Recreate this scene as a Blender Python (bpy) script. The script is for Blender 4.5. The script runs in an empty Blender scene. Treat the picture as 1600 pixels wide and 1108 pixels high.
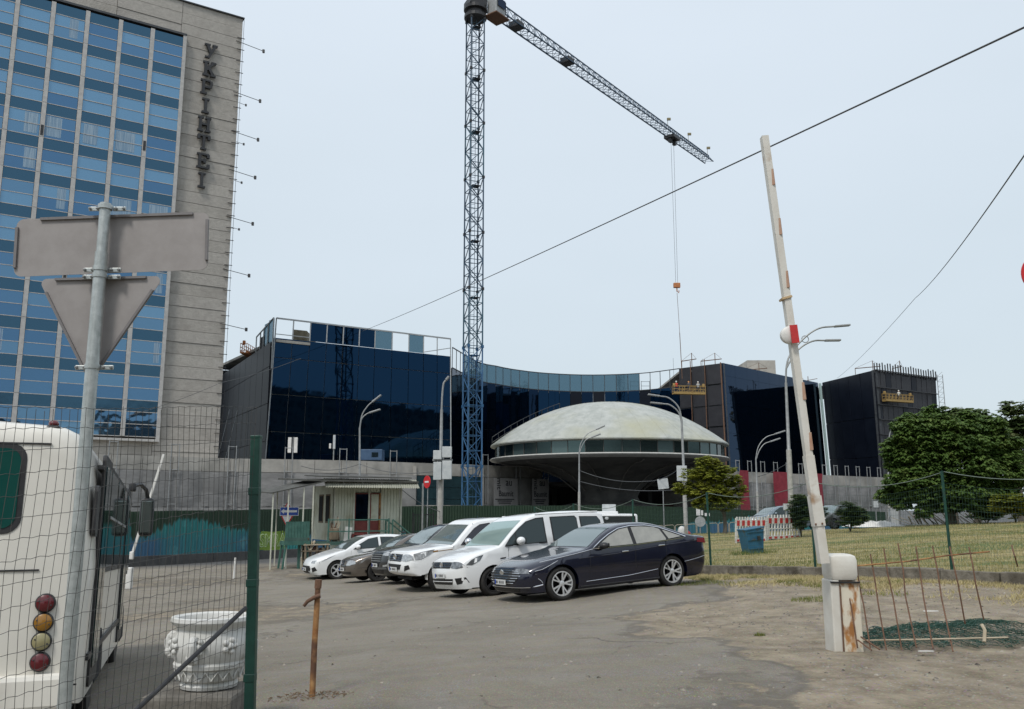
import bpy, bmesh, math, random
import numpy as np
from mathutils import Vector, Matrix
from mathutils.geometry import delaunay_2d_cdt
R = math.radians
rnd = random.Random(7)
SC = bpy.context.scene
COL = SC.collection

# ------------------------------------------------------------------ camera, sky, sun, exposure
F = 1380.0
EYE = 1.6
PITCH = math.atan(241.0 / F)
cam_d = bpy.data.cameras.new('camera')
cam_d.sensor_width = 36.0
cam_d.lens = 36.0 * F / 1600.0
cam_d.clip_start = 0.05
cam_d.clip_end = 3000
cam = bpy.data.objects.new('camera', cam_d)
COL.objects.link(cam)
cam.location = (0, 0, EYE)
cam.rotation_euler = (R(90) + PITCH, 0, 0)
SC.camera = cam
SUN_EL, SUN_AZ = R(54), R(208)          # azimuth clockwise from +Y
w = bpy.data.worlds.new('World'); SC.world = w; w.use_nodes = True
nt = w.node_tree; nt.nodes.clear()
wo = nt.nodes.new('ShaderNodeOutputWorld'); bg = nt.nodes.new('ShaderNodeBackground')
sky = nt.nodes.new('ShaderNodeTexSky'); sky.sky_type = 'NISHITA'; sky.sun_disc = False
sky.sun_elevation = SUN_EL; sky.sun_rotation = SUN_AZ
sky.air_density = 1.0; sky.dust_density = 3.0; sky.ozone_density = 1.0
# thin even overcast: the clear sky shows through a pale cloud layer
mix = nt.nodes.new('ShaderNodeMix'); mix.data_type = 'RGBA'; mix.blend_type = 'MIX'
mix.inputs[0].default_value = 0.86
ramp = nt.nodes.new('ShaderNodeValToRGB')
tc = nt.nodes.new('ShaderNodeTexCoord'); sep = nt.nodes.new('ShaderNodeSeparateXYZ')
nt.links.new(tc.outputs['Generated'], sep.inputs[0])
cn = nt.nodes.new('ShaderNodeTexNoise'); cn.inputs['Scale'].default_value = 2.2; cn.inputs['Detail'].default_value = 3
mp = nt.nodes.new('ShaderNodeMapping'); mp.inputs['Scale'].default_value = (1, 1, 2.5)
nt.links.new(tc.outputs['Generated'], mp.inputs[0]); nt.links.new(mp.outputs[0], cn.inputs[0])
ad = nt.nodes.new('ShaderNodeMath'); ad.operation = 'MULTIPLY_ADD'; ad.inputs[1].default_value = 0.36
nt.links.new(cn.outputs[0], ad.inputs[0]); nt.links.new(sep.outputs[2], ad.inputs[2]); nt.links.new(ad.outputs[0], ramp.inputs[0])
cr = ramp.color_ramp
cr.elements[0].position = 0.0; cr.elements[0].color = (5.25, 5.85, 6.15, 1)
cr.elements[1].position = 0.85; cr.elements[1].color = (6.2, 6.85, 7.55, 1)
e = cr.elements.new(0.3); e.color = (5.1, 5.8, 6.25, 1)
nt.links.new(sky.outputs[0], mix.inputs[6]); nt.links.new(ramp.outputs[0], mix.inputs[7])
nt.links.new(mix.outputs[2], bg.inputs[0]); bg.inputs[1].default_value = 0.1
nt.links.new(bg.outputs[0], wo.inputs[0])
sd = bpy.data.lights.new('sun', 'SUN'); sd.energy = 1.5; sd.angle = R(12); sd.color = (1.0, 0.96, 0.9)
so = bpy.data.objects.new('sun', sd); COL.objects.link(so)
_d = Vector((math.sin(SUN_AZ) * math.cos(SUN_EL), math.cos(SUN_AZ) * math.cos(SUN_EL), math.sin(SUN_EL)))
so.rotation_euler = _d.to_track_quat('Z', 'Y').to_euler(); so.location = _d * 100
SC.view_settings.view_transform = 'Standard'; SC.view_settings.look = 'None'
SC.view_settings.exposure = 0.45; SC.view_settings.gamma = 1.0; SC.view_settings.use_curve_mapping = False
SC.cycles.max_bounces = 6; SC.cycles.diffuse_bounces = 3; SC.cycles.glossy_bounces = 3
SC.cycles.transparent_max_bounces = 12; SC.cycles.caustics_reflective = False; SC.cycles.caustics_refractive = False

# ------------------------------------------------------------------ survey: photo pixel + distance -> place
_c, _s = math.cos(PITCH), math.sin(PITCH)
def ray(px, py):
    u = (px - 800) / F; v = (554 - py) / F
    return u, _c - v * _s, _s + v * _c
def at(px, py, Y):
    u, y, z = ray(px, py); k = Y / y
    return Vector((u * k, Y, EYE + z * k))
def atz(px, py, z):                      # z above the eye
    u, y, zz = ray(px, py); k = z / zz
    return Vector((u * k, y * k, EYE + z))

# ------------------------------------------------------------------ mesh helpers
def V(*a): return Vector(a)
class MB:
    def __init__(s): s.v = []; s.f = []
    def add(s, vs, fs):
        n = len(s.v); s.v += [tuple(p) for p in vs]; s.f += [tuple(i + n for i in q) for q in fs]; return s
    def box(s, c, d, rz=0.0, M=None):
        x, y, z = d[0] / 2, d[1] / 2, d[2] / 2
        vs = [Vector(p) for p in ((-x,-y,-z),(x,-y,-z),(x,y,-z),(-x,y,-z),(-x,-y,z),(x,-y,z),(x,y,z),(-x,y,z))]
        if M is None: M = Matrix.Rotation(rz, 3, 'Z')
        c = Vector(c)
        return s.add([M @ p + c for p in vs], [(0,3,2,1),(4,5,6,7),(0,1,5,4),(1,2,6,5),(2,3,7,6),(3,0,4,7)])
    def cbox(s, c, d, b=0.02, M=None):        # chamfered box
        bm = bmesh.new(); bmesh.ops.create_cube(bm, size=1)
        for v in bm.verts: v.co = Vector((v.co.x * d[0], v.co.y * d[1], v.co.z * d[2]))
        bmesh.ops.bevel(bm, geom=bm.edges[:], offset=b, segments=2, affect='EDGES', profile=0.5)
        if M is None: M = Matrix.Identity(3)
        bm.verts.ensure_lookup_table()
        s.add([M @ v.co + Vector(c) for v in bm.verts], [[v.index for v in f.verts] for f in bm.faces]); bm.free(); return s
    def quad(s, a, b, c, d): return s.add([a, b, c, d], [(0, 1, 2, 3)])
    def slab(s, a, b, c, d, t):               # a b c d corners of the outer face, t thickness vector (inwards)
        t = Vector(t); o = [Vector(p) for p in (a, b, c, d)]
        return s.add(o + [p + t for p in o], [(0,1,2,3),(7,6,5,4),(0,4,5,1),(1,5,6,2),(2,6,7,3),(3,7,4,0)])
    def tube(s, pts, r, n=6, cap=True):
        pts = [Vector(p) for p in pts]; m = len(pts)
        rr = r if isinstance(r, (list, tuple)) else [r] * m
        vs = []; up = None
        for i, p in enumerate(pts):
            t = (pts[min(i + 1, m - 1)] - pts[max(i - 1, 0)])
            if t.length < 1e-9: t = Vector((0, 0, 1))
            t.normalize()
            if up is None:
                up = Vector((0, 0, 1)) if abs(t.z) < 0.9 else Vector((1, 0, 0))
            a = t.cross(up); 
            if a.length < 1e-6: a = t.cross(Vector((0, 1, 0)))
            a.normalize(); b = a.cross(t).normalized(); up = b
            for k in range(n):
                q = 2 * math.pi * k / n
                vs.append(p + (a * math.cos(q) + b * math.sin(q)) * rr[i])
        fs = []
        for i in range(m - 1):
            for k in range(n):
                k2 = (k + 1) % n
                fs.append((i * n + k, i * n + k2, (i + 1) * n + k2, (i + 1) * n + k))
        if cap: fs.append(tuple(range(n))[::-1]); fs.append(tuple(range((m - 1) * n, m * n)))
        return s.add(vs, fs)
    def bar(s, a, b, w, h=None):              # square bar between two points
        a = Vector(a); b = Vector(b); t = (b - a); L = t.length
        if L < 1e-6: return s
        M = t.to_track_quat('X', 'Z').to_matrix()
        return s.box((a + b) / 2, (L, w, h or w), M=M)
    def lathe(s, prof, n=24, c=(0, 0, 0), M=None, cap=True):
        vs = []; c = Vector(c)
        for (r, z) in prof:
            for k in range(n):
                q = 2 * math.pi * k / n; p = Vector((r * math.cos(q), r * math.sin(q), z))
                vs.append((M @ p if M else p) + c)
        fs = []
        for i in range(len(prof) - 1):
            for k in range(n):
                k2 = (k + 1) % n; fs.append((i * n + k, i * n + k2, (i + 1) * n + k2, (i + 1) * n + k))
        if cap and prof[0][0] > 1e-5: fs.append(tuple(range(n))[::-1])
        if cap and prof[-1][0] > 1e-5: fs.append(tuple(range((len(prof) - 1) * n, len(prof) * n)))
        return s.add(vs, fs)
    def prism(s, poly, t):                    # poly: list of 3-D points, t: thickness vector
        poly = [Vector(p) for p in poly]; n = len(poly); t = Vector(t)
        return s.add(poly + [p + t for p in poly], [tuple(range(n)), tuple(range(n, 2 * n))[::-1]] + [(i, i + n, (i + 1) % n + n, (i + 1) % n) for i in range(n)])
    def ball(s, c, r, n=8, M=None):
        if not isinstance(r, (tuple, list)): r = (r, r, r)
        prof = [(math.sin(math.pi * i / n), -math.cos(math.pi * i / n)) for i in range(n + 1)]
        prof[0] = (1e-6, -1); prof[-1] = (1e-6, 1)
        S = Matrix.Diagonal(Vector(r)); M = (M @ S) if M else S
        return s.lathe(prof, n + 4, c, M)
    def build(s, name, m, parent=None, smooth=False, origin=None, angle=None, fix=True):
        pw = parent
        while pw is not None and not pw.get('_w'): pw = pw.parent
        o0 = Vector(origin) if origin is not None else (pw.location.copy() if pw is not None else Vector((0, 0, 0)))
        me = bpy.data.meshes.new(name)
        me.from_pydata([tuple(Vector(p) - o0) for p in s.v] if o0.length else s.v, [], s.f)
        if fix and len(s.f) < 60000:
            bm = bmesh.new(); bm.from_mesh(me); bmesh.ops.recalc_face_normals(bm, faces=bm.faces[:]); bm.to_mesh(me); bm.free()
        if m is not None: me.materials.append(m)
        if smooth:
            me.polygons.foreach_set('use_smooth', [True] * len(me.polygons))
            me.set_sharp_from_angle(angle=R(angle if angle else 40))
        me.update()
        o = bpy.data.objects.new(name, me); COL.objects.link(o)
        if parent is not None: o.parent = parent
        elif origin is not None: o.location = o0
        return o
def inst(src, name, parent, M=None, loc=None, rot=None, scale=None):
    o = bpy.data.objects.new(name, src.data if hasattr(src, 'data') else src); COL.objects.link(o); o.parent = parent
    if M is not None: o.matrix_local = M
    if loc is not None: o.location = loc
    if rot is not None: o.rotation_euler = rot
    if scale is not None: o.scale = scale
    return o
def tag(o, label=None, cat=None, group=None, kind=None):
    if label: o['label'] = label
    if cat: o['category'] = cat
    if group: o['group'] = group
    if kind: o['kind'] = kind
    return o
def thing(name, label, cat, loc=(0, 0, 0), rz=0.0, group=None, world=False):
    o = bpy.data.objects.new(name, None); COL.objects.link(o); o.location = loc; o.rotation_euler = (0, 0, rz)
    o.empty_display_size = 0.2
    if world: o['_w'] = 1
    return tag(o, label, cat, group)
def single(o, label, cat, group=None): return tag(o, label, cat, group)
def catmull(pts, n):
    P = [np.array(p, float) for p in pts]; out = []
    P = [2 * P[0] - P[1]] + P + [2 * P[-1] - P[-2]]
    for i in range(1, len(P) - 2):
        for k in range(n):
            t = k / n
            a, b, c, d = P[i - 1], P[i], P[i + 1], P[i + 2]
            out.append(0.5 * ((2 * b) + (-a + c) * t + (2 * a - 5 * b + 4 * c - d) * t * t + (-a + 3 * b - 3 * c + d) * t ** 3))
    out.append(P[-2]); return out

# ------------------------------------------------------------------ materials
MATS = {}
def lin(c): return tuple(c) + (1.0,)
def pm(name, c1, c2=None, scale=3.0, rough=0.7, metal=0.0, bump=0.0, bscale=None, detail=6, coat=0.0, spec=None, c3=None, s3=0.4, pos=(0.35, 0.65), stretch=None, obj=False, p3=(0.5, 0.62)):
    if name in MATS: return MATS[name]
    m = bpy.data.materials.new(name); m.use_nodes = True; N = m.node_tree.nodes; L = m.node_tree.links
    b = N['Principled BSDF']; b.inputs['Roughness'].default_value = rough; b.inputs['Metallic'].default_value = metal
    b.inputs['Base Color'].default_value = lin(c1)
    if coat: b.inputs['Coat Weight'].default_value = coat; b.inputs['Coat Roughness'].default_value = 0.04
    if spec is not None: b.inputs['Specular IOR Level'].default_value = spec
    if obj: tcn = N.new('ShaderNodeTexCoord'); src = tcn.outputs['Object']
    else: g = N.new('ShaderNodeNewGeometry'); src = g.outputs['Position']
    if stretch:
        mpn = N.new('ShaderNodeMapping'); mpn.inputs['Scale'].default_value = stretch; L.new(src, mpn.inputs[0]); src = mpn.outputs[0]
    m['_src'] = 1
    if c2 is not None:
        t = N.new('ShaderNodeTexNoise'); t.inputs['Scale'].default_value = scale; t.inputs['Detail'].default_value = detail; t.inputs['Roughness'].default_value = 0.62
        L.new(src, t.inputs[0]); r = N.new('ShaderNodeValToRGB'); L.new(t.outputs[0], r.inputs[0])
        r.color_ramp.elements[0].position = pos[0]; r.color_ramp.elements[0].color = lin(c1)
        r.color_ramp.elements[1].position = pos[1]; r.color_ramp.elements[1].color = lin(c2)
        out = r.outputs[0]
        if c3 is not None:
            t3 = N.new('ShaderNodeTexNoise'); t3.inputs['Scale'].default_value = s3; t3.inputs['Detail'].default_value = 5; L.new(src, t3.inputs[0])
            mr = N.new('ShaderNodeMapRange'); mr.inputs[1].default_value = p3[0]; mr.inputs[2].default_value = p3[1]; L.new(t3.outputs[0], mr.inputs[0])
            mx = N.new('ShaderNodeMix'); mx.data_type = 'RGBA'; L.new(mr.outputs[0], mx.inputs[0]); L.new(out, mx.inputs[6]); mx.inputs[7].default_value = lin(c3); out = mx.outputs[2]
        L.new(out, b.inputs['Base Color'])
    if bump:
        t2 = N.new('ShaderNodeTexNoise'); t2.inputs['Scale'].default_value = bscale or scale * 6; t2.inputs['Detail'].default_value = 5; L.new(src, t2.inputs[0])
        bp = N.new('ShaderNodeBump'); bp.inputs['Strength'].default_value = 1.0; bp.inputs['Distance'].default_value = bump; L.new(t2.outputs[0], bp.inputs['Height']); L.new(bp.outputs[0], b.inputs['Normal'])
    MATS[name] = m; return m
def glassmat(name, col, rough=0.02, bump=0.0, bscale=0.25, alpha=1.0, trans=(0.7, 0.82, 0.84), spec_tint=None, diff=None):
    """coated facade glass: a tinted mirror layer over a dark body; alpha<1 lets what is behind show"""
    if name in MATS: return MATS[name]
    m = bpy.data.materials.new(name); m.use_nodes = True; N = m.node_tree.nodes; L = m.node_tree.links
    b = N['Principled BSDF']; b.inputs['Base Color'].default_value = lin(col); b.inputs['Metallic'].default_value = 0.92; b.inputs['Roughness'].default_value = rough
    if diff: b.inputs['Metallic'].default_value = diff
    if bump:
        g = N.new('ShaderNodeNewGeometry'); t = N.new('ShaderNodeTexNoise'); t.inputs['Scale'].default_value = bscale; t.inputs['Detail'].default_value = 2
        L.new(g.outputs['Position'], t.inputs[0]); bp = N.new('ShaderNodeBump'); bp.inputs['Distance'].default_value = bump; L.new(t.outputs[0], bp.inputs['Height']); L.new(bp.outputs[0], b.inputs['Normal'])
    if alpha < 1:
        tr = N.new('ShaderNodeBsdfTransparent'); tr.inputs[0].default_value = lin(trans); ms = N.new('ShaderNodeMixShader'); ms.inputs[0].default_value = alpha
        L.new(tr.outputs[0], ms.inputs[1]); L.new(b.outputs[0], ms.inputs[2]); L.new(ms.outputs[0], N['Material Output'].inputs[0])
    MATS[name] = m; return m
M_conc = pm('tower_concrete', (0.34, 0.32, 0.29), (0.41, 0.385, 0.35), 2.6, 0.9, bump=0.04, bscale=6, c3=(0.29, 0.27, 0.245), s3=0.5, stretch=(1, 1, 1.3), p3=(0.5, 0.8), detail=10)
M_conc2 = pm('parapet_concrete', (0.33, 0.315, 0.285), (0.43, 0.41, 0.37), 0.8, 0.9, bump=0.02, bscale=5, c3=(0.27, 0.26, 0.235), s3=0.3, detail=9)
M_net = pm('scaffold_netting', (0.20, 0.198, 0.193), (0.26, 0.255, 0.248), 1.4, 0.9, bump=0.03, bscale=2.0, c3=(0.175, 0.173, 0.168), s3=0.25, stretch=(1, 1, 2.5), detail=9)
M_net2 = pm('scaffold_netting_pale', (0.26, 0.255, 0.24), (0.33, 0.325, 0.31), 1.4, 0.9, bump=0.03, bscale=2, c3=(0.22, 0.215, 0.205), s3=0.3, detail=9)
M_redcloth = pm('red_cloth', (0.20, 0.015, 0.028), (0.27, 0.03, 0.045), 2, 0.8, bump=0.03, bscale=2)
M_redwhite = pm('red_paint', (0.55, 0.03, 0.03), (0.42, 0.03, 0.03), 6, 0.5)
M_white = pm('white_paint', (0.70, 0.69, 0.66), (0.58, 0.565, 0.53), 5, 0.55, c3=(0.4, 0.37, 0.32), s3=3.0, p3=(0.6, 0.75))
M_whitep = pm('white_plastic', (0.72, 0.71, 0.68), (0.6, 0.59, 0.56), 3, 0.5)
M_galv = pm('galvanised_steel', (0.36, 0.39, 0.38), (0.50, 0.53, 0.52), 22, 0.42, metal=0.55, bump=0.0005, bscale=60)
M_steel = pm('grey_steel', (0.24, 0.25, 0.25), (0.34, 0.35, 0.35), 4, 0.55, metal=0.3)
M_polec = pm('pole_concrete', (0.33, 0.325, 0.30), (0.44, 0.43, 0.40), 5, 0.85, bump=0.004, bscale=30)
M_signback = pm('sign_back_grey', (0.27, 0.25, 0.24), (0.31, 0.29, 0.28), 9, 0.62, metal=0.15, bump=0.0006, bscale=25)
M_signrim = pm('sign_rim_grey', (0.15, 0.14, 0.14), (0.19, 0.18, 0.18), 9, 0.6)
M_blk = pm('black_metal', (0.012, 0.012, 0.014), (0.03, 0.03, 0.032), 8, 0.45)
M_dark = pm('dark_void', (0.006, 0.006, 0.007), None, 1, 0.9)
M_wire = pm('fence_wire', (0.02, 0.024, 0.022), (0.05, 0.045, 0.04), 6, 0.6)
M_cable = pm('cable_grey', (0.08, 0.085, 0.09), None, 1, 0.6)
M_green = pm('green_post_paint', (0.003, 0.036, 0.026), (0.007, 0.058, 0.04), 7, 0.45, bump=0.001, bscale=30, c3=(0.03, 0.05, 0.035), s3=4, p3=(0.6, 0.7))
M_rust = pm('rust', (0.26, 0.11, 0.035), (0.42, 0.24, 0.10), 9, 0.85, bump=0.003, bscale=40, c3=(0.12, 0.06, 0.035), s3=5, p3=(0.45, 0.6))
M_rustd = pm('dark_rust', (0.10, 0.055, 0.035), (0.19, 0.10, 0.06), 14, 0.85, bump=0.001, bscale=60)
M_rustw = pm('rusting_white_paint', (0.66, 0.61, 0.50), (0.42, 0.20, 0.06), 6, 0.8, bump=0.004, bscale=25, c3=(0.34, 0.15, 0.045), s3=4, pos=(0.50, 0.60), stretch=(1.3, 1.3, 0.6), p3=(0.52, 0.58), detail=9)
M_crane = pm('crane_blue', (0.02, 0.08, 0.18), (0.035, 0.12, 0.24), 1.5, 0.5)
M_cranej = pm('crane_jib_grey', (0.018, 0.045, 0.08), (0.03, 0.07, 0.12), 1.2, 0.55)
M_craneT = pm('crane_teal', (0.018, 0.06, 0.10), (0.03, 0.09, 0.13), 1.2, 0.55)
M_gond = pm('gondola_yellow', (0.30, 0.19, 0.06), (0.38, 0.26, 0.09), 4, 0.6)
M_gondo = pm('gondola_orange', (0.40, 0.14, 0.05), (0.5, 0.2, 0.07), 4, 0.6)
M_wood = pm('weathered_wood', (0.12, 0.09, 0.06), (0.25, 0.2, 0.14), 9, 0.85, stretch=(1, 1, 0.3))
M_woodp = pm('pale_wood', (0.36, 0.30, 0.21), (0.48, 0.42, 0.32), 6, 0.85)
M_frame = pm('dark_frame', (0.03, 0.033, 0.038), (0.05, 0.055, 0.06), 3, 0.5)
M_lframe = pm('light_frame', (0.27, 0.29, 0.30), (0.36, 0.38, 0.39), 2, 0.5)
M_mull = pm('mullion_stone', (0.38, 0.37, 0.36), (0.48, 0.47, 0.45), 2.5, 0.8)
G_block = glassmat('dark_blue_glass', (0.006, 0.025, 0.058), 0.03, bump=0.012, bscale=0.3)
G_curve = glassmat('black_glass', (0.006, 0.018, 0.042), 0.04, bump=0.02, bscale=0.25)
G_clear = glassmat('clear_glass', (0.14, 0.22, 0.27), 0.05, alpha=0.5, trans=(0.42, 0.56, 0.63))
G_blackp = pm('black_panel', (0.004, 0.006, 0.012), (0.007, 0.010, 0.018), 0.5, 0.42, spec=0.2)
G_metalp = pm('dark_metal_panel', (0.014, 0.014, 0.018), (0.024, 0.024, 0.029), 0.9, 0.55, bump=0.01, bscale=1.5)
G_tow = [glassmat('tower_glass_%d' % i, c, 0.04, bump=0.03, bscale=0.5) for i, c in enumerate([(0.10, 0.20, 0.32), (0.085, 0.175, 0.29), (0.125, 0.235, 0.35)])]
G_blind = glassmat('tower_glass_blinds', (0.15, 0.29, 0.43), 0.15, diff=0.6)
G_span = glassmat('tower_spandrel_glass', (0.05, 0.11, 0.165), 0.15, bump=0.02, bscale=0.5)

# ------------------------------------------------------------------ ground heights from surveyed points
_cp = []
def gp(px, py, Y, dz=0.0):
    p = at(px, py, Y); _cp.append((p.x, p.y, p.z + dz))
for a in [(878, 940, 18.4), (1050, 916, 19.7), (770, 931, 20.57), (690, 925, 23.6), (647, 912, 26.2), (588, 909, 28.4), (525, 905, 32), (518, 886, 39),
          (447, 885, 38), (204, 886, 45), (442, 872, 54), (490, 1085, 8.1), (1320, 1008, 10.7)]: gp(*a)
for a in [(1103, 888, 24.4), (1262, 889, 21), (1470, 893, 18.3), (1050, 835, 48), (1300, 829, 50), (1500, 820, 48), (1600, 817, 45), (1320, 850, 33), (1500, 842, 30)]: gp(*a, -0.18)
for a in [(1215, 829, 58), (1300, 827, 60), (1100, 838, 62), (950, 846, 66), (1170, 832, 72)]: gp(*a)
_cp += [(0, 0, 0), (-3, 4, 0), (4, 4, 0), (0, 6, 0), (10, 6, 0.05), (12, 11, 0.1), (-3.46, 7, -0.2), (-6, 13.5, -0.5), (-12, 12, -0.6), (0, 14, -0.15), (-12, 30, -1.0),
        (-35, 35, -1.4), (-35, 60, -1.5), (0, -15, 0), (-50, -15, 0), (50, -15, 0), (40, 10, 0.6), (60, 60, 0.3), (0, 110, -1.4), (-90, 110, -1.4), (110, 130, -0.5), (-60, 0, -0.8), (0, -90, 0)]
_cp = np.array(_cp)
def _U(r): return np.where(r > 1e-9, r * r * np.log(np.maximum(r, 1e-9)), 0)
_n = len(_cp)
_K = _U(np.linalg.norm(_cp[:, None, :2] - _cp[None, :, :2], axis=2)) + np.eye(_n) * 1.2
_P = np.hstack([np.ones((_n, 1)), _cp[:, :2]])
_A = np.vstack([np.hstack([_K, _P]), np.hstack([_P.T, np.zeros((3, 3))])])
_W = np.linalg.solve(_A, np.concatenate([_cp[:, 2], np.zeros(3)]))
def gza(x, y):
    x = np.asarray(x, float); y = np.asarray(y, float)
    out = np.full(x.shape, _W[_n]) + _W[_n + 1] * x + _W[_n + 2] * y
    for i in range(_n): out += _W[i] * _U(np.hypot(x - _cp[i, 0], y - _cp[i, 1]))
    d = np.hypot(x, y - 40); k = np.clip((d - 70) / 60, 0, 1)
    return out * (1 - k) + (-1.3) * k
def gz(x, y): return float(gza(np.array([x]), np.array([y]))[0])
def onz(x, y, dz=0.0): return Vector((x, y, gz(x, y) + dz))
def onp(px, Y, dz=0.0):                  # the ground point below photo column px at distance Y
    x = at(px, 850, Y).x; return onz(x, Y, dz)

def vnoise(x, y, seed=0):
    def h(i, j): return np.modf(np.abs(np.sin(i * 127.1 + j * 311.7 + seed * 74.7) * 43758.5453))[0]
    xi, yi = np.floor(x), np.floor(y); fx, fy = x - xi, y - yi; fx = fx * fx * (3 - 2 * fx); fy = fy * fy * (3 - 2 * fy)
    return (h(xi, yi) * (1 - fx) + h(xi + 1, yi) * fx) * (1 - fy) + (h(xi, yi + 1) * (1 - fx) + h(xi + 1, yi + 1) * fx) * fy
def fbm(x, y, seed=0, o=4):
    s = 0; a = 0.5
    for i in range(o): s = s + a * vnoise(x * 2 ** i, y * 2 ** i, seed + i); a *= 0.5
    return s
def grid_mesh(name, xs, ys, zf, m, attrs=None, mask=None, origin=None):
    X, Y = np.meshgrid(xs, ys, indexing='ij'); Z = zf(X, Y); nx, ny = X.shape
    co = np.stack([X.ravel(), Y.ravel(), Z.ravel()], 1)
    i = np.arange(nx * ny).reshape(nx, ny)
    q = np.stack([i[:-1, :-1], i[1:, :-1], i[1:, 1:], i[:-1, 1:]], -1).reshape(-1, 4)
    if mask is not None:
        mm = mask(X, Y); mq = mm.ravel()[q].all(1); q = q[mq]
        used = np.unique(q); re = -np.ones(nx * ny, int); re[used] = np.arange(len(used)); q = re[q]; co = co[used]; sel = used
    else: sel = np.arange(nx * ny)
    me = bpy.data.meshes.new(name); me.vertices.add(len(co)); me.vertices.foreach_set('co', co.ravel())
    me.loops.add(q.size); me.loops.foreach_set('vertex_index', q.ravel().astype(np.int32))
    me.polygons.add(len(q)); me.polygons.foreach_set('loop_start', np.arange(0, q.size, 4, dtype=np.int32)); me.polygons.foreach_set('loop_total', np.full(len(q), 4, np.int32))
    me.update(calc_edges=True); me.polygons.foreach_set('use_smooth', [True] * len(q))
    for k, fn in (attrs or {}).items():
        a = me.attributes.new(k, 'FLOAT', 'POINT'); a.data.foreach_set('value', fn(X, Y).ravel()[sel].astype(np.float32))
    me.materials.append(m); me.validate()
    o = bpy.data.objects.new(name, me); COL.objects.link(o); return o

# fence line of the lawn, from near right to far left; the kerb runs 0.35 m in front of it
FL = [(17.5, 6.0), (15.0, 9.6), (12.95, 12.6), (10.9, 15.5), (8.88, 18.3), (7.03, 21.0), (5.36, 24.4), (3.8, 28.0), (2.2, 31.5), (0.9, 34.6)]
def offl(pts, d):
    out = []
    for i, p in enumerate(pts):
        a = Vector(pts[max(i - 1, 0)]); b = Vector(pts[min(i + 1, len(pts) - 1)]); t = (b - a).normalized(); out.append((p[0] - t.y * d, p[1] + t.x * d))
    return out
KL = offl(FL, 0.38)
if KL[3][0] > FL[3][0]: KL = offl(FL, -0.38)
LAWN = KL + [(5.5, 44.0), (10.0, 48.5), (22, 53.0), (48, 49.0), (60, 30), (50, 4)]
def inpoly(X, Y, poly):
    X = np.asarray(X, float); Y = np.asarray(Y, float); r = np.zeros(X.shape, bool); j = len(poly) - 1
    for i in range(len(poly)):
        xi, yi = poly[i]; xj, yj = poly[j]
        c = ((yi > Y) != (yj > Y)) & (X < (xj - xi) * (Y - yi) / (yj - yi + 1e-12) + xi); r ^= c; j = i
    return r
def dline(X, Y, pts):
    d = np.full(np.shape(X), 1e9)
    for (ax, ay), (bx, by) in zip(pts[:-1], pts[1:]):
        vx, vy = bx - ax, by - ay; t = np.clip(((X - ax) * vx + (Y - ay) * vy) / (vx * vx + vy * vy), 0, 1)
        d = np.minimum(d, np.hypot(X - ax - t * vx, Y - ay - t * vy))
    return d
DIRTL = [(-1.5, 6.0), (1.5, 6.8), (3.3, 8.2), (1.8, 12.0), (2.3, 15.0), (4.2, 17.4), (5.0, 19.5)]
DIRTP = [(1.2, 0), (1.6, 5.5), (2.9, 7.6), (2.4, 9.5), (1.7, 12.2), (2.6, 15.3), (4.6, 18.2), (4.9, 21.0), (6, 23), (12, 16), (18, 7), (18, 0)]
def a_dirt(X, Y):
    n = (fbm(X * 0.55, Y * 0.55, 3) - 0.47) * 3.0
    inn = inpoly(X, Y, DIRTP); d = dline(X, Y, DIRTP + [DIRTP[0]]); sd = np.where(inn, d, -d)
    base = np.clip((sd + n * 1.3) / 1.2 + 0.45, 0, 1)
    k = dline(X, Y, KL); base = np.maximum(base, np.clip(1.25 - (k - n * 0.5) / 1.2, 0, 1))
    edge = np.clip((fbm(X * 0.25 + 9, Y * 0.25, 8) - 0.5) * 5, 0, 1) * 0.55
    return np.clip(np.maximum(base, edge * (Y < 45)), 0, 1)
def a_straw(X, Y):
    k = dline(X, Y, KL); n = fbm(X * 1.3, Y * 1.3, 21)
    band = np.clip(1.0 - np.abs(k - 1.3) / 1.9, 0, 1) * (X > 4.3)
    return np.clip((n - 0.40) * 5, 0, 1) * band
def a_lot(X, Y):                          # 1 in the car park, 0 on the street behind
    return np.clip((46 - Y) / 6, 0, 1)
def axis(segs):
    out = []
    for a, b, st in segs: out += list(np.arange(a, b, st))
    out.append(segs[-1][1]); return np.array(out)
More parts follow.
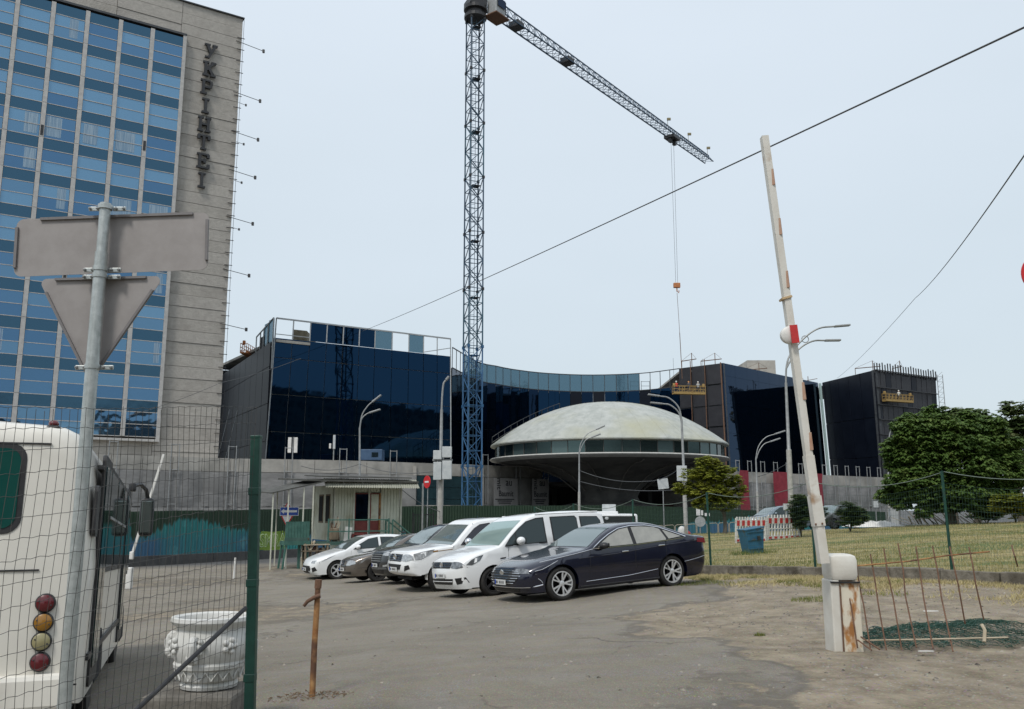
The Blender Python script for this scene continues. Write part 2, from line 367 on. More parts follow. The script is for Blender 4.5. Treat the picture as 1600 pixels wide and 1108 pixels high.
def ground_mat():
    m = bpy.data.materials.new('worn_asphalt'); m.use_nodes = True; N = m.node_tree.nodes; L = m.node_tree.links; b = N['Principled BSDF']
    g = N.new('ShaderNodeNewGeometry'); P = g.outputs['Position']
    def noise(sc, det=6, ro=0.6, src=P, dist=0.0):
        t = N.new('ShaderNodeTexNoise'); t.inputs['Scale'].default_value = sc; t.inputs['Detail'].default_value = det; t.inputs['Roughness'].default_value = ro; t.inputs['Distortion'].default_value = dist; L.new(src, t.inputs[0]); return t.outputs[0]
    def rampf(src, a, bb, ca, cb):
        r = N.new('ShaderNodeValToRGB'); r.color_ramp.elements[0].position = a; r.color_ramp.elements[1].position = bb; r.color_ramp.elements[0].color = lin(ca); r.color_ramp.elements[1].color = lin(cb); L.new(src, r.inputs[0]); return r.outputs[0]
    def mixc(f, a, bb, mode='MIX'):
        x = N.new('ShaderNodeMix'); x.data_type = 'RGBA'; x.blend_type = mode
        if isinstance(f, float): x.inputs[0].default_value = f
        else: L.new(f, x.inputs[0])
        for s, q in ((a, 6), (bb, 7)):
            if isinstance(s, tuple): x.inputs[q].default_value = lin(s)
            else: L.new(s, x.inputs[q])
        return x.outputs[2]
    def math2(op, a, bb):
        x = N.new('ShaderNodeMath'); x.operation = op; x.use_clamp = True
        for s, q in ((a, 0), (bb, 1)):
            if isinstance(s, float): x.inputs[q].default_value = s
            else: L.new(s, x.inputs[q])
        return x.outputs[0]
    def mr(src, a, bb, c=0.0, d=1.0):
        x = N.new('ShaderNodeMapRange'); x.inputs[1].default_value = a; x.inputs[2].default_value = bb; x.inputs[3].default_value = c; x.inputs[4].default_value = d; L.new(src, x.inputs[0]); return x.outputs[0]
    def attr(n):
        a = N.new('ShaderNodeAttribute'); a.attribute_name = n; return a.outputs['Fac']
    asph = rampf(noise(0.4, 12, 0.72, dist=0.6), 0.34, 0.66, (0.185, 0.162, 0.125), (0.262, 0.232, 0.183))
    # fine aggregate
    vor = N.new('ShaderNodeTexVoronoi'); vor.inputs['Scale'].default_value = 55; L.new(P, vor.inputs[0])
    asph = mixc(mr(vor.outputs['Distance'], 0.1, 0.5, 0.55, 0.0), asph, mixc(0.5, vor.outputs['Color'], (0.15, 0.14, 0.13)), 'MIX')
    asph = mixc(mr(noise(0.9, 8), 0.55, 0.62, 0, 0.45), asph, (0.27, 0.25, 0.215))
    # long scuffs and tyre marks lying along the drive
    mp_ = N.new('ShaderNodeMapping'); mp_.inputs['Rotation'].default_value = (0, 0, R(-62)); mp_.inputs['Scale'].default_value = (0.18, 1.9, 1); L.new(P, mp_.inputs[0])
    asph = mixc(mr(noise(1.1, 6, 0.6, mp_.outputs[0]), 0.56, 0.70, 0, 0.28), asph, (0.125, 0.113, 0.098))
    asph = mixc(mr(noise(14, 8, 0.8), 0.35, 0.65, 0.0, 0.5), asph, mixc(1.0, asph, (0.80, 0.80, 0.80), 'MULTIPLY'))
    asph = mixc(mr(noise(42, 3, 0.7), 0.60, 0.66, 0.0, 0.6), asph, (0.09, 0.082, 0.07))
    # cracks
    vc = N.new('ShaderNodeTexVoronoi'); vc.feature = 'DISTANCE_TO_EDGE'; vc.inputs['Scale'].default_value = 0.33
    dm = N.new('ShaderNodeMix'); dm.data_type = 'RGBA'; dm.blend_type = 'LINEAR_LIGHT'; dm.inputs[0].default_value = 0.55; L.new(P, dm.inputs[6])
    t = N.new('ShaderNodeTexNoise'); t.inputs['Scale'].default_value = 1.4; t.inputs['Detail'].default_value = 6; L.new(P, t.inputs[0]); L.new(t.outputs['Color'], dm.inputs[7]); L.new(dm.outputs[2], vc.inputs[0])
    crack = math2('MULTIPLY', mr(vc.outputs['Distance'], 0.002, 0.009, 1.0, 0.0), mr(noise(0.25, 3), 0.52, 0.60))
    asph = mixc(math2('MULTIPLY', crack, 0.6), asph, (0.055, 0.05, 0.045))
    dirt = rampf(noise(1.9, 12, 0.78), 0.36, 0.64, (0.15, 0.12, 0.082), (0.35, 0.295, 0.215))
    vs = N.new('ShaderNodeTexVoronoi'); vs.inputs['Scale'].default_value = 28; L.new(P, vs.inputs[0])
    dirt = mixc(mr(vs.outputs['Distance'], 0.05, 0.4, 0.6, 0.0), dirt, mixc(0.6, vs.outputs['Color'], (0.2, 0.18, 0.15)))
    fd = math2('ADD', attr('dirt'), math2('MULTIPLY', mr(noise(4.0, 8), 0.3, 0.7, -0.3, 0.3), 1.0))
    edge = math2('MULTIPLY', mr(fd, 0.30, 0.46), mr(fd, 0.50, 0.64, 1.0, 0.0))
    col = mixc(mr(fd, 0.40, 0.62), asph, dirt)
    col = mixc(math2('MULTIPLY', edge, 0.55), col, (0.085, 0.077, 0.066))
    straw = rampf(noise(9, 8, 0.7), 0.3, 0.7, (0.17, 0.12, 0.07), (0.38, 0.30, 0.18))
    col = mixc(math2('MULTIPLY', attr('straw'), mr(noise(6, 6), 0.35, 0.55, 0, 1)), col, straw)
    street = rampf(noise(1.0, 6), 0.3, 0.7, (0.07, 0.07, 0.07), (0.10, 0.10, 0.098))
    col = mixc(attr('lot'), street, col)
    L.new(col, b.inputs['Base Color'])
    L.new(mr(noise(2.0), 0.3, 0.7, 0.72, 0.95), b.inputs['Roughness'])
    b.inputs['Specular IOR Level'].default_value = 0.3
    h = N.new('ShaderNodeMath'); h.operation = 'MULTIPLY_ADD'; L.new(noise(1.2, 12, 0.78), h.inputs[0]); h.inputs[1].default_value = 0.09
    hv = mr(vor.outputs['Distance'], 0.0, 0.6, 0.006, 0.0); L.new(hv, h.inputs[2])
    h2 = N.new('ShaderNodeMath'); h2.operation = 'SUBTRACT'; L.new(h.outputs[0], h2.inputs[0]); L.new(mr(crack, 0, 1, 0, 0.02), h2.inputs[1])
    bp = N.new('ShaderNodeBump'); bp.inputs['Distance'].default_value = 1.0; bp.inputs['Strength'].default_value = 0.8; L.new(h2.outputs[0], bp.inputs['Height']); L.new(bp.outputs[0], b.inputs['Normal'])
    return m
xs = axis([(-900, -200, 100), (-200, -60, 14), (-60, -16, 2.0), (-16, 16, 0.16), (16, 60, 2.0), (60, 200, 14), (200, 900, 100)])
ys = axis([(-600, -100, 100), (-100, -10, 10), (-10, 3, 1.0), (3, 26, 0.16), (26, 50, 0.5), (50, 110, 2.5), (110, 250, 14), (250, 1400, 150)])
def ground_z(X, Y):
    z = gza(X, Y); k = np.clip(a_dirt(X, Y), 0, 1) * (Y < 40) * (Y > 2)
    z = z + (fbm(X * 0.9, Y * 0.9, 5) - 0.47) * 0.10 * k + (fbm(X * 0.3, Y * 0.3, 12) - 0.47) * 0.06 * ((Y < 60) & (np.abs(X) < 60))
    z = z - 0.07 * np.clip(1.25 * np.exp(-(((X - 1.75) / 0.55) ** 2 + ((Y - 7.95) / 0.22) ** 2)) - .2, 0, .8); return z
gr = grid_mesh('ground', xs, ys, ground_z, ground_mat(), {'dirt': a_dirt, 'straw': a_straw, 'lot': a_lot})
tag(gr, 'worn grey brown asphalt car park with sandy dirt and cracks', None, None, 'structure')

# lawn sheet
def lawn_mat():
    m = pm('dry_lawn', (0.17, 0.145, 0.06), (0.33, 0.28, 0.14), 1.1, 0.95, bump=0.03, bscale=14, c3=(0.085, 0.115, 0.03), s3=0.35, detail=9, stretch=(0.5, 1.6, 1), p3=(0.46, 0.6)); return m
M_lawn = lawn_mat()
lx = axis([(-2, 60, 0.3)]); ly = axis([(3.5, 54, 0.3)])
def lawn_z(X, Y): return gza(X, Y) + 0.17 + (fbm(X * 0.8, Y * 0.8, 33) - 0.47) * 0.08
lawn = grid_mesh('lawn', lx, ly, lawn_z, M_lawn, None, lambda X, Y: inpoly(X, Y, LAWN))
tag(lawn, 'patchy dry lawn behind the green mesh fence', None, None, 'structure')
# kerb: concrete stones in a row
kr = tag(thing('kerb', None, None, (0, 0, 0)), 'low cracked concrete kerb along the front of the lawn', None, None, 'structure')
M_kerb = pm('kerb_concrete', (0.11, 0.098, 0.078), (0.21, 0.19, 0.155), 4, 0.95, bump=0.025, bscale=14, c3=(0.06, 0.05, 0.035), s3=1.6, detail=9)
for i in range(len(KL) - 1):
    a = Vector(KL[i]); b_ = Vector(KL[i + 1]); n = max(1, round((b_ - a).length / 1.1))
    for k in range(n):
        p = a + (b_ - a) * (k / n); q = a + (b_ - a) * ((k + 0.985) / n); t = (q - p).normalized(); nn = Vector((-t.y, t.x)) 
        c = (p + q) / 2; off = nn * rnd.uniform(-0.03, 0.03); z = gz(c.x, c.y) + 0.02 + rnd.uniform(-0.03, 0.02)
        mb = MB(); mb.cbox((0, 0, 0), ((q - p).length, 0.2, 0.46), 0.02)
        o = mb.build('kerb_stone', M_kerb, kr); o.location = (c.x + off.x, c.y + off.y, z); o.rotation_euler = (rnd.uniform(-0.04, 0.04), rnd.uniform(-0.012, 0.012) - math.atan2(gz(q.x, q.y) - gz(p.x, p.y), (q - p).length), math.atan2(t.y, t.x))

# grass blades and straw (uncountable)
def blades(name, pts, h, wd, m, seed=1, lean=0.6, cols=None):
    rs = np.random.RandomState(seed); n = len(pts); pts = np.asarray(pts)
    ang = rs.rand(n) * 2 * np.pi; hh = h * (0.5 + rs.rand(n)); ln = rs.rand(n) * lean * hh; la = rs.rand(n) * 2 * np.pi
    dx = np.cos(ang) * wd / 2; dy = np.sin(ang) * wd / 2
    a = pts + np.stack([dx, dy, -0.01 + 0 * dx], 1); b_ = pts - np.stack([dx, dy, 0.01 + 0 * dx], 1); c = pts + np.stack([np.cos(la) * ln, np.sin(la) * ln, hh], 1)
    co = np.stack([a, b_, c], 1).reshape(-1, 3); me = bpy.data.meshes.new(name); me.vertices.add(3 * n); me.vertices.foreach_set('co', co.ravel())
    me.loops.add(3 * n); me.loops.foreach_set('vertex_index', np.arange(3 * n, dtype=np.int32)); me.polygons.add(n)
    me.polygons.foreach_set('loop_start', np.arange(0, 3 * n, 3, dtype=np.int32)); me.polygons.foreach_set('loop_total', np.full(n, 3, np.int32)); me.update(calc_edges=True)
    at_ = me.attributes.new('tone', 'FLOAT', 'POINT'); v = rs.rand(n) if cols is None else np.clip(cols + (rs.rand(n) - 0.5) * 0.5, 0, 1); at_.data.foreach_set('value', np.repeat(v, 3).astype(np.float32))
    me.materials.append(m); o = bpy.data.objects.new(name, me); COL.objects.link(o); return o
def tone_mat(name, stops, rough=0.8, trans=0.25):
    m = bpy.data.materials.new(name); m.use_nodes = True; N = m.node_tree.nodes; L = m.node_tree.links; b = N['Principled BSDF']; b.inputs['Roughness'].default_value = rough; b.inputs['Specular IOR Level'].default_value = 0.25
    a = N.new('ShaderNodeAttribute'); a.attribute_name = 'tone'; r = N.new('ShaderNodeValToRGB'); L.new(a.outputs['Fac'], r.inputs[0]); cr = r.color_ramp
    cr.elements[0].position = 0; cr.elements[0].color = lin(stops[0]); cr.elements[1].position = 1; cr.elements[1].color = lin(stops[-1])
    for i, s in enumerate(stops[1:-1]): e = cr.elements.new((i + 1) / (len(stops) - 1)); e.color = lin(s)
    L.new(r.outputs[0], b.inputs['Base Color'])
    tl = N.new('ShaderNodeBsdfTranslucent'); L.new(r.outputs[0], tl.inputs[0]); ms = N.new('ShaderNodeMixShader'); ms.inputs[0].default_value = trans
    L.new(b.outputs[0], ms.inputs[1]); L.new(tl.outputs[0], ms.inputs[2]); L.new(ms.outputs[0], N['Material Output'].inputs[0]); return m
M_grass = tone_mat('grass_blades', [(0.07, 0.13, 0.025), (0.18, 0.19, 0.055), (0.38, 0.33, 0.15), (0.52, 0.44, 0.25)])
rs = np.random.RandomState(4)
N_ = 300000; gx = rs.rand(N_) ** 1.0 * 38 + 0; gy = 6 + (rs.rand(N_) ** 1.5) * 46
ok = inpoly(gx, gy, LAWN) & (gx < gy * 0.62 + 2) & (rs.rand(N_) < np.clip(26 / gy, 0.3, 1) * 0.9); gx, gy = gx[ok][:110000], gy[ok][:110000]
tone = np.clip((0.80 - fbm(gx * 0.25, gy * 0.7, 50) * 1.05) + 0.32, 0, 1)
g1 = blades('lawn_grass', np.stack([gx, gy, lawn_z(gx, gy)], 1), 0.055, 0.022, M_grass, 5, 1.0, tone)
tag(g1, 'short dry yellow green grass on the lawn', 'grass', None, 'stuff')
N_ = 420000; gx = rs.rand(N_) * 15 + 3; gy = rs.rand(N_) * 22 + 6; kd = dline(gx, gy, KL)
st = a_straw(gx, gy); ok = ((rs.rand(N_) < st * 0.9) | ((kd < 0.55) & (rs.rand(N_) < 0.9)) ) & ~inpoly(gx, gy, LAWN) & (gx > 4.4); gx, gy, kd = gx[ok], gy[ok], kd[ok]
g2 = blades('dry_straw', np.stack([gx, gy, ground_z(gx, gy)], 1), 0.06, 0.02, M_grass, 6, 1.8, np.clip(0.9 - 0.5 * (fbm(gx * 0.8, gy * 0.8, 9) > 0.55), 0, 1))
tag(g2, 'trampled straw and weeds in front of the kerb', 'dry grass', None, 'stuff')
def tuft(cx, cy, r, n, h, name, label, tn=0.1, base=None):
    a = rs.rand(n) * 2 * np.pi; q = np.sqrt(rs.rand(n)) * r; x = cx + np.cos(a) * q; y = cy + np.sin(a) * q * 0.7
    z = (base or ground_z)(x, y); o = blades(name, np.stack([x, y, z], 1), h, 0.012, M_grass, int(cx * 100) % 999, 1.0, np.full(n, tn)); tag(o, label, 'weeds', None, 'stuff')
# small stones and grit
def pebbles(name, n, seed, fx, size, m, label):
    r2 = np.random.RandomState(seed); P = fx(r2, n); v = []; f = []
    for (x, y), s in zip(P, size * (0.4 + r2.rand(len(P)) ** 3 * 2.6)):
        k = len(v); z = float(0); a = r2.rand() * 6.28; c, s_ = math.cos(a), math.sin(a)
        for dx, dy, dz in ((-1, -.6, 0), (1, -.7, 0), (.8, .8, 0), (-.7, .7, 0), (-.3, -.2, .8), (.4, .2, .7)):
            dx *= 0.7 + r2.rand() * 0.6; v.append([x + (dx * c - dy * s_) * s, y + (dx * s_ + dy * c) * s, dz * s * 0.8])
        f += [(k, k + 1, k + 5, k + 4), (k + 1, k + 2, k + 5), (k + 2, k + 3, k + 4, k + 5), (k + 3, k, k + 4)]
    v = np.array(v); v[:, 2] += ground_z(v[:, 0], v[:, 1]) - 0.003
    me = bpy.data.meshes.new(name); me.from_pydata(v.tolist(), [], f); me.materials.append(m); o = bpy.data.objects.new(name, me); COL.objects.link(o); tag(o, label, 'gravel', None, 'stuff')
def _peb(r2, n):
    x = r2.rand(n) * 20 - 4; y = 5 + r2.rand(n) ** 1.3 * 20; k = a_dirt(x, y); ok = (r2.rand(n) < (k ** 2 * 0.9 + 0.13)) & ~inpoly(x, y, LAWN); return list(zip(x[ok], y[ok]))
M_peb = pm('gravel_stone', (0.07, 0.062, 0.05), (0.34, 0.31, 0.26), 9, 0.9)
pebbles('gravel', 24000, 3, _peb, 0.011, M_peb, 'loose grit and small stones on the dirt')

# ================================================================== the concrete tower with the curtain wall
TD = Vector((0.843, 0.537, 0)).normalized(); TN = Vector((TD.y, -TD.x, 0))
TC = Vector((-29.15, 88.0, 0))
def T(t, z, o=0.0): return TC + TD * t + TN * o + Vector((0, 0, z))
def yt(t): return T(t, 0).y
tower = thing('office_tower', 'tall grey concrete office tower with blue glass front and vertical rooftop lettering', 'office tower', (TC.x, TC.y, -1.4), world=True)
ZT = at(378, 30, 88.0).z; G0 = at(243, 684, yt(-6.04)).z; G1 = at(288, 62, yt(-6.04)).z
mb = MB()
mb.slab(T(-38, -1.4, -0.2), T(-0.12, -1.4, -0.2), T(-0.12, ZT - 0.1, -0.2), T(-38, ZT - 0.1, -0.2), -TN * 15)
mb.build('core', M_conc, tower)
MW = Matrix(((TD.x, -TN.x, 0), (TD.y, -TN.y, 0), (0, 0, 1)))   # local x along facade, y inwards
def tpanel(name, m, t0, t1, z0, z1, o, th=0.18, share={}):
    key = (name, m.name, round(t1 - t0, 3), round(z1 - z0, 3), th)
    if key not in share:
        b = MB(); b.box(((t1 - t0) / 2, th / 2, (z1 - z0) / 2), (t1 - t0, th, z1 - z0)); me = bpy.data.meshes.new(name); me.from_pydata(b.v, [], b.f); me.materials.append(m); share[key] = me
    ob = bpy.data.objects.new(name, share[key]); COL.objects.link(ob); ob.parent = tower
    p = T(t0, z0, o) - tower.location; M = MW.to_4x4(); M.translation = p; ob.matrix_local = M; return ob
M_concs = [M_conc, pm('tower_concrete_b', (0.32, 0.30, 0.27), (0.39, 0.365, 0.33), 2.2, 0.9, bump=0.04, bscale=6, c3=(0.27, 0.25, 0.225), s3=0.6, detail=10, stretch=(1, 1, 1.3), p3=(0.5, 0.8)), pm('tower_concrete_c', (0.35, 0.33, 0.295), (0.42, 0.395, 0.36), 2.4, 0.9, bump=0.04, bscale=6, c3=(0.29, 0.27, 0.24), s3=0.5, detail=10, p3=(0.5, 0.8))]
nr = 46; hh = (ZT + 1.4) / nr
for i in range(nr):
    z0 = -1.4 + i * hh
    tpanel('concrete_panel', M_concs[rnd.choice([0, 0, 1, 2])], -6.2, 0, z0 + 0.02, z0 + hh - 0.02, rnd.uniform(-0.04, 0.05))
k0 = 0; z = G1 + 0.35; rows = 3; h3 = (ZT - z) / rows
for i in range(rows):
    for j in range(5): tpanel('concrete_panel', M_concs[rnd.choice([0, 1, 2])], -6.2 - 6.2 * (j + 1), -6.2 - 6.2 * j - 0.04, z + h3 * i + 0.02, z + h3 * (i + 1) - 0.02, rnd.uniform(-0.04, 0.05))
h3 = (G0 - 0.35 + 1.4) / 7
for i in range(7):
    for j in range(4): tpanel('concrete_panel', M_concs[rnd.choice([0, 1, 2])], -6.2 - 6.2 * (j + 1), -6.2 - 6.2 * j - 0.04, -1.4 + h3 * i + 0.02, -1.4 + h3 * (i + 1) - 0.02, rnd.uniform(-0.04, 0.05))
tpanel('coping', M_frame, -38, 0.15, ZT, ZT + 0.12, 0.2, 1.2)
# glazed bay: proud of the concrete by half a metre
GO = 0.55; BW = 2.99; NB = 8; FH = (G1 - G0) / 12; te = -6.04
tpanel('backing', M_frame, te - BW * NB, te, G0, G1, GO - 0.14, 0.3)
tpanel('side_frame', M_mull, te - 0.02, te + 0.32, G0 - 0.2, G1 + 0.2, GO + 0.08, 0.75)
tpanel('top_frame', M_frame, te - BW * NB, te + 0.32, G1 + 0.2, G1 + 0.42, GO + 0.12, 0.8)
tpanel('bottom_frame', M_mull, te - BW * NB, te + 0.32, G0 - 0.42, G0 - 0.2, GO + 0.08, 0.8)
prs = random.Random(11)
for j in range(NB):
    t1 = te - BW * j - 0.22 * (1 if j else 0.1); t0 = te - BW * (j + 1) + 0.22
    for i in range(12):
        z = G0 + FH * i; kind = prs.random()
        sp = 1.12; ph = (FH - sp) / 2
        high = i >= 5
        for k in range(2):
            if high and prs.random() < 0.55: m = G_blind
            elif (not high) and prs.random() < 0.08: m = G_blind
            else: m = prs.choice(G_tow)
            tpanel('window_pane', m, t0, t1, z + ph * k + 0.03, z + ph * (k + 1) - 0.03, GO + prs.uniform(-0.01, 0.01), 0.05)
        tpanel('spandrel_panel', G_span, t0, t1, z + 2 * ph + 0.03, z + FH - 0.03, GO, 0.05)
        # curtains hanging behind a few panes read as pale pleats
for j in range(1, NB + 1):
    for i in range(12):
        tpanel('mullion', M_mull, te - BW * j - 0.19, te - BW * j + 0.19, G0 + FH * i + 0.015, G0 + FH * (i + 1) - 0.015, GO + 0.16, 0.3)
for i in range(12):
    for k in range(3):
        z = G0 + FH * i + [0, (FH - 1.12) / 2, FH - 1.12][k]
        tpanel('transom', M_mull, te - BW * NB, te - 0.02, z - 0.03, z + 0.035, GO + 0.05, 0.09)
M_curt = pm('curtain_pleats', (0.27, 0.37, 0.46), (0.14, 0.24, 0.35), 6, 0.4, stretch=(3, 3, 0.05), pos=(0.45, 0.55))
for (j, i, f0, f1) in [(0, 6, .25, .95), (1, 8, .05, .75), (2, 8, .1, .6), (3, 8, .0, .55), (4, 8, .5, .95), (1, 6, .1, .8), (4, 7, .6, .98), (2, 5, .5, 1), (1, 5, .4, .9), (0, 4, .7, .95), (3, 6, .6, .9), (3, 11, .5, .8), (4, 2, .1, .5), (0, 2, .8, 1.0)]:
    a = te - BW * (j + 1) + 0.25; wdt = BW - 0.5
    tpanel('curtain', M_curt, a + wdt * f0, a + wdt * f1, G0 + FH * i + 0.25, G0 + FH * i + 2.2, GO + 0.02, 0.03)
for (j, z) in [(1, 36.5), (3, 22.6), (4, 36), (2, 27)]:
    tpanel('vent_slot', M_blk, te - BW * j - 0.12, te - BW * j + 0.12, z, z + 1.0, GO + 0.19, 0.06)
# lettering, slab-serif characters standing proud of the wall
GL = {'У': [((.24, .92), (.52, .42)), ((.84, .92), (.36, .08)), ((.04, .94), (.44, .94)), ((.64, .94), (1.0, .94)), ((.10, .08), (.42, .08))],
      'К': [((.24, .06), (.24, .94)), ((.04, .94), (.46, .94)), ((.04, .06), (.46, .06)), ((.28, .42), (.82, .92)), ((.46, .56), (.84, .08)), ((.66, .94), (1.0, .94)), ((.66, .06), (1.02, .06))],
      'Р': [((.24, .06), (.24, .94)), ((.04, .94), (.74, .94)), ((.80, .90), (.86, .72)), ((.86, .74), (.78, .52)), ((.24, .48), (.78, .48)), ((.04, .06), (.50, .06))],
      'І': [((.5, .06), (.5, .94)), ((.24, .94), (.76, .94)), ((.24, .06), (.76, .06))],
      'Н': [((.2, .06), (.2, .94)), ((.8, .06), (.8, .94)), ((.2, .5), (.8, .5)), ((.02, .94), (.40, .94)), ((.02, .06), (.40, .06)), ((.60, .94), (.98, .94)), ((.60, .06), (.98, .06))],
      'Т': [((.5, .06), (.5, .94)), ((.06, .94), (.94, .94)), ((.10, .94), (.10, .72)), ((.90, .94), (.90, .72)), ((.30, .06), (.70, .06))],
      'Е': [((.24, .06), (.24, .94)), ((.04, .94), (.88, .94)), ((.88, .94), (.88, .74)), ((.24, .52), (.62, .52)), ((.62, .62), (.62, .40)), ((.04, .06), (.90, .06)), ((.92, .06), (.92, .28))]}
for ch, (px, py) in zip('УКРІНТЕІ', [(328, 83), (325.5, 110), (322, 138), (320, 167), (318, 196), (317, 224), (316, 253), (314, 283)]):
    # t on the facade below that pixel
    u, yy, zz = ray(px, py); t = (u / yy * TC.y - TC.x) / (TD.x - u / yy * TD.y); zc = T(t, 0).y / yy * zz + EYE
    b = MB(); lw, lh, th = 1.3, 1.62, 0.27
    for n_, (p, q) in enumerate(GL[ch]):
        P = Vector(((p[0] - .5) * lw, -0.22 - 0.004 * n_, (p[1] - .5) * lh)); Q = Vector(((q[0] - .5) * lw, -0.22 - 0.004 * n_, (q[1] - .5) * lh))
        dd = (Q - P).normalized(); Mx = Matrix((dd, Vector((0, 1, 0)), dd.cross(Vector((0, 1, 0))))).transposed()
        wd = th if abs(dd.z) > 0.3 else th * 0.72
        b.box((P + Q) / 2, ((Q - P).length + 0.06, 0.3, wd), M=Mx)
    ob = b.build('letter', M_blk, tower, origin=(0, 0, 0)); M = MW.to_4x4(); M.translation = T(t, zc, 0.05) - tower.location; ob.matrix_local = M
    tag(ob, 'black slab serif letter %s' % ch)
# outrigger rods and the hoist line on the right edge
for k, (py, L_) in enumerate([(68, 2.5), (147, 2.4), (208, 2.4), (268, 2.3), (341, 2.3), (423, 2.2), (508, 2.2)]):
    z = at(370, py, 88).z; b = MB(); p = T(-0.6, z + 0.1, 0.1); q = T(L_ * 0.95, z - 0.25, 0.1); b.tube([p, q], 0.035, 5); b.box(q, (0.22, 0.22, 0.35))
    if k in (1, 2, 3, 4): b.tube([T(0, z - 1.0, 0.1), T(0.75, z - 1.1, 0.1)], 0.025, 4); b.box(T(0.8, z - 1.1, .1), (0.16, 0.16, 0.22))
    b.build('outrigger', M_blk, tower)
b = MB(); b.tube([T(0.25, 4, 0.15), T(0.1, ZT, 0.2)], 0.02, 4)
for i in range(36): z = 5 + i * (ZT - 6) / 36; b.bar(T(-0.5, z, 0.12), T(0.3, z + 0.02, 0.12), 0.06)
b.build('hoist_line', M_blk, tower)

# ================================================================== dark glass complex
def cell(a, b, c, d, u0, u1, v0, v1):      # bilinear on the quad a(bl) b(br) c(tr) d(tl)
    def p(u, v): return (a * (1 - u) + b * u) * (1 - v) + (d * (1 - u) + c * u) * v
    return p(u0, v0), p(u1, v0), p(u1, v1), p(u0, v1)
def facade(parent, a, b, c, d, us, vs, mf, gap=0.035, th=0.12, back=M_frame, name='glass_panel', skip=(), backing=True, jit=0.0, bz=None):
    a, b, c, d = map(Vector, (a, b, c, d)); n = (b - a).cross(d - a).normalized()
    if n.dot(Vector((0, 0, EYE)) - a) < 0: n = -n
    W = (b - a).length; H = (d - a).length
    if backing:
        q = [p - n * (th + 0.03) for p in (a, b, c, d)]
        if bz is None: MB().slab(*q, -n * 0.35).build('backing_wall', back, parent)
        else:
            q2 = cell(*q, 0, 1, 0, bz); MB().slab(*q2, -n * 0.35).build('backing_wall', back, parent)
    for i in range(len(us) - 1):
        for j in range(len(vs) - 1):
            if (i, j) in skip: continue
            m = mf(i, j)
            if m is None: continue
            q = cell(a, b, c, d, us[i] + gap / W, us[i + 1] - gap / W, vs[j] + gap / H, vs[j + 1] - gap / H); o = n * rnd.uniform(-jit, jit)
            MB().slab(*[p + o for p in q], -n * th).build(name, m, parent)
    return n
def lsp(n): return [i / n for i in range(n + 1)]
HB = 21.0                                   # roof line above the eye
# ---- left block
L1 = at(432, 497, 96.1); L2 = at(704, 528, 108.3); L1b = at(414, 716, 96.1); L2b = at(705, 722, 108.3); L1b.z = L2b.z = 4.6
L1.z = L2.z = EYE + 20.9
left = thing('glass_block', 'dark blue glass block with open parapet frames, between the tower and the crane', 'building', (L1.x, L1.y, 4.6), world=True, group='wings of the dark glass complex')
zr = [0, (8.3 + EYE - 4.6) / (22.5 - 4.6), (12.4 + EYE - 4.6) / 17.9, (16.5 + EYE - 4.6) / 17.9, (18.7 + EYE - 4.6) / 17.9, 1]
us = lsp(12); us = [0, .09, .18, .27, .36, .45, .54, .64, .74, .83, .915, 1]
M_half = pm('shaded_glass', (0.03, 0.07, 0.12), None, 1, 0.05, metal=0.9)
def mfl(i, j):
    if j == 4:
        if i < 2: return None
        if i in (2, 3, 4, 5): return G_block
        if i == 6: return G_clear
        if i == 7: return None
        if i == 8: return G_clear
        return None
    return G_block
nL = facade(left, L1b, L2b, L2, L1, us, zr, mfl, jit=0.01, back=M_lframe, bz=zr[4])
def cellp(a, b, c, d, u, v): return cell(a, b, c, d, u, u, v, v)[0]
b = MB(); H4 = zr[4]
for u in us: b.bar(cellp(L1b, L2b, L2, L1, u, H4 if 0 < u < 1 else 0), cellp(L1b, L2b, L2, L1, u, 1.0), 0.12)
b.bar(L1, L2, 0.16)
b.bar(cellp(L1b, L2b, L2, L1, 0, .90), cellp(L1b, L2b, L2, L1, .18, .90), 0.08)
b.bar(cellp(L1b, L2b, L2, L1, .83, .885), cellp(L1b, L2b, L2, L1, 1, .935), 0.09)
b.build('parapet_frame', M_lframe, left)
# roof, stair core and the raw wall end
rb = -nL * 26
MB().prism([cellp(L1b, L2b, L2, L1, 0, H4 - .01) - nL * .6, cellp(L1b, L2b, L2, L1, 1, H4 - .01) - nL * .6, cellp(L1b, L2b, L2, L1, 1, H4 - .01) + rb, cellp(L1b, L2b, L2, L1, 0, H4 - .01) + rb], (0, 0, -0.3)).build('roof', M_conc2, left)
p = at(459, 505, 99.5); q = at(480, 508, 100.3)
b = MB(); b.slab((p.x, p.y, EYE + 17.5), (q.x, q.y, EYE + 17.5), (q.x, q.y, EYE + 20.3), (p.x, p.y, EYE + 20.3), (-0.3, 6, 0)); b.build('stair_core', pm('raw_concrete_stairs', (.10, .09, .06), (.19, .17, .12), 2, .9), left)
b = MB(); pa = cellp(L1b, L2b, L2, L1, 0.005, H4 - .02) + nL * 0.05; pb = cellp(L1b, L2b, L2, L1, .18, H4 - .02) + nL * 0.05
b.bar(pa, pb, 0.35, 0.3); b.build('parapet_ledge', M_conc2, left)
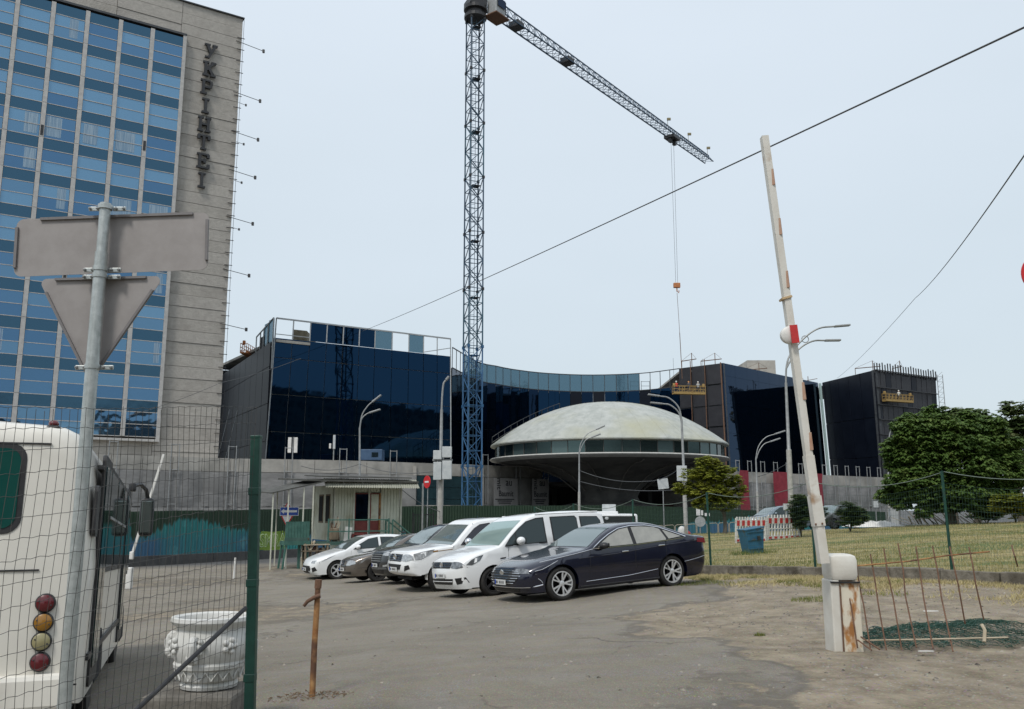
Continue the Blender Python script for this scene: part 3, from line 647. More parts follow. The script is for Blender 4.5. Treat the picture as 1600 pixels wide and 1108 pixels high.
# left flank of the block, going back
BD = Vector((-TN.x, -TN.y, 0)); BD = Vector((-0.547, 0.837, 0))
S1 = L1.copy(); S2 = L1 + BD * 6.0; S1b = L1b.copy(); S2b = L1b + BD * 6.3
_fa, _fb = S2b + BD * 14, S1b.copy(); _fc = Vector((S1b.x, S1b.y, EYE + 18.2)); _fd = Vector((S2b.x, S2b.y, EYE + 16.9)) + BD * 14
facade(left, _fa, _fb, _fc, _fd, lsp(9), [0, .28, .55, .82, 1], lambda i, j: G_blackp, gap=.03, jit=.01, back=M_blk)
zf = [0, 0.36, 0.72, 1.0]
for (k, f0, f1, z0, z1, m) in [(0, .02, .3, 17.8, 20.9, G_clear), (1, .32, .55, 17.8, 20.7, G_clear), (2, .02, .95, 15.4, 17.7, G_clear), (3, .55, .75, 14.6, 19.4, G_blackp), (4, .02, .98, 4.0, 10, G_curve), (5, .02, .98, 10.1, 15.3, G_curve)]:
    A = S1 + BD * 6 * f0 - TD * 0.25; B = S1 + BD * 6 * f1 - TD * 0.25
    MB().slab((A.x, A.y, EYE + z0), (B.x, B.y, EYE + z0), (B.x, B.y, EYE + z1), (A.x, A.y, EYE + z1), TD * 0.1).build('glass_panel', m, left)
b = MB()
for f in (0, .3, .55, .75, 1.0): A = S1 + BD * 6 * f - TD * 0.3; b.bar((A.x, A.y, EYE + 15.2), (A.x, A.y, EYE + 20.9 - 1.2 * f), 0.12)
A = S1 - TD * .3; B = S1 + BD * 6 - TD * .3; b.bar((A.x, A.y, EYE + 20.9), (B.x, B.y, EYE + 19.7), 0.12); b.bar((A.x, A.y, EYE + 17.7), (B.x, B.y, EYE + 17.3), 0.1)
b.build('parapet_frame', M_lframe, left)
A = S1 + BD * 9 - TD * 1.2; b = MB()
for dx in (0, 1): b.bar(A + TD * (-dx * 0.9) + Vector((0, 0, -9.5)), A + TD * (-dx * .9) + Vector((0, 0, -17.5)) - TD * 1.5, 0.06)
b.build('ladder_rail', M_lframe, left)
back = thing('glass_block', 'low dark block end wall between the grey tower and the taller blue block', 'building', (-34, 116, 4), world=True, group='wings of the dark glass complex')
A = at(338, 578, 114); B = at(382, 580, 114); MB().slab((A.x - 3, A.y, 3.5), (B.x + 4, B.y, 3.5), (B.x + 4, B.y, B.z), (A.x - 3, A.y, A.z), (0, 12, 0)).build('wall', G_blackp, back)

# ---- curved amphitheatre of glass
cp = [atz(px, py, HB) for px, py in [(707, 543), (724, 553), (750, 567), (775, 572), (800, 577), (850, 583), (920, 586), (1000, 583.5), (1062, 576)]]
cpts = catmull([(p.x, p.y) for p in cp], 12); cl = [0]
for a_, b_ in zip(cpts[:-1], cpts[1:]): cl.append(cl[-1] + float(np.linalg.norm(b_ - a_)))
NC = 27; cs = [cl[-1] * i / NC for i in range(NC + 1)]
cxy = [(float(np.interp(s, cl, [p[0] for p in cpts])), float(np.interp(s, cl, [p[1] for p in cpts]))) for s in cs]
curve = thing('glass_wall', 'long curved glass wall behind the concrete saucer with pale see-through top panes', 'building', (10, 130, 4), world=True, group='wings of the dark glass complex')
zz = [4.0, 8.6, 13.0, 18.3 + EYE, HB + EYE]
cb = MB(); fr = MB()
for i in range(NC):
    a_, b_ = cxy[i], cxy[i + 1]
    for j in range(4):
        if j == 3:
            if i < 3 or i in (NC - 2,): continue
            m = G_clear if i < NC - 4 else (None)
            if i == NC - 5 or i == NC - 6: m = G_curve if rnd.random() < 0.0 else G_clear
            if m is None: continue
        else:
            m = G_curve
            if j == 2: m = G_block if (i % 5 != 3) else G_curve
            if j == 2 and i in (17, 19, NC - 4): m = G_blackp
        t = Vector((b_[0] - a_[0], b_[1] - a_[1], 0)); g = 0.03 / t.length; nn = Vector((-t.y, t.x, 0)).normalized()
        if nn.y < 0: nn = -nn
        A = Vector((a_[0], a_[1], 0)) + t * g; B = Vector((a_[0], a_[1], 0)) + t * (1 - g); z0, z1 = zz[j] + .03, zz[j + 1] - .03
        MB().slab((A.x, A.y, z0), (B.x, B.y, z0), (B.x, B.y, z1), (A.x, A.y, z1), nn * 0.1).build('glass_panel', m, curve)
    for z in (zz[3], zz[4]): fr.bar((a_[0], a_[1], z), (b_[0], b_[1], z), 0.12)
    fr.bar((a_[0], a_[1], zz[3] - 0.4), (a_[0], a_[1], zz[4]), 0.09)
    t = Vector((b_[0] - a_[0], b_[1] - a_[1], 0)); nn = Vector((-t.y, t.x, 0)).normalized(); nn = nn if nn.y > 0 else -nn
    cb.slab(Vector((a_[0], a_[1], 3.5)) + nn * .15, Vector((b_[0], b_[1], 3.5)) + nn * .15, Vector((b_[0], b_[1], zz[3])) + nn * .15, Vector((a_[0], a_[1], zz[3])) + nn * .15, nn * 0.4)
cb.build('backing_wall', M_frame, curve); fr.build('parapet_frame', M_frame, curve)
b = MB()   # scaffold bits on the roof behind the clear panes
for px in (985, 1002): 
    p = at(px, 600, 139); 
    for dx in (0, 1.3): b.bar((p.x + dx, p.y, 19.5), (p.x + dx, p.y, 21.6), 0.06)
    for dz in (20.1, 20.8, 21.5): b.bar((p.x, p.y, dz), (p.x + 1.3, p.y, dz), 0.05)
b.build('roof_railing', M_frame, curve)

# ---- right block: end face of dark metal panels, then the long blue glass face
R0 = atz(1060, 575.5, HB); R1 = atz(1129, 567, HB); R2 = atz(1278, 598, HB); R3 = atz(1366, 578, HB); R4 = atz(1462, 591, HB)
def low(p, dx=0.0): return Vector((p.x + dx, p.y, 4.0))
right = thing('glass_block', 'dark blue glass block with a bare grey metal end face right of the saucer', 'building', (R1.x, R1.y, 4), world=True, group='wings of the dark glass complex')
R1b = at(1137, 730, R1.y); R1b.z = 4.0; R2b = at(1290, 745, R2.y); R2b.z = 4.0; _nr = Vector((.69, -.72, 0)); R1b += _nr * 1.3; R2b += _nr * 1.3; R1b.x -= .9; R2b.x -= .9
def mfe(i, j):
    if i == 0 and j in (3,): return G_curve
    if (i, j) in ((1, 2), (1, 1)): return G_curve
    return G_metalp
facade(right, low(R0), R1b, R1, R0, [0, .3, .62, 1], lsp(6), mfe, gap=0.10, jit=0.08, name='metal_panel')
facade(right, R1b, R2b, R2, R1, lsp(9), [0, .22, .45, .68, .90, 1], lambda i, j: G_block, gap=0.012, jit=0.004, back=M_blk)
b = MB(); b.bar(R1 + Vector((-0.4, -0.4, 0)), R1b + Vector((-0.5, -0.5, 0)) + (R1 - R1b) * 0.1, 0.15)
for f in (.3, .62):
    P = R0 * (1 - f) + R1 * f; b.bar(P + Vector((-0.2, -0.3, 0.8)), Vector((P.x - .2, P.y - .3, 8)), 0.1)
b.build('hoist_mast', M_rustd, right)
pr = [R0 - Vector((0, 0, .5)), R1 + Vector((.1, .3, -.5)), R2 + Vector((0, .5, -.5)), R2 + Vector((-8, 18, -.5)), R0 + Vector((0, 22, -.5))]
MB().prism(pr, (0, 0, -0.3)).build('roof', M_conc2, right)
A = at(1168, 577, 143); B = at(1212, 577, 143); b = MB(); b.slab((A.x, A.y, 19), (B.x, B.y, 19), (B.x, B.y, at(1190, 563, 143).z), (A.x, A.y, at(1190, 563, 143).z), (0, 6, 0)); b.build('plant_room', M_conc2, right)
def gantry(par, px, Y, w_px, zbase):      # rope beam resting on the roof edge
    b = MB(); A = at(px - w_px * .5, 560, Y); B = at(px + w_px * .5, 560, Y); zt = zbase + 1.1
    b.tube([(A.x, A.y, zt - .25), (B.x, B.y + 1.5, zt + .35)], 0.07, 5); m = at(px + w_px * .15, 560, Y); b.tube([(m.x, m.y + .5, zbase - .4), (m.x, m.y + .5, zt + 1.1)], 0.06, 5)
    b.tube([(m.x, m.y + .5, zt + 1.1), (A.x, A.y, zt - .2)], 0.02, 4); b.tube([(m.x, m.y + .5, zt + 1.1), (B.x, B.y + 1.5, zt + .4)], 0.02, 4); b.tube([(A.x, A.y, zt - .2), (A.x, A.y, zt - 1.2)], 0.05, 4)
    b.build('rope_beam', M_rustd, par)
for px, w_ in ((1078, 26), (1113, 36), (1180, 44)): gantry(right, px, 131 if px < 1150 else 140, w_, HB + EYE)
# recessed wing with vertical panels, then the finned end
wing = thing('glass_block', 'black panelled wing at the far right with a studded end face and pale corner strip', 'building', (R3.x, R3.y, 4), world=True, group='wings of the dark glass complex')
R3b = at(1380, 746, R3.y); R3b.z = 3.6
facade(wing, R2b + Vector((.6, -.2, 0)), R3b, R3, R2 + Vector((.6, -.2, 0)), [0, .04, .16, .32, .52, .74, 1], [0, .3, .62, 1], lambda i, j: G_blackp, gap=0.05, jit=0.01)
R4b = Vector((R4.x - 0.6, R4.y, 3.6))
nW = facade(wing, R3b, R4b, R4, R3, lsp(12), [0, .12, .24, .36, .48, .60, .72, .86, 1], lambda i, j: G_metalp if (i * 7 + j * 3) % 5 else G_blackp, gap=0.05, jit=0.05, name='metal_panel')
b = MB()
for f in (0.02, .5): pass
A = R2 + Vector((.1, -.6, -.2)); B = R2b + Vector((.1, -.6, 0)); b.bar(A, B, 0.32); b.build('corner_strip', pm('pale_corner_strip', (.42, .55, .54), None, 1, .4), wing)
b = MB()
for j in (.12, .24, .36, .48, .60, .72, .86, 1.0): b.bar(cellp(R3b, R4b, R4, R3, 0, j) + nW * .25, cellp(R3b, R4b, R4, R3, 1, j) + nW * .25, 0.22, 0.12)
b.build('ledge', M_blk, wing)
for k in range(25):
    P = cellp(R3b, R4b, R4, R3, k / 24, 1); MB().box((P.x, P.y - .1, P.z + rnd.uniform(.25, .6)), (0.14, 0.14, 1.5)).build('roof_stud', M_blk, wing)
b = MB()
for dx in (0, .9): b.bar((R4.x + .25 + dx, R4.y, 4), (R4.x + .25 + dx, R4.y, HB + 2.2), 0.08)
for k in range(22): z = 5 + k * .85; b.bar((R4.x + .25, R4.y, z), (R4.x + 1.15, R4.y, z), 0.05); b.bar((R4.x + .25, R4.y, z), (R4.x + 1.15, R4.y, z + .8), 0.04)
b.build('scaffold_ladder', M_steel, wing)
MB().prism([R2 + Vector((.6, .5, -.5)), R3 + Vector((0, .5, -.5)), R4 + Vector((0, .5, -.5)), R4 + Vector((-6, 18, -.5)), R2 + Vector((4, 18, -.5))], (0, 0, -.3)).build('roof', M_blk, wing)
MB().slab(R4b, R4b + Vector((-6, 18, 0)), R4 + Vector((-6, 18, 0)), R4, (-.4, 0, 0)).build('flank_wall', M_blk, wing)
for px, w_ in ((1358, 46), (1404, 22)): gantry(wing, px, 138, w_, HB + EYE)
b = MB()
for px in (1240, 1262): 
    A = at(px, 583, 150); b.tube([(A.x, A.y, HB + 1.2), (A.x, A.y, HB + 3)], .06, 4); b.tube([(A.x - 1.6, A.y, HB + 2), (A.x + 1.6, A.y, HB + 2.6)], .05, 4)
b.build('rope_beam', M_rustd, wing)

# ================================================================== podium: parapet, netting, scaffold uprights
podL = [atz(70, 706, 4.7), atz(345, 716, 4.65), atz(545, 719.5, 4.7), atz(760, 727, 4.6), atz(848, 730, 4.75)]
podR = [atz(1128, 735.5, 4.3), atz(1160, 737, 4.3), atz(1400, 747, 4.15)]
def podium(name, label, pts, step, fr, bands=()):
    P = thing(name, label, 'podium', (pts[0].x, pts[0].y, -1.4), world=True, group='concrete podium under the glass blocks')
    cl = [0]
    for a_, b_ in zip(pts[:-1], pts[1:]): cl.append(cl[-1] + (b_ - a_).length)
    n = round(cl[-1] / step); S = [cl[-1] * i / n for i in range(n + 1)]
    q = [Vector((float(np.interp(s, cl, [p.x for p in pts])), float(np.interp(s, cl, [p.y for p in pts])), float(np.interp(s, cl, [p.z for p in pts])))) for s in S]
    core = MB()
    for i in range(n):
        a_, b_ = q[i], q[i + 1]; t = (b_ - a_); t.z = 0; nn = Vector((-t.y, t.x, 0)).normalized(); nn = nn if nn.y > 0 else -nn
        g = t.normalized() * 0.02; m = fr(pxof((a_ + b_) / 2), n)
        hb = 1.25
        MB().slab((a_ + g) - Vector((0, 0, hb)), (b_ - g) - Vector((0, 0, hb)), b_ - g, a_ + g, nn * 0.4).build('parapet_slab', M_conc2, P)
        core.slab(a_ + nn * .45 - Vector((0, 0, 7)), b_ + nn * .45 - Vector((0, 0, 7)), b_ + nn * .45 - Vector((0, 0, .1)), a_ + nn * .45 - Vector((0, 0, .1)), nn * 8)
        if m == 'open': continue
        ln = [-nn * (0.3 + rnd.uniform(0, .12)) for _ in range(3)]
        lo = -1.5
        if m is not None:
            zt, zm = a_.z - hb - 0.05, 1.75
            for (z1, z0) in ((zt, zm + .02), (zm - .02, lo)):
                # a slack sheet: 5 x 4 grid, bulging a little
                b = MB(); vs = []; fs = []; nx, nz = 5, 4
                for jz in range(nz + 1):
                    for ix in range(nx + 1):
                        f = ix / nx; g2 = jz / nz; p = a_ * (1 - f) + b_ * f; bul = 0.15 * math.sin(math.pi * f) * math.sin(math.pi * g2) + rnd.uniform(-.05, .05)
                        vs.append(Vector((p.x, p.y, z0 + (z1 - z0) * g2 + (rnd.uniform(-.06, .06) if jz == 0 else 0))) - nn * (0.35 + bul))
                for jz in range(nz):
                    for ix in range(nx): k = jz * (nx + 1) + ix; fs.append((k, k + 1, k + nx + 2, k + nx + 1))
                b.add(vs, fs); b.build('net_sheet', m, P, smooth=True, fix=False)
    core.build('podium_wall', M_conc2, P)
    return P, q
def pxof(p): return 800 + F * (p.x / p.y) * (_c - ((554 - 745) / F) * _s)
PL, qL = podium('podium', 'netting covered concrete podium wall from the tower to the crane', podL, 2.6, lambda x, n: ('open' if 664 < x < 762 else (M_net if x < 560 else M_net2)))
PR, qR = podium('podium', 'netting covered concrete podium wall with red cloth strips, right of the saucer', podR, 2.4, lambda i, n: M_net)
# garage mouth beside the crane
_oi = [i for i, p in enumerate(qL) if 640 < pxof(p) < 775]; A, B = qL[_oi[0]].copy(), qL[_oi[-1]].copy(); ga = thing('garage_shutter', 'dark green slatted shutter in the podium behind the crane mast', 'shutter', (A.x, A.y, -1.4), world=True); t = (B - A).normalized(); nn = Vector((t.y, -t.x, 0)); M_teald = pm('shutter_teal', (.006, .026, .032), (.012, .04, .048), 2, .4)
zt = at(700, 742, A.y).z - .1
for k in range(5): z0 = -1.0 + k * (zt + 1.0) / 5; MB().slab((A.x + .2, A.y, z0 + .04) , (B.x, B.y, z0 + .04), (B.x, B.y, z0 + (zt + 1) / 5), (A.x + .2, A.y, z0 + (zt + 1) / 5), (0, .25, 0)).build('shutter_slat', M_teald, ga)
b = MB(); b.bar((A.x, A.y, -1.4), (A.x, A.y, zt + 1), .35); b.bar(B + nn * 0 + Vector((0, 0, -B.z - 1.4)), Vector((B.x, B.y, zt + 1)), .3); b.bar((A.x, A.y - .3, 1.9), (B.x, B.y - .3, 1.9), .12); b.build('door_frame', M_conc2, ga)
MB().box(((A.x + B.x) / 2, (A.y + B.y) / 2 - 1.0, -0.7), ((B - A).length, 1.2, 1.3), rz=math.atan2(t.y, t.x)).build('threshold', M_conc2, ga)
# scaffold frames along the edge: pairs of uprights poking above the parapet
def scaf(q, ks, par, grp, lab, m=M_steel, up=1.15):
    for i in ks:
        a_ = q[i]; t = (q[min(i + 1, len(q) - 1)] - q[max(i - 1, 0)]); t.z = 0; t.normalize(); nn = Vector((t.y, -t.x, 0)); nn = nn if nn.y < 0 else -nn
        o = thing('scaffolding', lab, 'scaffold frame', (a_.x, a_.y, -1.4), world=True, group=grp)
        for d in (-.35, .35):
            p = a_ + t * d + nn * .55; MB().tube([(p.x, p.y, -1.4), (p.x, p.y, a_.z + up)], .045, 5).build('upright', m, o)
        for z in (0.3, 2.0, a_.z - 1.2, a_.z + up - .1): p = a_ + nn * .55; MB().tube([p + t * .35 + Vector((0, 0, z - p.z)), p - t * .35 + Vector((0, 0, z - p.z))], .035, 4).build('rung', m, o)
scaf(qL, range(2, len(qL), 2), PL, 'scaffold frames along the podium', 'thin grey scaffold frame standing against the netted podium wall left of the saucer')
scaf(qR, range(1, len(qR), 1), PR, 'scaffold frames on the right podium', 'thin grey scaffold frame standing against the podium wall right of the saucer', up=1.3)
# red cloth strips
for px, w_, lb in ((1160, 15, 'red cloth strip on the podium half hidden by the small tree'), (1216, 23, 'widest red cloth strip on the podium between two lamp posts'), (1276, 11, 'narrow red cloth strip on the podium behind the raised barrier boom')):
    A = None
    for k in range(len(qR) - 1):
        ra = 800 + F * qR[k].x / qR[k].y * 1.0; 
    def podpt(pxx, q):
        best = None
        for a_, b_ in zip(q[:-1], q[1:]):
            for f in np.linspace(0, 1, 9):
                p = a_ * (1 - f) + b_ * f; y = p.y / (_c - ((554 - 760) / F) * _s); xx = 800 + F * p.x / y * 1.0
                if best is None or abs(xx - pxx) < best[0]: best = (abs(xx - pxx), p.copy())
        return best[1]
    a_ = podpt(px - w_ / 2, qR); b_ = podpt(px + w_ / 2, qR); b = MB(); vs = []; fs = []
    for jz in range(8):
        for ix in range(4):
            p = a_ * (1 - ix / 3) + b_ * (ix / 3); vs.append((p.x + rnd.uniform(-.06, .06), p.y - 1.0 - .1 * math.sin(ix * 2 + jz), -1.0 + (p.z + 1.1) * jz / 7))
    for jz in range(7):
        for ix in range(3): k = jz * 4 + ix; fs.append((k, k + 1, k + 5, k + 4))
    b.add(vs, fs); ob = b.build('cloth_strip', M_redcloth, None, smooth=True, origin=(a_.x, a_.y, -1), fix=False); single(ob, lb, 'banner', 'red cloth strips on the podium')
# Baumit banners (printed mesh sheets)
def textobj(s, size, m, par, M, name='lettering', ext=0.01, align='CENTER', bold=0.0, sx=1.0):
    c = bpy.data.curves.new(name, 'FONT'); c.body = s; c.size = size; c.extrude = ext; c.align_x = align; c.align_y = 'CENTER'; c.offset = bold; c.resolution_u = 3
    tmp = bpy.data.objects.new(name, c); COL.objects.link(tmp); dgx = bpy.context.evaluated_depsgraph_get(); mt = bpy.data.meshes.new_from_object(tmp.evaluated_get(dgx)); bpy.data.objects.remove(tmp); mt.materials.clear(); mt.materials.append(m); o = bpy.data.objects.new(name, mt); COL.objects.link(o); o.parent = par; o.matrix_local = M @ Matrix.Diagonal((sx, 1, 1, 1)); return o
M_ink = pm('banner_ink', (0.05, 0.05, 0.055), None, 1, 0.8); M_ban = pm('banner_mesh', (0.40, 0.39, 0.38), (0.50, 0.49, 0.48), 1.5, 0.9, bump=.02, bscale=2)
for (px0, px1, lb) in ((765, 802, 'printed mesh banner right beside the blue crane mast'), (823, 850, 'printed mesh banner at the podium end in front of the saucer')):
    a_ = podpt(px0, qL); b_ = podpt(px1, qL); t = (b_ - a_); t.z = 0; Wb = t.length; t.normalize(); nn = Vector((t.y, -t.x, 0))
    bo = thing('banner', lb, 'banner', tuple(Vector((a_.x, a_.y, 0)) + nn * 0.75), group='printed banners on the podium'); bo.rotation_euler = (0, 0, math.atan2(t.y, t.x))
    z1 = a_.z - 1.35; b = MB(); b.box((Wb / 2, 0, (z1 - .9) / 2), (Wb, .02, z1 + .9)); b.build('sheet', M_ban, bo)
    S = Matrix.Translation((Wb * .5, -.03, 3.2)) @ Matrix.Rotation(R(90), 4, 'X'); textobj('Baumit', 0.88, M_ink, bo, S, bold=.006, sx=.98)
    S = Matrix.Translation((Wb * .62, -.03, z1 - .45)) @ Matrix.Rotation(R(90), 4, 'X'); textobj('au', 1.15, M_ink, bo, S, bold=.006)
    S = Matrix.Translation((Wb * .2, -.03, z1 - .6)) @ Matrix.Rotation(R(90), 4, 'X') @ Matrix.Rotation(R(-90), 4, 'Z'); textobj('mit', .95, M_ink, bo, S, bold=.006)
    b = MB()
    for z, ww in ((2.6, .8), (2.42, .6), (2.2, .5)): b.box((Wb * .45, -.03, z), (Wb * ww, .01, .1))
    b.build('small_print', M_ink, bo)

# ================================================================== the concrete saucer
sc_c = Vector((0, 98.0)); sc_x = at(950, 690, 98).x
saucer = thing('concrete_saucer', 'huge concrete flying saucer shaped hall with pale patchy dome and window ring', 'building', (sc_x, 98.0, -1.4))
zR = at(950, 683, 98 - 12.9).z + 1.4          # rim height over the thing's base
RR = 13.0
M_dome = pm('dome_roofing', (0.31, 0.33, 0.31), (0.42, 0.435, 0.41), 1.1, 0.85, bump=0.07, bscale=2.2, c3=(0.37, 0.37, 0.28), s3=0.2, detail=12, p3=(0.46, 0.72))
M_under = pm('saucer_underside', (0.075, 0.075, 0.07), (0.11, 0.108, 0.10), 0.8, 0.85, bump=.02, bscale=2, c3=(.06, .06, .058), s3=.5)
M_rim = pm('saucer_rim', (0.36, 0.36, 0.34), (0.46, 0.455, 0.43), 2, 0.8)
hz = 5.6
prof = []
for i in range(15):
    f = i / 14; r = RR * (1 - f); prof.append((max(r, 1e-4), zR + hz * (1 - (r / RR) ** 2.15) * (0.72 + 0.28 * 1) * 0.86))
b = MB(); b.lathe([(RR - .8, zR - .28), (RR, zR - .12)] + prof, 72); b.build('dome_roof', M_dome, saucer, smooth=True, angle=50)
b = MB()
for k in range(36):
    q = 2 * math.pi * k / 36; pts = [(math.cos(q) * r, math.sin(q) * r, z + .004) for r, z in prof[:-1]]; b.tube(pts, .012, 3)
b.build('roof_seam', M_dome, saucer)
zl = zR - 1.55
b = MB(); b.lathe([(RR - 1.2, zl + .1), (RR - .05, zl + .12), (RR + .12, zl), (RR - .02, zl - .12), (RR - .9, zl - .3)], 72); b.build('lower_rim', M_rim, saucer, smooth=True, angle=30)
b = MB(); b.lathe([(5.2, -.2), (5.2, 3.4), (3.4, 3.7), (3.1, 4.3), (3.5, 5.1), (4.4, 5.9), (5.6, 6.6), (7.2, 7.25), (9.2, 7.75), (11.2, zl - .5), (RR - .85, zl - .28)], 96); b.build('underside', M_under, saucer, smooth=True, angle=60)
NP = 44; rw = RR - 0.55; M_pane = [glassmat('saucer_glass_a', (.075, .115, .115), .12, diff=.75), glassmat('saucer_glass_b', (.04, .065, .065), .12, diff=.75), glassmat('saucer_glass_c', (.10, .15, .15),   .25, diff=.5)]
b = MB(); b.lathe([(rw - .35, zl), (rw - .35, zR - .2)], 60); b.build('ring_wall', M_blk, saucer)
for k in range(NP):
    q0 = 2 * math.pi * (k + .02) / NP; q1 = 2 * math.pi * (k + .98) / NP
    A = Vector((math.cos(q0) * rw, math.sin(q0) * rw, zl + .1)); B = Vector((math.cos(q1) * rw, math.sin(q1) * rw, zl + .1)); nn = -((A + B) / 2).normalized(); nn.z = 0
    up = Vector((0, 0, zR - .22 - zl - .1)); MB().slab(A, B, B + up, A + up, nn * .06).build('window_pane', M_pane[(k * 7) % 3 if k % 4 else 1], saucer)
for k in range(NP): q = 2 * math.pi * k / NP; MB().box((math.cos(q) * (rw + .03), math.sin(q) * (rw + .03), (zl + zR) / 2), (.07, .05, zR - zl - .2), rz=q).build('window_post', M_under, saucer)
b = MB()
for k in range(12):
    q = 2 * math.pi * (k + .35) / 12; pts = [(math.cos(q) * r, math.sin(q) * r, z - .1) for r, z in ((3.7, 5.0), (5.6, 6.5), (7.2, 7.15), (9.2, 7.65), (11.2, zl - .6), (RR - 1.0, zl - .38))]; b.tube(pts, .07, 4)
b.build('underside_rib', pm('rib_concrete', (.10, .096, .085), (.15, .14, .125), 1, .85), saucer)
b = MB(); b.lathe([(8.5, -.3), (8.5, .25), (4, .28)], 40); b.build('plinth', M_under, saucer)
uc = thing('undercroft', 'dark recess of bare columns and slabs under the saucer behind the hoarding', 'undercroft', (sc_x, 108, -1.4))
for (x0, x1, z0, z1) in ((-12, 17, 0, 6.3),): MB().box(((x0 + x1) / 2, 3, (z0 + z1) / 2), (x1 - x0, .4, z1 - z0)).build('rear_wall', pm('undercroft_shade', (.018, .017, .018), (.03, .028, .028), .8, .9), uc)  # dark backdrop: the shadow under the saucer is put into this near-black colour
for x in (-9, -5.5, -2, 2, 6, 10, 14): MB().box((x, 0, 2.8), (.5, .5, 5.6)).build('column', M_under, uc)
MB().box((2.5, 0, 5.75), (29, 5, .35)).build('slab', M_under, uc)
MB().box((6, -.6, 3.0), (20, .06, .9)).build('red_strip', pm('dull_red', (.06, .015, .015), None, 1, .8), uc)
# scaffold stair rail climbing the dome on the left
b = MB(); pr_ = []
for f in np.linspace(0, 1, 12):
    r = RR * (1 - .55 * f); z = zR + hz * (1 - (r / RR) ** 2.15) * .86; q = R(172 - 20 * f); pr_.append(Vector((sc_x + math.cos(q) * r, 98 + math.sin(q) * r, z - 1.4)))
for a_, b_ in zip(pr_[:-1], pr_[1:]):
    for dz in (.55, 1.15): b.tube([a_ + Vector((0, 0, dz)), b_ + Vector((0, 0, dz))], .03, 4)
for a_ in pr_: b.tube([a_ - Vector((0, 0, .2)), a_ + Vector((0, 0, 1.2))], .03, 4)
ob = b.build('stair_railing', M_frame, None, origin=pr_[0]); single(ob, 'thin scaffold railing climbing the left side of the saucer dome', 'railing')

# ================================================================== tower crane
CY = 90.0; cbase = at(737, 786, CY); cx = cbase.x
crane = thing('tower_crane', 'tall blue lattice tower crane with its jib reaching right over the saucer', 'crane', (cx, CY, -1.4), world=True)
ca = R(24); hw = 0.76; ZM = at(736, 32, CY).z
def corner(k, z, h=hw):
    a = ca + math.pi / 4 + k * math.pi / 2; return Vector((cx + math.cos(a) * h * 1.414, CY + math.sin(a) * h * 1.414, z))
MB().box((cx, CY, -1.0), (4.4, 4.4, 1.6), rz=ca).build('foundation', M_conc2, crane)
z = -0.3; nsec = 9; sh = (ZM - z) / nsec
for s_ in range(nsec):
    z0 = z + sh * s_; b = MB()
    for k in range(4): b.bar(corner(k, z0), corner(k, z0 + sh), 0.15)
    nb = 4; bh = sh / nb
    for j in range(nb):
        za = z0 + bh * j
        for k in range(4):
            b.bar(corner(k, za + .02), corner(k + 1, za + .02), 0.06)
            if (j + k) % 2: b.bar(corner(k, za), corner(k + 1, za + bh), 0.07)
            else: b.bar(corner(k + 1, za), corner(k, za + bh), 0.07)
    o = b.build('mast_section', M_crane if s_ < 3 else (M_cranej if s_ % 3 else M_craneT), crane, fix=False)
    for k in range(4): MB().box(corner(k, z0 + sh - .02), (.24, .24, .3), rz=ca).build('joint', M_blk if s_ > 2 else M_crane, crane)
    MB().box((cx + .1, CY, z0 + sh - .9), (.9, .9, .06), rz=ca).build('landing', M_blk if s_ > 2 else M_crane, crane)
b = MB()
for k in (0.35,): 
    p = corner(0, 0) * .5 + corner(2, 0) * .5
    for d in (-.2, .2): b.bar((p.x + d - .1, p.y - .2, 0), (p.x + d - .1, p.y - .2, ZM), 0.05)
    for i in range(110): b.bar((p.x - .3, p.y - .2, i * .5), (p.x + .1, p.y - .2, i * .5), 0.03)
b.build('ladder', M_craneT, crane, fix=False)
# slewing ring, cab, head
b = MB(); b.lathe([(1.0, 0), (1.25, .15), (1.25, .5), (.95, .6), (.95, 1.0), (1.3, 1.1), (1.3, 1.5)], 20, (cx, CY, ZM)); b.box((cx, CY, ZM + 1.9), (2.0, 2.0, .8), rz=ca); b.build('slewing_ring', M_blk, crane)
JT = atz(1108, 252, ZM + 3.2 - EYE); J0 = Vector((cx, CY, ZM + 2.6)); JT.z = J0.z + .4
jd = (JT - J0); JL = jd.length; jd.normalize(); js = Vector((jd.y, -jd.x, 0)).normalized(); ju = js.cross(jd); ju = ju if ju.z > 0 else -ju
b = MB()
for k in range(4): b.bar(corner(k, ZM + 2.2, .7), corner(k, ZM + 8.0, .25), 0.16)
for i in range(4):
    for k in range(4): b.bar(corner(k, ZM + 2.4 + i * 1.4, .7 - .11 * i), corner(k + 1, ZM + 3.8 + i * 1.4, .59 - .11 * i), .08)
b.build('tower_head', M_cranej, crane)
cc = J0 + js * 1.7 + jd * 1.6 + Vector((0, 0, -1.0)); Mc = Matrix((jd, -js, Vector((0, 0, 1)))).transposed()
b = MB(); b.cbox(cc, (1.7, 1.3, 1.9), .08, Mc); b.build('cab', M_steel, crane)
b = MB(); b.box(cc + jd * .97 + Vector((0, 0, .15)), (.04, 1.2, 1.5), M=Mc); b.box(cc + js * .77 + Vector((0, 0, .3)), (1.3, .04, 1.0), M=Mc); b.build('cab_window', G_curve, crane)
b = MB(); b.box(cc - Vector((0, 0, 1.2)), (2.4, 1.9, .12), M=Mc); b.build('cab_floor', M_rustd, crane)
nj = 11; sl = (JL - 1.2) / nj; jw, jh = .72, 1.75
def jp(l, side, up): return J0 + jd * (1.2 + l) + js * (side * jw) + ju * up
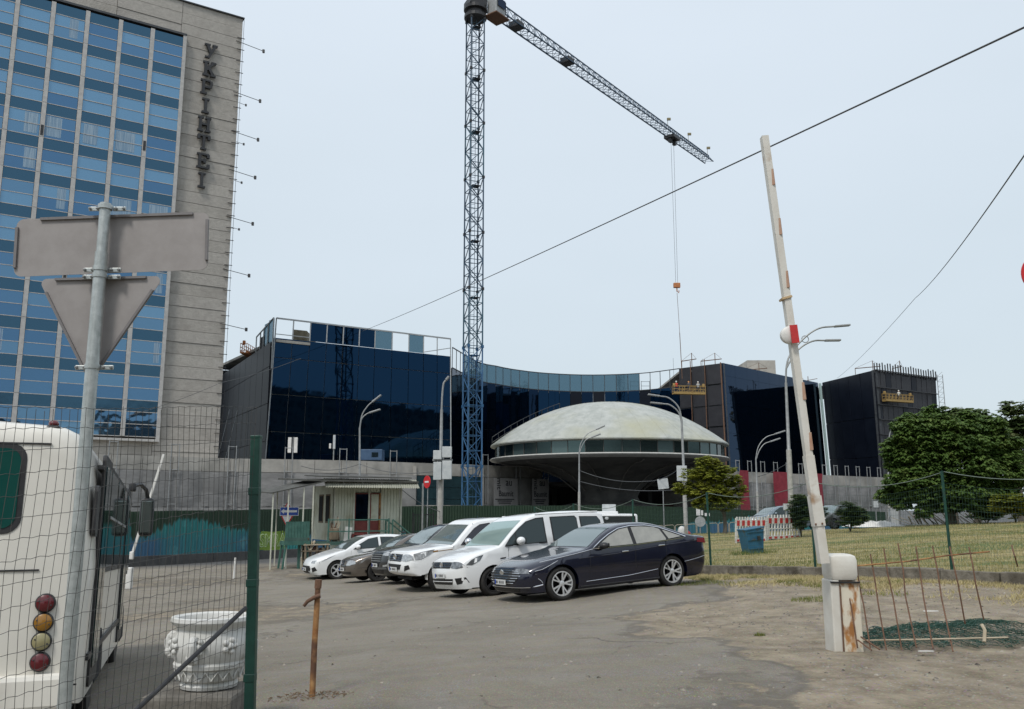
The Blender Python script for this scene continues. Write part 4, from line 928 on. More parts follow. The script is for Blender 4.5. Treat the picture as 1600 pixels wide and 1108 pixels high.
for s_ in range(nj):
    b = MB(); l0 = sl * s_; nb = 4; bl = sl / nb; H_ = jh * (1 - .35 * s_ / nj); H1 = jh * (1 - .35 * (s_ + 1) / nj)
    b.bar(jp(l0, -1, 0), jp(l0 + sl, -1, 0), .13); b.bar(jp(l0, 1, 0), jp(l0 + sl, 1, 0), .13)
    b.bar(jp(l0, 0, H_), jp(l0 + sl, 0, H1), .12)
    for j in range(nb):
        la, lb = l0 + bl * j, l0 + bl * (j + 1); lm = (la + lb) / 2; hm = H_ + (H1 - H_) * (j + .5) / nb
        for sd in (-1, 1): b.bar(jp(la, sd, 0), jp(lm, 0, hm), .055); b.bar(jp(lb, sd, 0), jp(lm, 0, hm), .055)
        b.bar(jp(la, -1, 0), jp(la, 1, 0), .06); b.bar(jp(la, -1, 0), jp(lb, 1, 0), .05)
    b.build('jib_section', M_cranej, crane, fix=False)
    if s_ in (1, 3): MB().box(jp(l0 + 1, 0, .25), (1.3, 1.3, .7), M=Mc).build('winch', M_blk, crane)
b = MB()
for s_ in range(1, 9): b.bar(jp(sl * s_, -1, .1) + Vector((0, 0, .0)), jp(sl * (s_ + 1), -1, .1), .05)
b.build('walkway', M_blk, crane)
for l_ in (sl * 8.3, sl * 9.6, sl * 10.9):
    b = MB(); b.bar(jp(l_, 0, jh * .7), jp(l_, 0, jh * .7 + 1.0), .05); b.box(jp(l_, .3, jh * .7 + 1.05), (.55, .25, .35)); b.build('jib_lamp', pm('lamp_ochre', (.20, .17, .09), None, 1, .6), crane)
b = MB()
for k in range(7):
    l_ = -2 - k * 2; b.bar(J0 + jd * l_ + js * .6, J0 + jd * (l_ - 2) + js * .6, .14); b.bar(J0 + jd * l_ - js * .6, J0 + jd * (l_ - 2) - js * .6, .14); b.bar(J0 + jd * l_ + js * .6, J0 + jd * (l_ - 2) - js * .6, .08)
b.bar(corner(0, ZM + 8, .1), J0 - jd * 14, .08); b.build('counter_jib', M_cranej, crane)
for k in range(3): MB().box(J0 - jd * (12.5 + k * .9) - Vector((0, 0, .8)), (.7, 1.8, 2.6), M=Mc).build('counterweight', M_conc2, crane)
# trolley, rope and hook
tp = at(1050, 214, 120); f_ = (tp.x - J0.x) / jd.x if abs(jd.x) > 1e-6 else 0
best = min(((abs(800 + F * p.x / p.y * (_c - ((554 - 214) / F) * _s) - 1050), l_) for l_ in np.linspace(20, JL, 200) for p in [J0 + jd * l_]), key=lambda q: q[0])[1]
TP = J0 + jd * best
b = MB(); b.box(TP - Vector((0, 0, .3)), (2.2, 1.7, .45), M=Mc); b.box(TP - Vector((0, 0, .8)) + jd * .7, (.5, .5, .8), M=Mc); b.box(TP - Vector((0, 0, .8)) - jd * .7, (.5, .5, .7), M=Mc); b.build('trolley', M_blk, crane)
HK = at(1057.5, 446, TP.y)
b = MB()
for d, w_ in ((-.45, 0), (.45, 0)): b.tube([TP + jd * d - Vector((0, 0, .6)), Vector((HK.x, HK.y, HK.z + .4)) + jd * d * .7], .022, 4)
b.build('hoist_rope', M_cable, crane)
b = MB(); b.cbox(HK, (1.0, .5, .75), .08); b.tube([HK - Vector((0, 0, .3)), HK - Vector((0, 0, .9)), HK + Vector((.25, 0, -1.15)), HK + Vector((.3, 0, -.8))], .09, 6); b.build('hook_block', M_gondo, crane)
LP_ = at(1066, 592, TP.y); b = MB(); b.tube([HK - Vector((0, 0, 1.1)), at(1062, 520, TP.y)], .03, 4); b.tube([at(1062, 520, TP.y), LP_], .05, 4); b.build('sling', M_rustd, crane)

# ================================================================== facade gondolas with workers
def person(name, label, loc, rz, h, top, leg, pose='stand', group=None, hat=None):
    """one continuous skinned body; head and clothing colour come as children"""
    k = h / 1.75
    J = {'pel': (0, 0, .95), 'ch': (0, 0, 1.32), 'nk': (0, 0, 1.48), 'hd': (0, .02, 1.62), 'ht': (0, .02, 1.73), 'lh': (.10, 0, .9), 'lk': (.12, .03, .5), 'lf': (.12, -.02, .08), 'lt': (.12, .12, .04),
         'rh': (-.10, 0, .9), 'rk': (-.12, .03, .5), 'rf': (-.12, -.02, .08), 'rt': (-.12, .12, .04), 'ls': (.19, 0, 1.4), 'le': (.26, .08, 1.14), 'lw': (.2, .30, 1.08), 'rs': (-.19, 0, 1.4), 're': (-.26, .08, 1.14), 'rw': (-.2, .30, 1.1)}
    E = [('pel', 'ch'), ('ch', 'nk'), ('nk', 'hd'), ('hd', 'ht'), ('pel', 'lh'), ('lh', 'lk'), ('lk', 'lf'), ('lf', 'lt'), ('pel', 'rh'), ('rh', 'rk'), ('rk', 'rf'), ('rf', 'rt'), ('ch', 'ls'), ('ls', 'le'), ('le', 'lw'), ('ch', 'rs'), ('rs', 're'), ('re', 'rw')]
    RD = dict(pel=.15, ch=.16, nk=.06, hd=.10, ht=.07, lh=.1, lk=.065, lf=.045, lt=.04, rh=.1, rk=.065, rf=.045, rt=.04, ls=.075, le=.05, lw=.035, rs=.075, re=.05, rw=.035)
    ks = list(J); me = bpy.data.meshes.new('body'); me.from_pydata([tuple(c * k for c in J[q]) for q in ks], [(ks.index(a), ks.index(b)) for a, b in E], [])
    o = bpy.data.objects.new('body', me); COL.objects.link(o); md = o.modifiers.new('s', 'SKIN'); 
    for i, q in enumerate(ks): me.skin_vertices[0].data[i].radius = (RD[q] * k, RD[q] * k * (.75 if q in ('ch', 'pel') else 1))
    me.skin_vertices[0].data[0].use_root = True
    sb = o.modifiers.new('u', 'SUBSURF'); sb.levels = 1; sb.render_levels = 1
    dg = bpy.context.evaluated_depsgraph_get(); m2 = bpy.data.meshes.new_from_object(o.evaluated_get(dg)); bpy.data.objects.remove(o)
    m2.materials.clear(); 
    for m in (leg, top, pm('skin', (.45, .28, .2), None, 1, .6)): m2.materials.append(m)
    for p in m2.polygons:
        zc = p.center.z / k; p.material_index = 0 if zc < .98 else (2 if zc > 1.5 or (p.center.y > .24 * k) else 1); p.use_smooth = True
    r = thing(name, label, 'person', loc, rz, group); b_ = bpy.data.objects.new('body', m2); COL.objects.link(b_); b_.parent = r
    MB().lathe([(.115 * k, 1.66 * k), (.118 * k, 1.72 * k), (.07 * k, 1.79 * k), (1e-4, 1.81 * k)], 12, (0, .02 * k, 0)).build('helmet', hat or M_whitep, r, smooth=True)
    return r
def gondola(px0, px1, py, Y, m, label, yaw=0.0, h=1.2, ztop=None):
    a = at(px0, py, Y); b_ = at(px1, py, Y + (px1 - px0) * 0 + yaw); t = b_ - a; t.z = 0; L_ = t.length; t.normalize()
    g = thing('suspended_cradle', label, 'work platform', (a.x, a.y, a.z), math.atan2(t.y, t.x), group='suspended work platforms on the dark facades')
    w_ = .75; MB().box((L_ / 2, 0, .05), (L_, w_, .1)).build('floor', m, g)
    b = MB(); n = max(3, int(L_ / .7))
    for sy in (-w_ / 2, w_ / 2):
        for z_ in (.35, .75, h): b.bar((0, sy, z_), (L_, sy, z_), .055)
        for i in range(n + 1): b.bar((L_ * i / n, sy, .05), (L_ * i / n, sy, h), .055)
        for i in range(n): b.bar((L_ * i / n, sy, .1), (L_ * (i + 1) / n, sy, .72), .035)
        b.box((L_ / 2, sy, .16), (L_, .03, .24))
    for x in (0, L_):
        for z_ in (.35, .75, h): b.bar((x, -w_ / 2, z_), (x, w_ / 2, z_), .055)
    b.build('railing', m, g)
    for x in (.15, L_ - .15):
        MB().cbox((x, 0, h + .1), (.3, .3, .5), .03).build('hoist_motor', m, g)
        if ztop: MB().tube([(x, 0, h), (x, 0, ztop - a.z)], .018, 4).build('suspension_rope', M_blk, g)
    return g, a, t, L_
g1_, a1, t1, l1 = gondola(1052, 1101, 616, 123.0, M_gond, 'ochre work cradle with workers on the grey metal end face', .8, ztop=HB + EYE)
g2_, a2, t2, l2 = gondola(1382, 1424, 627, 134.0, M_gond, 'bright yellow cradle hanging on the studded black end face', 2.5, ztop=HB + EYE)
g3_, a3, t3, l3 = gondola(380, 404, 552, 103.0, M_gondo, 'orange cradle above the roof edge left of the dark block', 6.0)
M_redjk = pm('red_jacket', (.5, .05, .03), None, 1, .8); M_navy = pm('navy_trousers', (.03, .035, .06), None, 1, .8); M_greyj = pm('grey_jacket', (.35, .36, .36), None, 1, .8)
def onb(a, t, d): p = a + t * d; return (p.x, p.y, p.z + .1)
person('person', 'worker in a red jacket standing at the left end of the ochre cradle', onb(a1, t1, .5), 0.3, 1.75, M_redjk, M_navy)
person('person', 'worker in dark clothes standing in the middle of the ochre cradle', onb(a1, t1, l1 * .5), 0.1, 1.75, pm('dark_jacket', (.06, .06, .07), None, 1, .8), M_navy, hat=pm('orange_helmet', (.6, .25, .05), None, 1, .5))
person('person', 'worker in a pale grey jacket at the right end of the ochre cradle', onb(a1, t1, l1 * .8), -0.2, 1.75, M_greyj, M_navy)
person('person', 'worker in pale clothes standing in the bright yellow cradle', onb(a2, t2, l2 * .55), 0.1, 1.75, pm('pale_coat', (.55, .56, .52), None, 1, .8), M_navy)

# ================================================================== the green corrugated hoarding
FP = [(-90, 801, 36), (100, 799.5, 42), (204, 799, 45), (442, 796, 54), (560, 793, 58), (700, 790, 62), (950, 789.5, 67), (1060, 792, 71), (1170, 797, 75), (1290, 798, 79), (1400, 800, 83)]
fp3 = [at(*a) for a in FP]
cl = [0]
for a_, b_ in zip(fp3[:-1], fp3[1:]): cl.append(cl[-1] + math.hypot(b_.x - a_.x, b_.y - a_.y))
def fpt(s): return Vector([float(np.interp(s, cl, [p[i] for p in fp3])) for i in range(3)])
def hoard_mat():
    m = bpy.data.materials.new('painted_hoarding'); m.use_nodes = True; N = m.node_tree.nodes; L = m.node_tree.links; b = N['Principled BSDF']; b.inputs['Roughness'].default_value = .6
    ah = N.new('ShaderNodeAttribute'); ah.attribute_name = 'rise'; as_ = N.new('ShaderNodeAttribute'); as_.attribute_name = 'run'
    def M(op, a, c, d=None, cl=False):
        x = N.new('ShaderNodeMath'); x.operation = op; x.use_clamp = cl
        for i, q in enumerate((a, c, d)):
            if q is None: continue
            if isinstance(q, (int, float)): x.inputs[i].default_value = q
            else: L.new(q, x.inputs[i])
        return x.outputs[0]
    def n1(w_, sc, det=2):
        x = N.new('ShaderNodeTexNoise'); x.noise_dimensions = '1D'; x.inputs['Scale'].default_value = sc; x.inputs['Detail'].default_value = det; L.new(w_, x.inputs['W']); return x.outputs[0]
    run = as_.outputs['Fac']; h = ah.outputs['Fac']
    bnd = M('ADD', M('MULTIPLY', n1(run, .11, 1), 1.75), M('ADD', M('MULTIPLY', n1(run, 4.5, 4), .36), -.55))
    g = N.new('ShaderNodeNewGeometry'); nz = N.new('ShaderNodeTexNoise'); nz.inputs['Scale'].default_value = 1.1; nz.inputs['Detail'].default_value = 8; L.new(g.outputs['Position'], nz.inputs[0])
    teal = M('MULTIPLY', M('SUBTRACT', bnd, h), 16, None, True)
    def mix(f, a, c):
        x = N.new('ShaderNodeMix'); x.data_type = 'RGBA'; L.new(f, x.inputs[0])
        for q, i in ((a, 6), (c, 7)):
            if isinstance(q, tuple): x.inputs[i].default_value = lin(q)
            else: L.new(q, x.inputs[i])
        return x.outputs[2]
    gr = mix(nz.outputs[0], (.006, .026, .011), (.016, .040, .018))
    tl = mix(n1(run, 5.5, 4), (.012, .12, .125), (.03, .24, .23))
    wv = N.new('ShaderNodeMapRange'); wv.inputs[1].default_value = .40; wv.inputs[2].default_value = .55; L.new(n1(run, .17, 2), wv.inputs[0])
    bl = M('MULTIPLY', M('MULTIPLY', wv.outputs[0], M('MULTIPLY', M('SUBTRACT', .55, h), 4, None, True)), .8)
    tl = mix(bl, tl, (.045, .10, .21))
    sp = N.new('ShaderNodeMapRange'); sp.inputs[1].default_value = .6; sp.inputs[2].default_value = .68; L.new(nz.outputs[0], sp.inputs[0]); tl = mix(M('MULTIPLY', sp.outputs[0], .5), tl, (.12, .33, .33))
    L.new(mix(teal, gr, tl), b.inputs['Base Color']); return m
M_hoard = hoard_mat()
hoard = thing('hoarding', 'long dark green corrugated site fence with teal and blue paint daubs along its foot', 'fence', (fp3[1].x, fp3[1].y, -1.4), world=True)
npan = int(cl[-1] / 2.0)
for i in range(npan):
    s0 = cl[-1] * i / npan; s1 = cl[-1] * (i + .995) / npan; a_ = fpt(s0); b_ = fpt(s1); t = (b_ - a_); t.z = 0; t.normalize(); nn = Vector((t.y, -t.x, 0)); nc = 40 if a_.x < 3 else 24
    vs = []; rise = []; run = []
    dz = rnd.uniform(-.02, .02)
    for k in range(nc + 1):
        f = k / nc; p = a_ * (1 - f) + b_ * f; zb = gz(p.x, p.y) + (.45 if a_.x < -10 else .05); o_ = [0, .035, .035, 0][k % 4] + rnd.uniform(0, .004)
        for hz_ in (0, 1): vs.append((p.x + nn.x * o_, p.y + nn.y * o_, zb + (p.z + dz - zb) * hz_)); rise.append(hz_); run.append(s0 + (s1 - s0) * f)
    b = MB(); b.add(vs, [(2 * k, 2 * k + 2, 2 * k + 3, 2 * k + 1) for k in range(nc)]); o = b.build('sheet_panel', M_hoard, hoard, fix=False)
    for nme, val in (('rise', rise), ('run', run)): at_ = o.data.attributes.new(nme, 'FLOAT', 'POINT'); at_.data.foreach_set('value', val)
M_plinth = pm('plinth_dark', (.055, .055, .055), (.09, .09, .088), 2, .9)
i = 0
while i * 2.5 < cl[-1] * .36:
    a_ = fpt(i * 2.5); b_ = fpt(i * 2.5 + 2.48); t = (b_ - a_).normalized(); nn = Vector((t.y, -t.x, 0)).normalized(); za = gz(a_.x, a_.y); zb = gz(b_.x, b_.y)
    MB().slab(Vector((a_.x, a_.y, za - .3)) + nn * .25, Vector((b_.x, b_.y, zb - .3)) + nn * .25, Vector((b_.x, b_.y, zb + .5)) + nn * .25, Vector((a_.x, a_.y, za + .5)) + nn * .25, -nn * .35).build('plinth_block', M_plinth, hoard); i += 1
# bubble-letter tag
def hp(px, py):
    best = None
    for s in np.linspace(0, cl[-1], 900):
        p = fpt(s); d = abs(at(px, py, p.y).x - p.x)
        if best is None or d < best[0]: best = (d, s)
    p = fpt(best[1]); q = fpt(best[1] + .3); t = (q - p); t.z = 0; t.normalize(); return p, t, at(px, py, p.y).z
p, t, zc = hp(424, 845); nn = Vector((t.y, -t.x, 0))
tg = thing('graffiti_tag', 'yellow green bubble letter graffiti on the hoarding left of the direction sign', 'graffiti', tuple(Vector((p.x, p.y, zc)) + nn * .07), math.atan2(t.y, t.x))
M_gy = pm('graffiti_fill', (.14, .24, .03), (.24, .34, .05), 3, .7); M_gl = pm('graffiti_outline', (.5, .62, .35), None, 1, .7)
b = MB()
lv = []
for k in range(28):
    q = 2 * math.pi * k / 28; rr_ = 1 + .08 * math.sin(q * 7); lv.append((math.copysign(abs(math.cos(q)) ** .45, math.cos(q)) * 1.18 * rr_, -.005, math.copysign(abs(math.sin(q)) ** .5, math.sin(q)) * .56 * rr_))
b.prism(lv, (0, .02, 0)); b.build('paint_fill', M_gy, tg)
lt = textobj('SMRA', 1.02, M_gl, tg, Matrix.Translation((0, -.015, 0)) @ Matrix.Rotation(R(90), 4, 'X'), ext=.004, bold=.03, sx=.82)
lt2 = textobj('SMRA', .98, M_gy, tg, Matrix.Translation((0, -.028, 0)) @ Matrix.Rotation(R(90), 4, 'X'), ext=.004, bold=-.008, sx=.84)

# ================================================================== street lamps and poles
def lamp(label, base, top, Y, arms, r0=.11, r1=.06, mat=None, group='street lamps along the avenue', extra=None, lum=1.1, heads=None):
    p0 = at(base[0], base[1], Y); p1 = at(top[0], top[1], Y); zb = gz(p0.x, p0.y); 
    f = (p0.z - zb) / max(.1, (p1.z - p0.z)); p0 = p0 + (p0 - p1) * f; p0.z = zb
    o = thing('street_lamp', label, 'street lamp', tuple(p0), world=True, group=group)
    mid = p0 + (p1 - p0) * .55; MB().tube([p0, mid], [r0, r0 * .92], 10).build('pole', mat or M_polec, o, smooth=True)
    MB().tube([mid, mid + (p1 - mid) * .02, p1], [r0 * .9, r1 * 1.3, r1], 8).build('upper_pole', mat or M_steel, o, smooth=True)
    for arm in arms:
        pts = [at(a[0], a[1], Y) for a in arm]; pc = [Vector(q) for q in catmull([tuple(q) for q in pts], 5)]; MB().tube(pc, r1 * .72, 6).build('arm', M_steel, o, smooth=True)
        e = pc[-1]; d = (pc[-1] - pc[-2]).normalized(); hd = MB(); M = d.to_track_quat('X', 'Z').to_matrix(); hd.cbox(e + d * lum * .45, (lum, .3, .11), .03, M); hd.build('lamp_head', M_steel, o)
    if extra: extra(o, Y)
    return o
lamp('slim lamp with a double curved arm rising behind the booth roof', (562, 740), (562, 668), 61, [[(562, 668), (566, 648), (575, 634), (582, 628)], [(562, 672), (565, 655), (573, 647), (578, 645)]], .10, .06, lum=.8)
def boxes(o, Y):
    for (x0, y0, x1, y1) in ((691, 698, 706, 715), (691, 720, 706, 749), (677, 704, 690, 718), (677, 722, 690, 750)):
        a = at(x0, y1, Y - .3); c = at(x1, y0, Y - .3); MB().cbox(((a.x + c.x) / 2, Y - .3, (a.z + c.z) / 2), (c.x - a.x, .22, c.z - a.z), .02).build('light_box', M_panel, o)
    a = at(676, 719, Y - .1); c = at(707, 719, Y - .1); MB().bar(a, c, .1).build('bracket', M_steel, o)
M_panel = pm('panel_pale', (.42, .45, .46), (.55, .57, .57), 3, .5)
lamp('thick concrete pole with pale sign boxes halfway up and a hooked top', (687, 830), (690, 640), 45, [[(690, 640), (691, 618), (693, 600), (697, 594)]], .15, .07, extra=boxes, lum=.25)
lamp('slim lamp with a double arm in front of the saucer left half', (905, 790), (905, 706), 64, [[(905, 706), (908, 692), (918, 678), (932, 671)], [(905, 710), (909, 698), (916, 687), (925, 683)]], .10, .05, lum=.7)
def sgn4(o, Y):
    a = at(1057, 752, Y); c = at(1072, 728, Y); MB().cbox(((a.x + c.x) / 2, Y - .2, (a.z + c.z) / 2), (c.x - a.x, .08, c.z - a.z), .02).build('sign_plate', M_panel, o)
lamp('tall lamp with two arms reaching left behind the small tree', (1072, 830), (1065, 655), 58, [[(1065, 655), (1060, 636), (1045, 622), (1030, 619)], [(1065, 660), (1060, 644), (1047, 633), (1034, 631)]], .14, .07, extra=sgn4, lum=.8)
lamp('slim lamp with a double arm curving right in front of the blue glass', (1184, 795), (1181, 716), 66, [[(1181, 716), (1185, 698), (1196, 684), (1212, 678)], [(1181, 720), (1186, 705), (1194, 694), (1204, 690)]], .10, .05, lum=.8)
def ring6(o, Y):
    c = at(1258, 530, Y); b = MB(); pts = [c + Vector((math.cos(q) * .2, 0, math.sin(q) * .2)) for q in np.linspace(0, 2 * math.pi, 14)]; b.tube(pts, .025, 4); b.build('ring', M_steel, o)
lamp('tallest lamp with two arms reaching right above the dark complex', (1237, 810), (1228, 598), 50, [[(1228, 598), (1229, 572), (1236, 552), (1258, 527), (1280, 513), (1305, 510)], [(1229, 575), (1236, 562), (1250, 544), (1270, 533), (1290, 532)]], .155, .075, extra=ring6, lum=.9)
lamp('slim lamp standing behind the big chestnut tree with one arm over the crown', (1389, 790), (1387, 700), 64, [[(1387, 700), (1392, 672), (1404, 655), (1416, 651)]], .10, .05, lum=.8)

# ================================================================== signs on poles
M_signred = pm('sign_red', (.55, .02, .025), None, 1, .4); M_signblue = pm('sign_blue', (.02, .07, .35), None, 1, .4); M_signw = pm('sign_white', (.72, .72, .72), None, 1, .4)
def polesign(label, px, pyb, Y, pytop, r=.035, mat=None, rzz=0.0):
    p = onp(px, Y); q = at(px, pytop, Y); o = thing('traffic_sign', label, 'traffic sign', tuple(p), rzz); H_ = q.z - p.z
    MB().tube([(0, 0, 0), (0, 0, H_)], r, 8).build('post', mat or M_whitep, o, smooth=True); return o, p, H_
o, p, H_ = polesign('white and blue left arrow sign over a small give way sign beside the booth', 447, 885, 38, 787)
k = 1400 / 38.0
zc = at(450, 799, 38).z - p.z
MB().box((.09, -.05, zc), (.80, .02, .37)).build('sign_rim', M_signw, o); MB().box((.09, -.065, zc), (.75, .02, .32)).build('sign_plate', M_signblue, o)
b = MB(); b.prism([(-.26, -.08, zc), (-.12, -.08, zc + .11), (-.12, -.08, zc + .045), (.42, -.08, zc + .045), (.42, -.08, zc - .045), (-.12, -.08, zc - .045), (-.12, -.08, zc - .11)], (0, .004, 0)); b.build('arrow', M_signw, o)
zt = at(447, 805, 38).z - p.z; zl_ = at(447, 824, 38).z - p.z
MB().prism([(-.27, -.04, zt), (.27, -.04, zt), (0, -.04, zl_)], (0, .015, 0)).build('sign_rim', M_signred, o); MB().prism([(-.19, -.055, zt - .045), (.19, -.055, zt - .045), (0, -.055, zl_ + .09)], (0, .01, 0)).build('sign_plate', M_signw, o)
z1 = at(447, 785, 38).z - p.z; z0 = at(447, 794, 38).z - p.z; MB().prism([(-.16, -.05, z0), (.16, -.05, z0), (0, -.05, z1)], (0, .015, 0)).build('warning_plate', M_signred, o)
MB().prism([(-.07, -.06, z0 + .03), (.07, -.06, z0 + .03), (0, -.06, z1 - .07)], (0, .008, 0)).build('warning_face', M_signw, o)
o, p, H_ = polesign('small round no entry sign right of the booth before the podium', 667, 800, 57, 745, .03, M_steel, R(-52))
zc = at(667, 753, 57).z - p.z; MB().lathe([(.40, 0), (.40, .03)], 24, (0, -.05, zc), Matrix.Rotation(R(90), 3, 'X')).build('sign_plate', M_signred, o); MB().box((0, -.09, zc), (.45, .01, .11)).build('white_bar', M_signw, o)
o, p, H_ = polesign('round grey sign back with two small plates above, by the tree trunk', 1095, 840, 52, 797, .04, M_steel)
M_sb = pm('sign_back_pale', (.33, .35, .35), (.42, .44, .44), 3, .5)
zc = at(1095, 815, 52).z - p.z; MB().lathe([(.3, 0), (.3, .02)], 24, (0, -.05, zc), Matrix.Rotation(R(90), 3, 'X')).build('sign_plate', M_sb, o)
for x, dz, w_, h_ in ((-.1, .55, .22, .4), (.12, .5, .12, .28), (.42, .4, .28, .17)): MB().box((x, -.06, zc + dz), (w_, .02, h_)).build('plate', M_signw, o)
def board(px0, py0, px1, py1, Y, label, tilt=0.0, post=True, m=None):
    a = at(px0, py1, Y); c = at(px1, py0, Y); cx_, cz_ = (a.x + c.x) / 2, (a.z + c.z) / 2; g = gz(cx_, Y); o = thing('notice_board', label, 'board', (cx_, Y, g), group=None)
    if post: MB().bar((0, .08, 0), (0, .08, cz_ - g), .06).build('post', M_steel, o)
    MB().box((0, 0, cz_ - g), (c.x - a.x, .04, c.z - a.z), M=Matrix.Rotation(tilt, 3, 'Y')).build('panel', m or M_panel, o); return o
board(1028, 748, 1044, 764, 60, 'tilted white panel hanging on a wire before the dark saucer base', -.12)
board(941, 788, 962, 801, 57, 'white board standing above the roof of the far minibus')
board(1224, 787, 1232, 797, 45, 'small white notice above the red and white barriers')
board(1365, 783, 1372, 793, 62, 'small white notice on the grey netting left of the chestnut')
board(1007, 806, 1011, 813, 70, 'tiny white notice on the dark green fence behind the navy car')

# ================================================================== overhead cables
def cable(label, pts, r, sag, grp='overhead cables', n=24, m=None):
    P = [at(*a) for a in pts]; out = []
    for a_, b_ in zip(P[:-1], P[1:]):
        for k in range(n): f = k / n; q = a_ * (1 - f) + b_ * f; q.z -= sag * 4 * f * (1 - f); out.append(q)
    out.append(P[-1]); o = MB().tube(out, r, 4).build('cable', m or M_cable, None, origin=out[0], fix=False); single(o, label, 'cable', grp)
cable('long straight cable from behind the dark block up to the top right corner', [(562, 519, 104), (1700, -4, 13)], .022, .25)
cable('twisted cable rising steeply at the right edge of the picture', [(1308, 591, 137), (1430, 466, 60), (1700, 95, 13)], .02, .35)
cable('thin wire crossing the tower wall down to the left', [(200, 650, 80), (345, 598, 86), (470, 560, 95)], .022, .2)
cable('sagging cable from the booth roof along the hoarding', [(628, 765, 42), (690, 800, 45)], .02, .15)
cable('sagging cable strung past the saucer base', [(905, 735, 64), (1010, 752, 61), (1070, 725, 58)], .02, .3)
cable('lower wire strung under the saucer from lamp to lamp', [(905, 752, 64), (1068, 764, 58)], .02, .35)
cable('sagging wire behind the booth roof on the podium wall', [(470, 728, 60), (562, 725, 61), (690, 735, 45)], .018, .35)
cable('wire between the two lamps right of the saucer', [(1184, 745, 66), (1237, 720, 50)], .02, .1)

_pp = at(1700, -4, 13); up_ = thing('utility_pole', 'concrete utility pole just outside the right picture edge carrying the overhead cables', 'utility pole', (_pp.x, 13, gz(_pp.x, 13)))
MB().tube([(0, 0, -.2), (0, 0, _pp.z - gz(_pp.x, 13) + .5)], [.17, .11], 12).build('pole', M_polec, up_, smooth=True); MB().bar((-.6, 0, _pp.z - gz(_pp.x, 13)), (.6, 0, _pp.z - gz(_pp.x, 13)), .08).build('crossarm', M_steel, up_)
# podium top odds and ends
def antenna(px, py0, py1, label):
    Y = 84 + (px - 345) * .03; a = at(px, py1, Y); o = thing('antenna_mast', label, 'antenna', (a.x, a.y, a.z), group='mobile antennas on the podium edge'); H_ = at(px, py0, Y).z - a.z
    MB().tube([(0, 0, -1), (0, 0, H_)], .06, 6).build('post', M_steel, o)
    return o, H_
o, H_ = antenna(457, 683, 716, 'pair of white antenna panels on a post left of the booth'); 
for d in (-.3, .3): MB().cbox((d, -.12, H_ - .8), (.34, .16, 1.5), .03).build('antenna_panel', M_whitep, o)
o, H_ = antenna(521, 680, 716, 'single grey antenna panel with a small box on a post'); MB().cbox((.05, -.12, H_ - .7), (.24, .16, 1.4), .03).build('antenna_panel', M_panel, o); MB().cbox((-.35, -.1, H_ - 1.1), (.2, .15, .5), .02).build('radio_unit', M_whitep, o)
a = at(563, 719, 95); c = at(597, 702, 95); o = thing('site_container', 'blue steel container on the podium behind the booth lamp', 'container', ((a.x + c.x) / 2, 96, a.z)); W_ = c.x - a.x
MB().cbox((0, 0, (c.z - a.z) / 2), (W_, 2, c.z - a.z), .05).build('box', pm('container_blue', (.03, .07, .14), (.05, .10, .18), 2, .5), o); MB().box((.4, -1.02, (c.z - a.z) / 2), (.7, .03, .5)).build('window', G_clear, o)

# ================================================================== attendant's booth
bx = at(518, 886, 39.0); bz = gz(bx.x, bx.y); BR = R(30)
booth = thing('guard_booth', 'pale raised cabin on stilts with corrugated canopy roof and dark red door', 'booth', (bx.x, bx.y, bz), BR)
M_bw = pm('booth_siding', (.50, .52, .42), (.60, .615, .51), 2.5, .75, c3=(.40, .39, .28), s3=1.3, p3=(.5, .7))
M_bt = pm('booth_trim', (.58, .59, .50), (.48, .48, .40), 3, .7); M_brd = pm('booth_red', (.16, .03, .025), (.22, .05, .04), 3, .6); M_deck = pm('deck_green', (.035, .085, .07), (.06, .12, .10), 4, .7)
M_grn2 = pm('booth_green_steel', (.03, .10, .08), (.06, .15, .12), 4, .6); M_roofc = pm('roof_corrugated', (.24, .245, .20), (.32, .32, .26), 2, .7); M_roofd = pm('roof_felt', (.05, .05, .045), (.09, .09, .08), 2, .8)
def BQ(py, Y=39.0): return at(518, py, Y).z - bz
zd = BQ(845); zr_ = BQ(758); FW, FD = 3.13, 2.6
wi = MB(); wi.box((FW / 2, FD / 2 + .05, (zd + zr_) / 2), (FW - .1, FD - .1, zr_ - zd)); wi.build('inner_wall', M_bw, booth)
def sid(x0, x1, y, z0, z1, along='x', step=.14):    # vertical cladding boards
    n = max(1, round((x1 - x0) / step))
    for k in range(n):
        a = x0 + (x1 - x0) * k / n; c = x0 + (x1 - x0) * (k + .9) / n
        b = MB()
        if along == 'x': b.box(((a + c) / 2, y, (z0 + z1) / 2), (c - a, .03, z1 - z0))
        else: b.box((y, (a + c) / 2, (z0 + z1) / 2), (.03, c - a, z1 - z0))
        b.build('cladding_board', M_bw, booth)
dx0, dx1 = .94, 2.12; dzb, dzt = zd + .02, zd + 2.05
sid(.08, dx0 - .06, -.02, zd, zr_); sid(dx1 + .06, FW - .05, -.02, zd, zr_); sid(dx0, dx1, -.02, dzt + .05, zr_)
sid(.05, .55, -.02, zd, zd + .8, 'y'); sid(.05, FD, -.02, zd, zd + .75, 'y'); sid(.05, FD, -.02, zd + 2.0, zr_, 'y'); sid(.05, .35, -.02, zd + .75, zd + 2.0, 'y'); sid(1.95, FD, -.02, zd + .75, zd + 2.0, 'y'); sid(.98, 1.28, -.02, zd + .75, zd + 2.0, 'y')
for y0 in (.36, 1.3):
    w_ = thing('window', None, None); w_.parent = booth
    MB().box((-.02, y0 + .3, zd + 1.37), (.05, .6, 1.25)).build('frame', M_wood, w_); MB().box((-.05, y0 + .3, zd + 1.37), (.02, .46, 1.1)).build('pane', M_dark, w_)
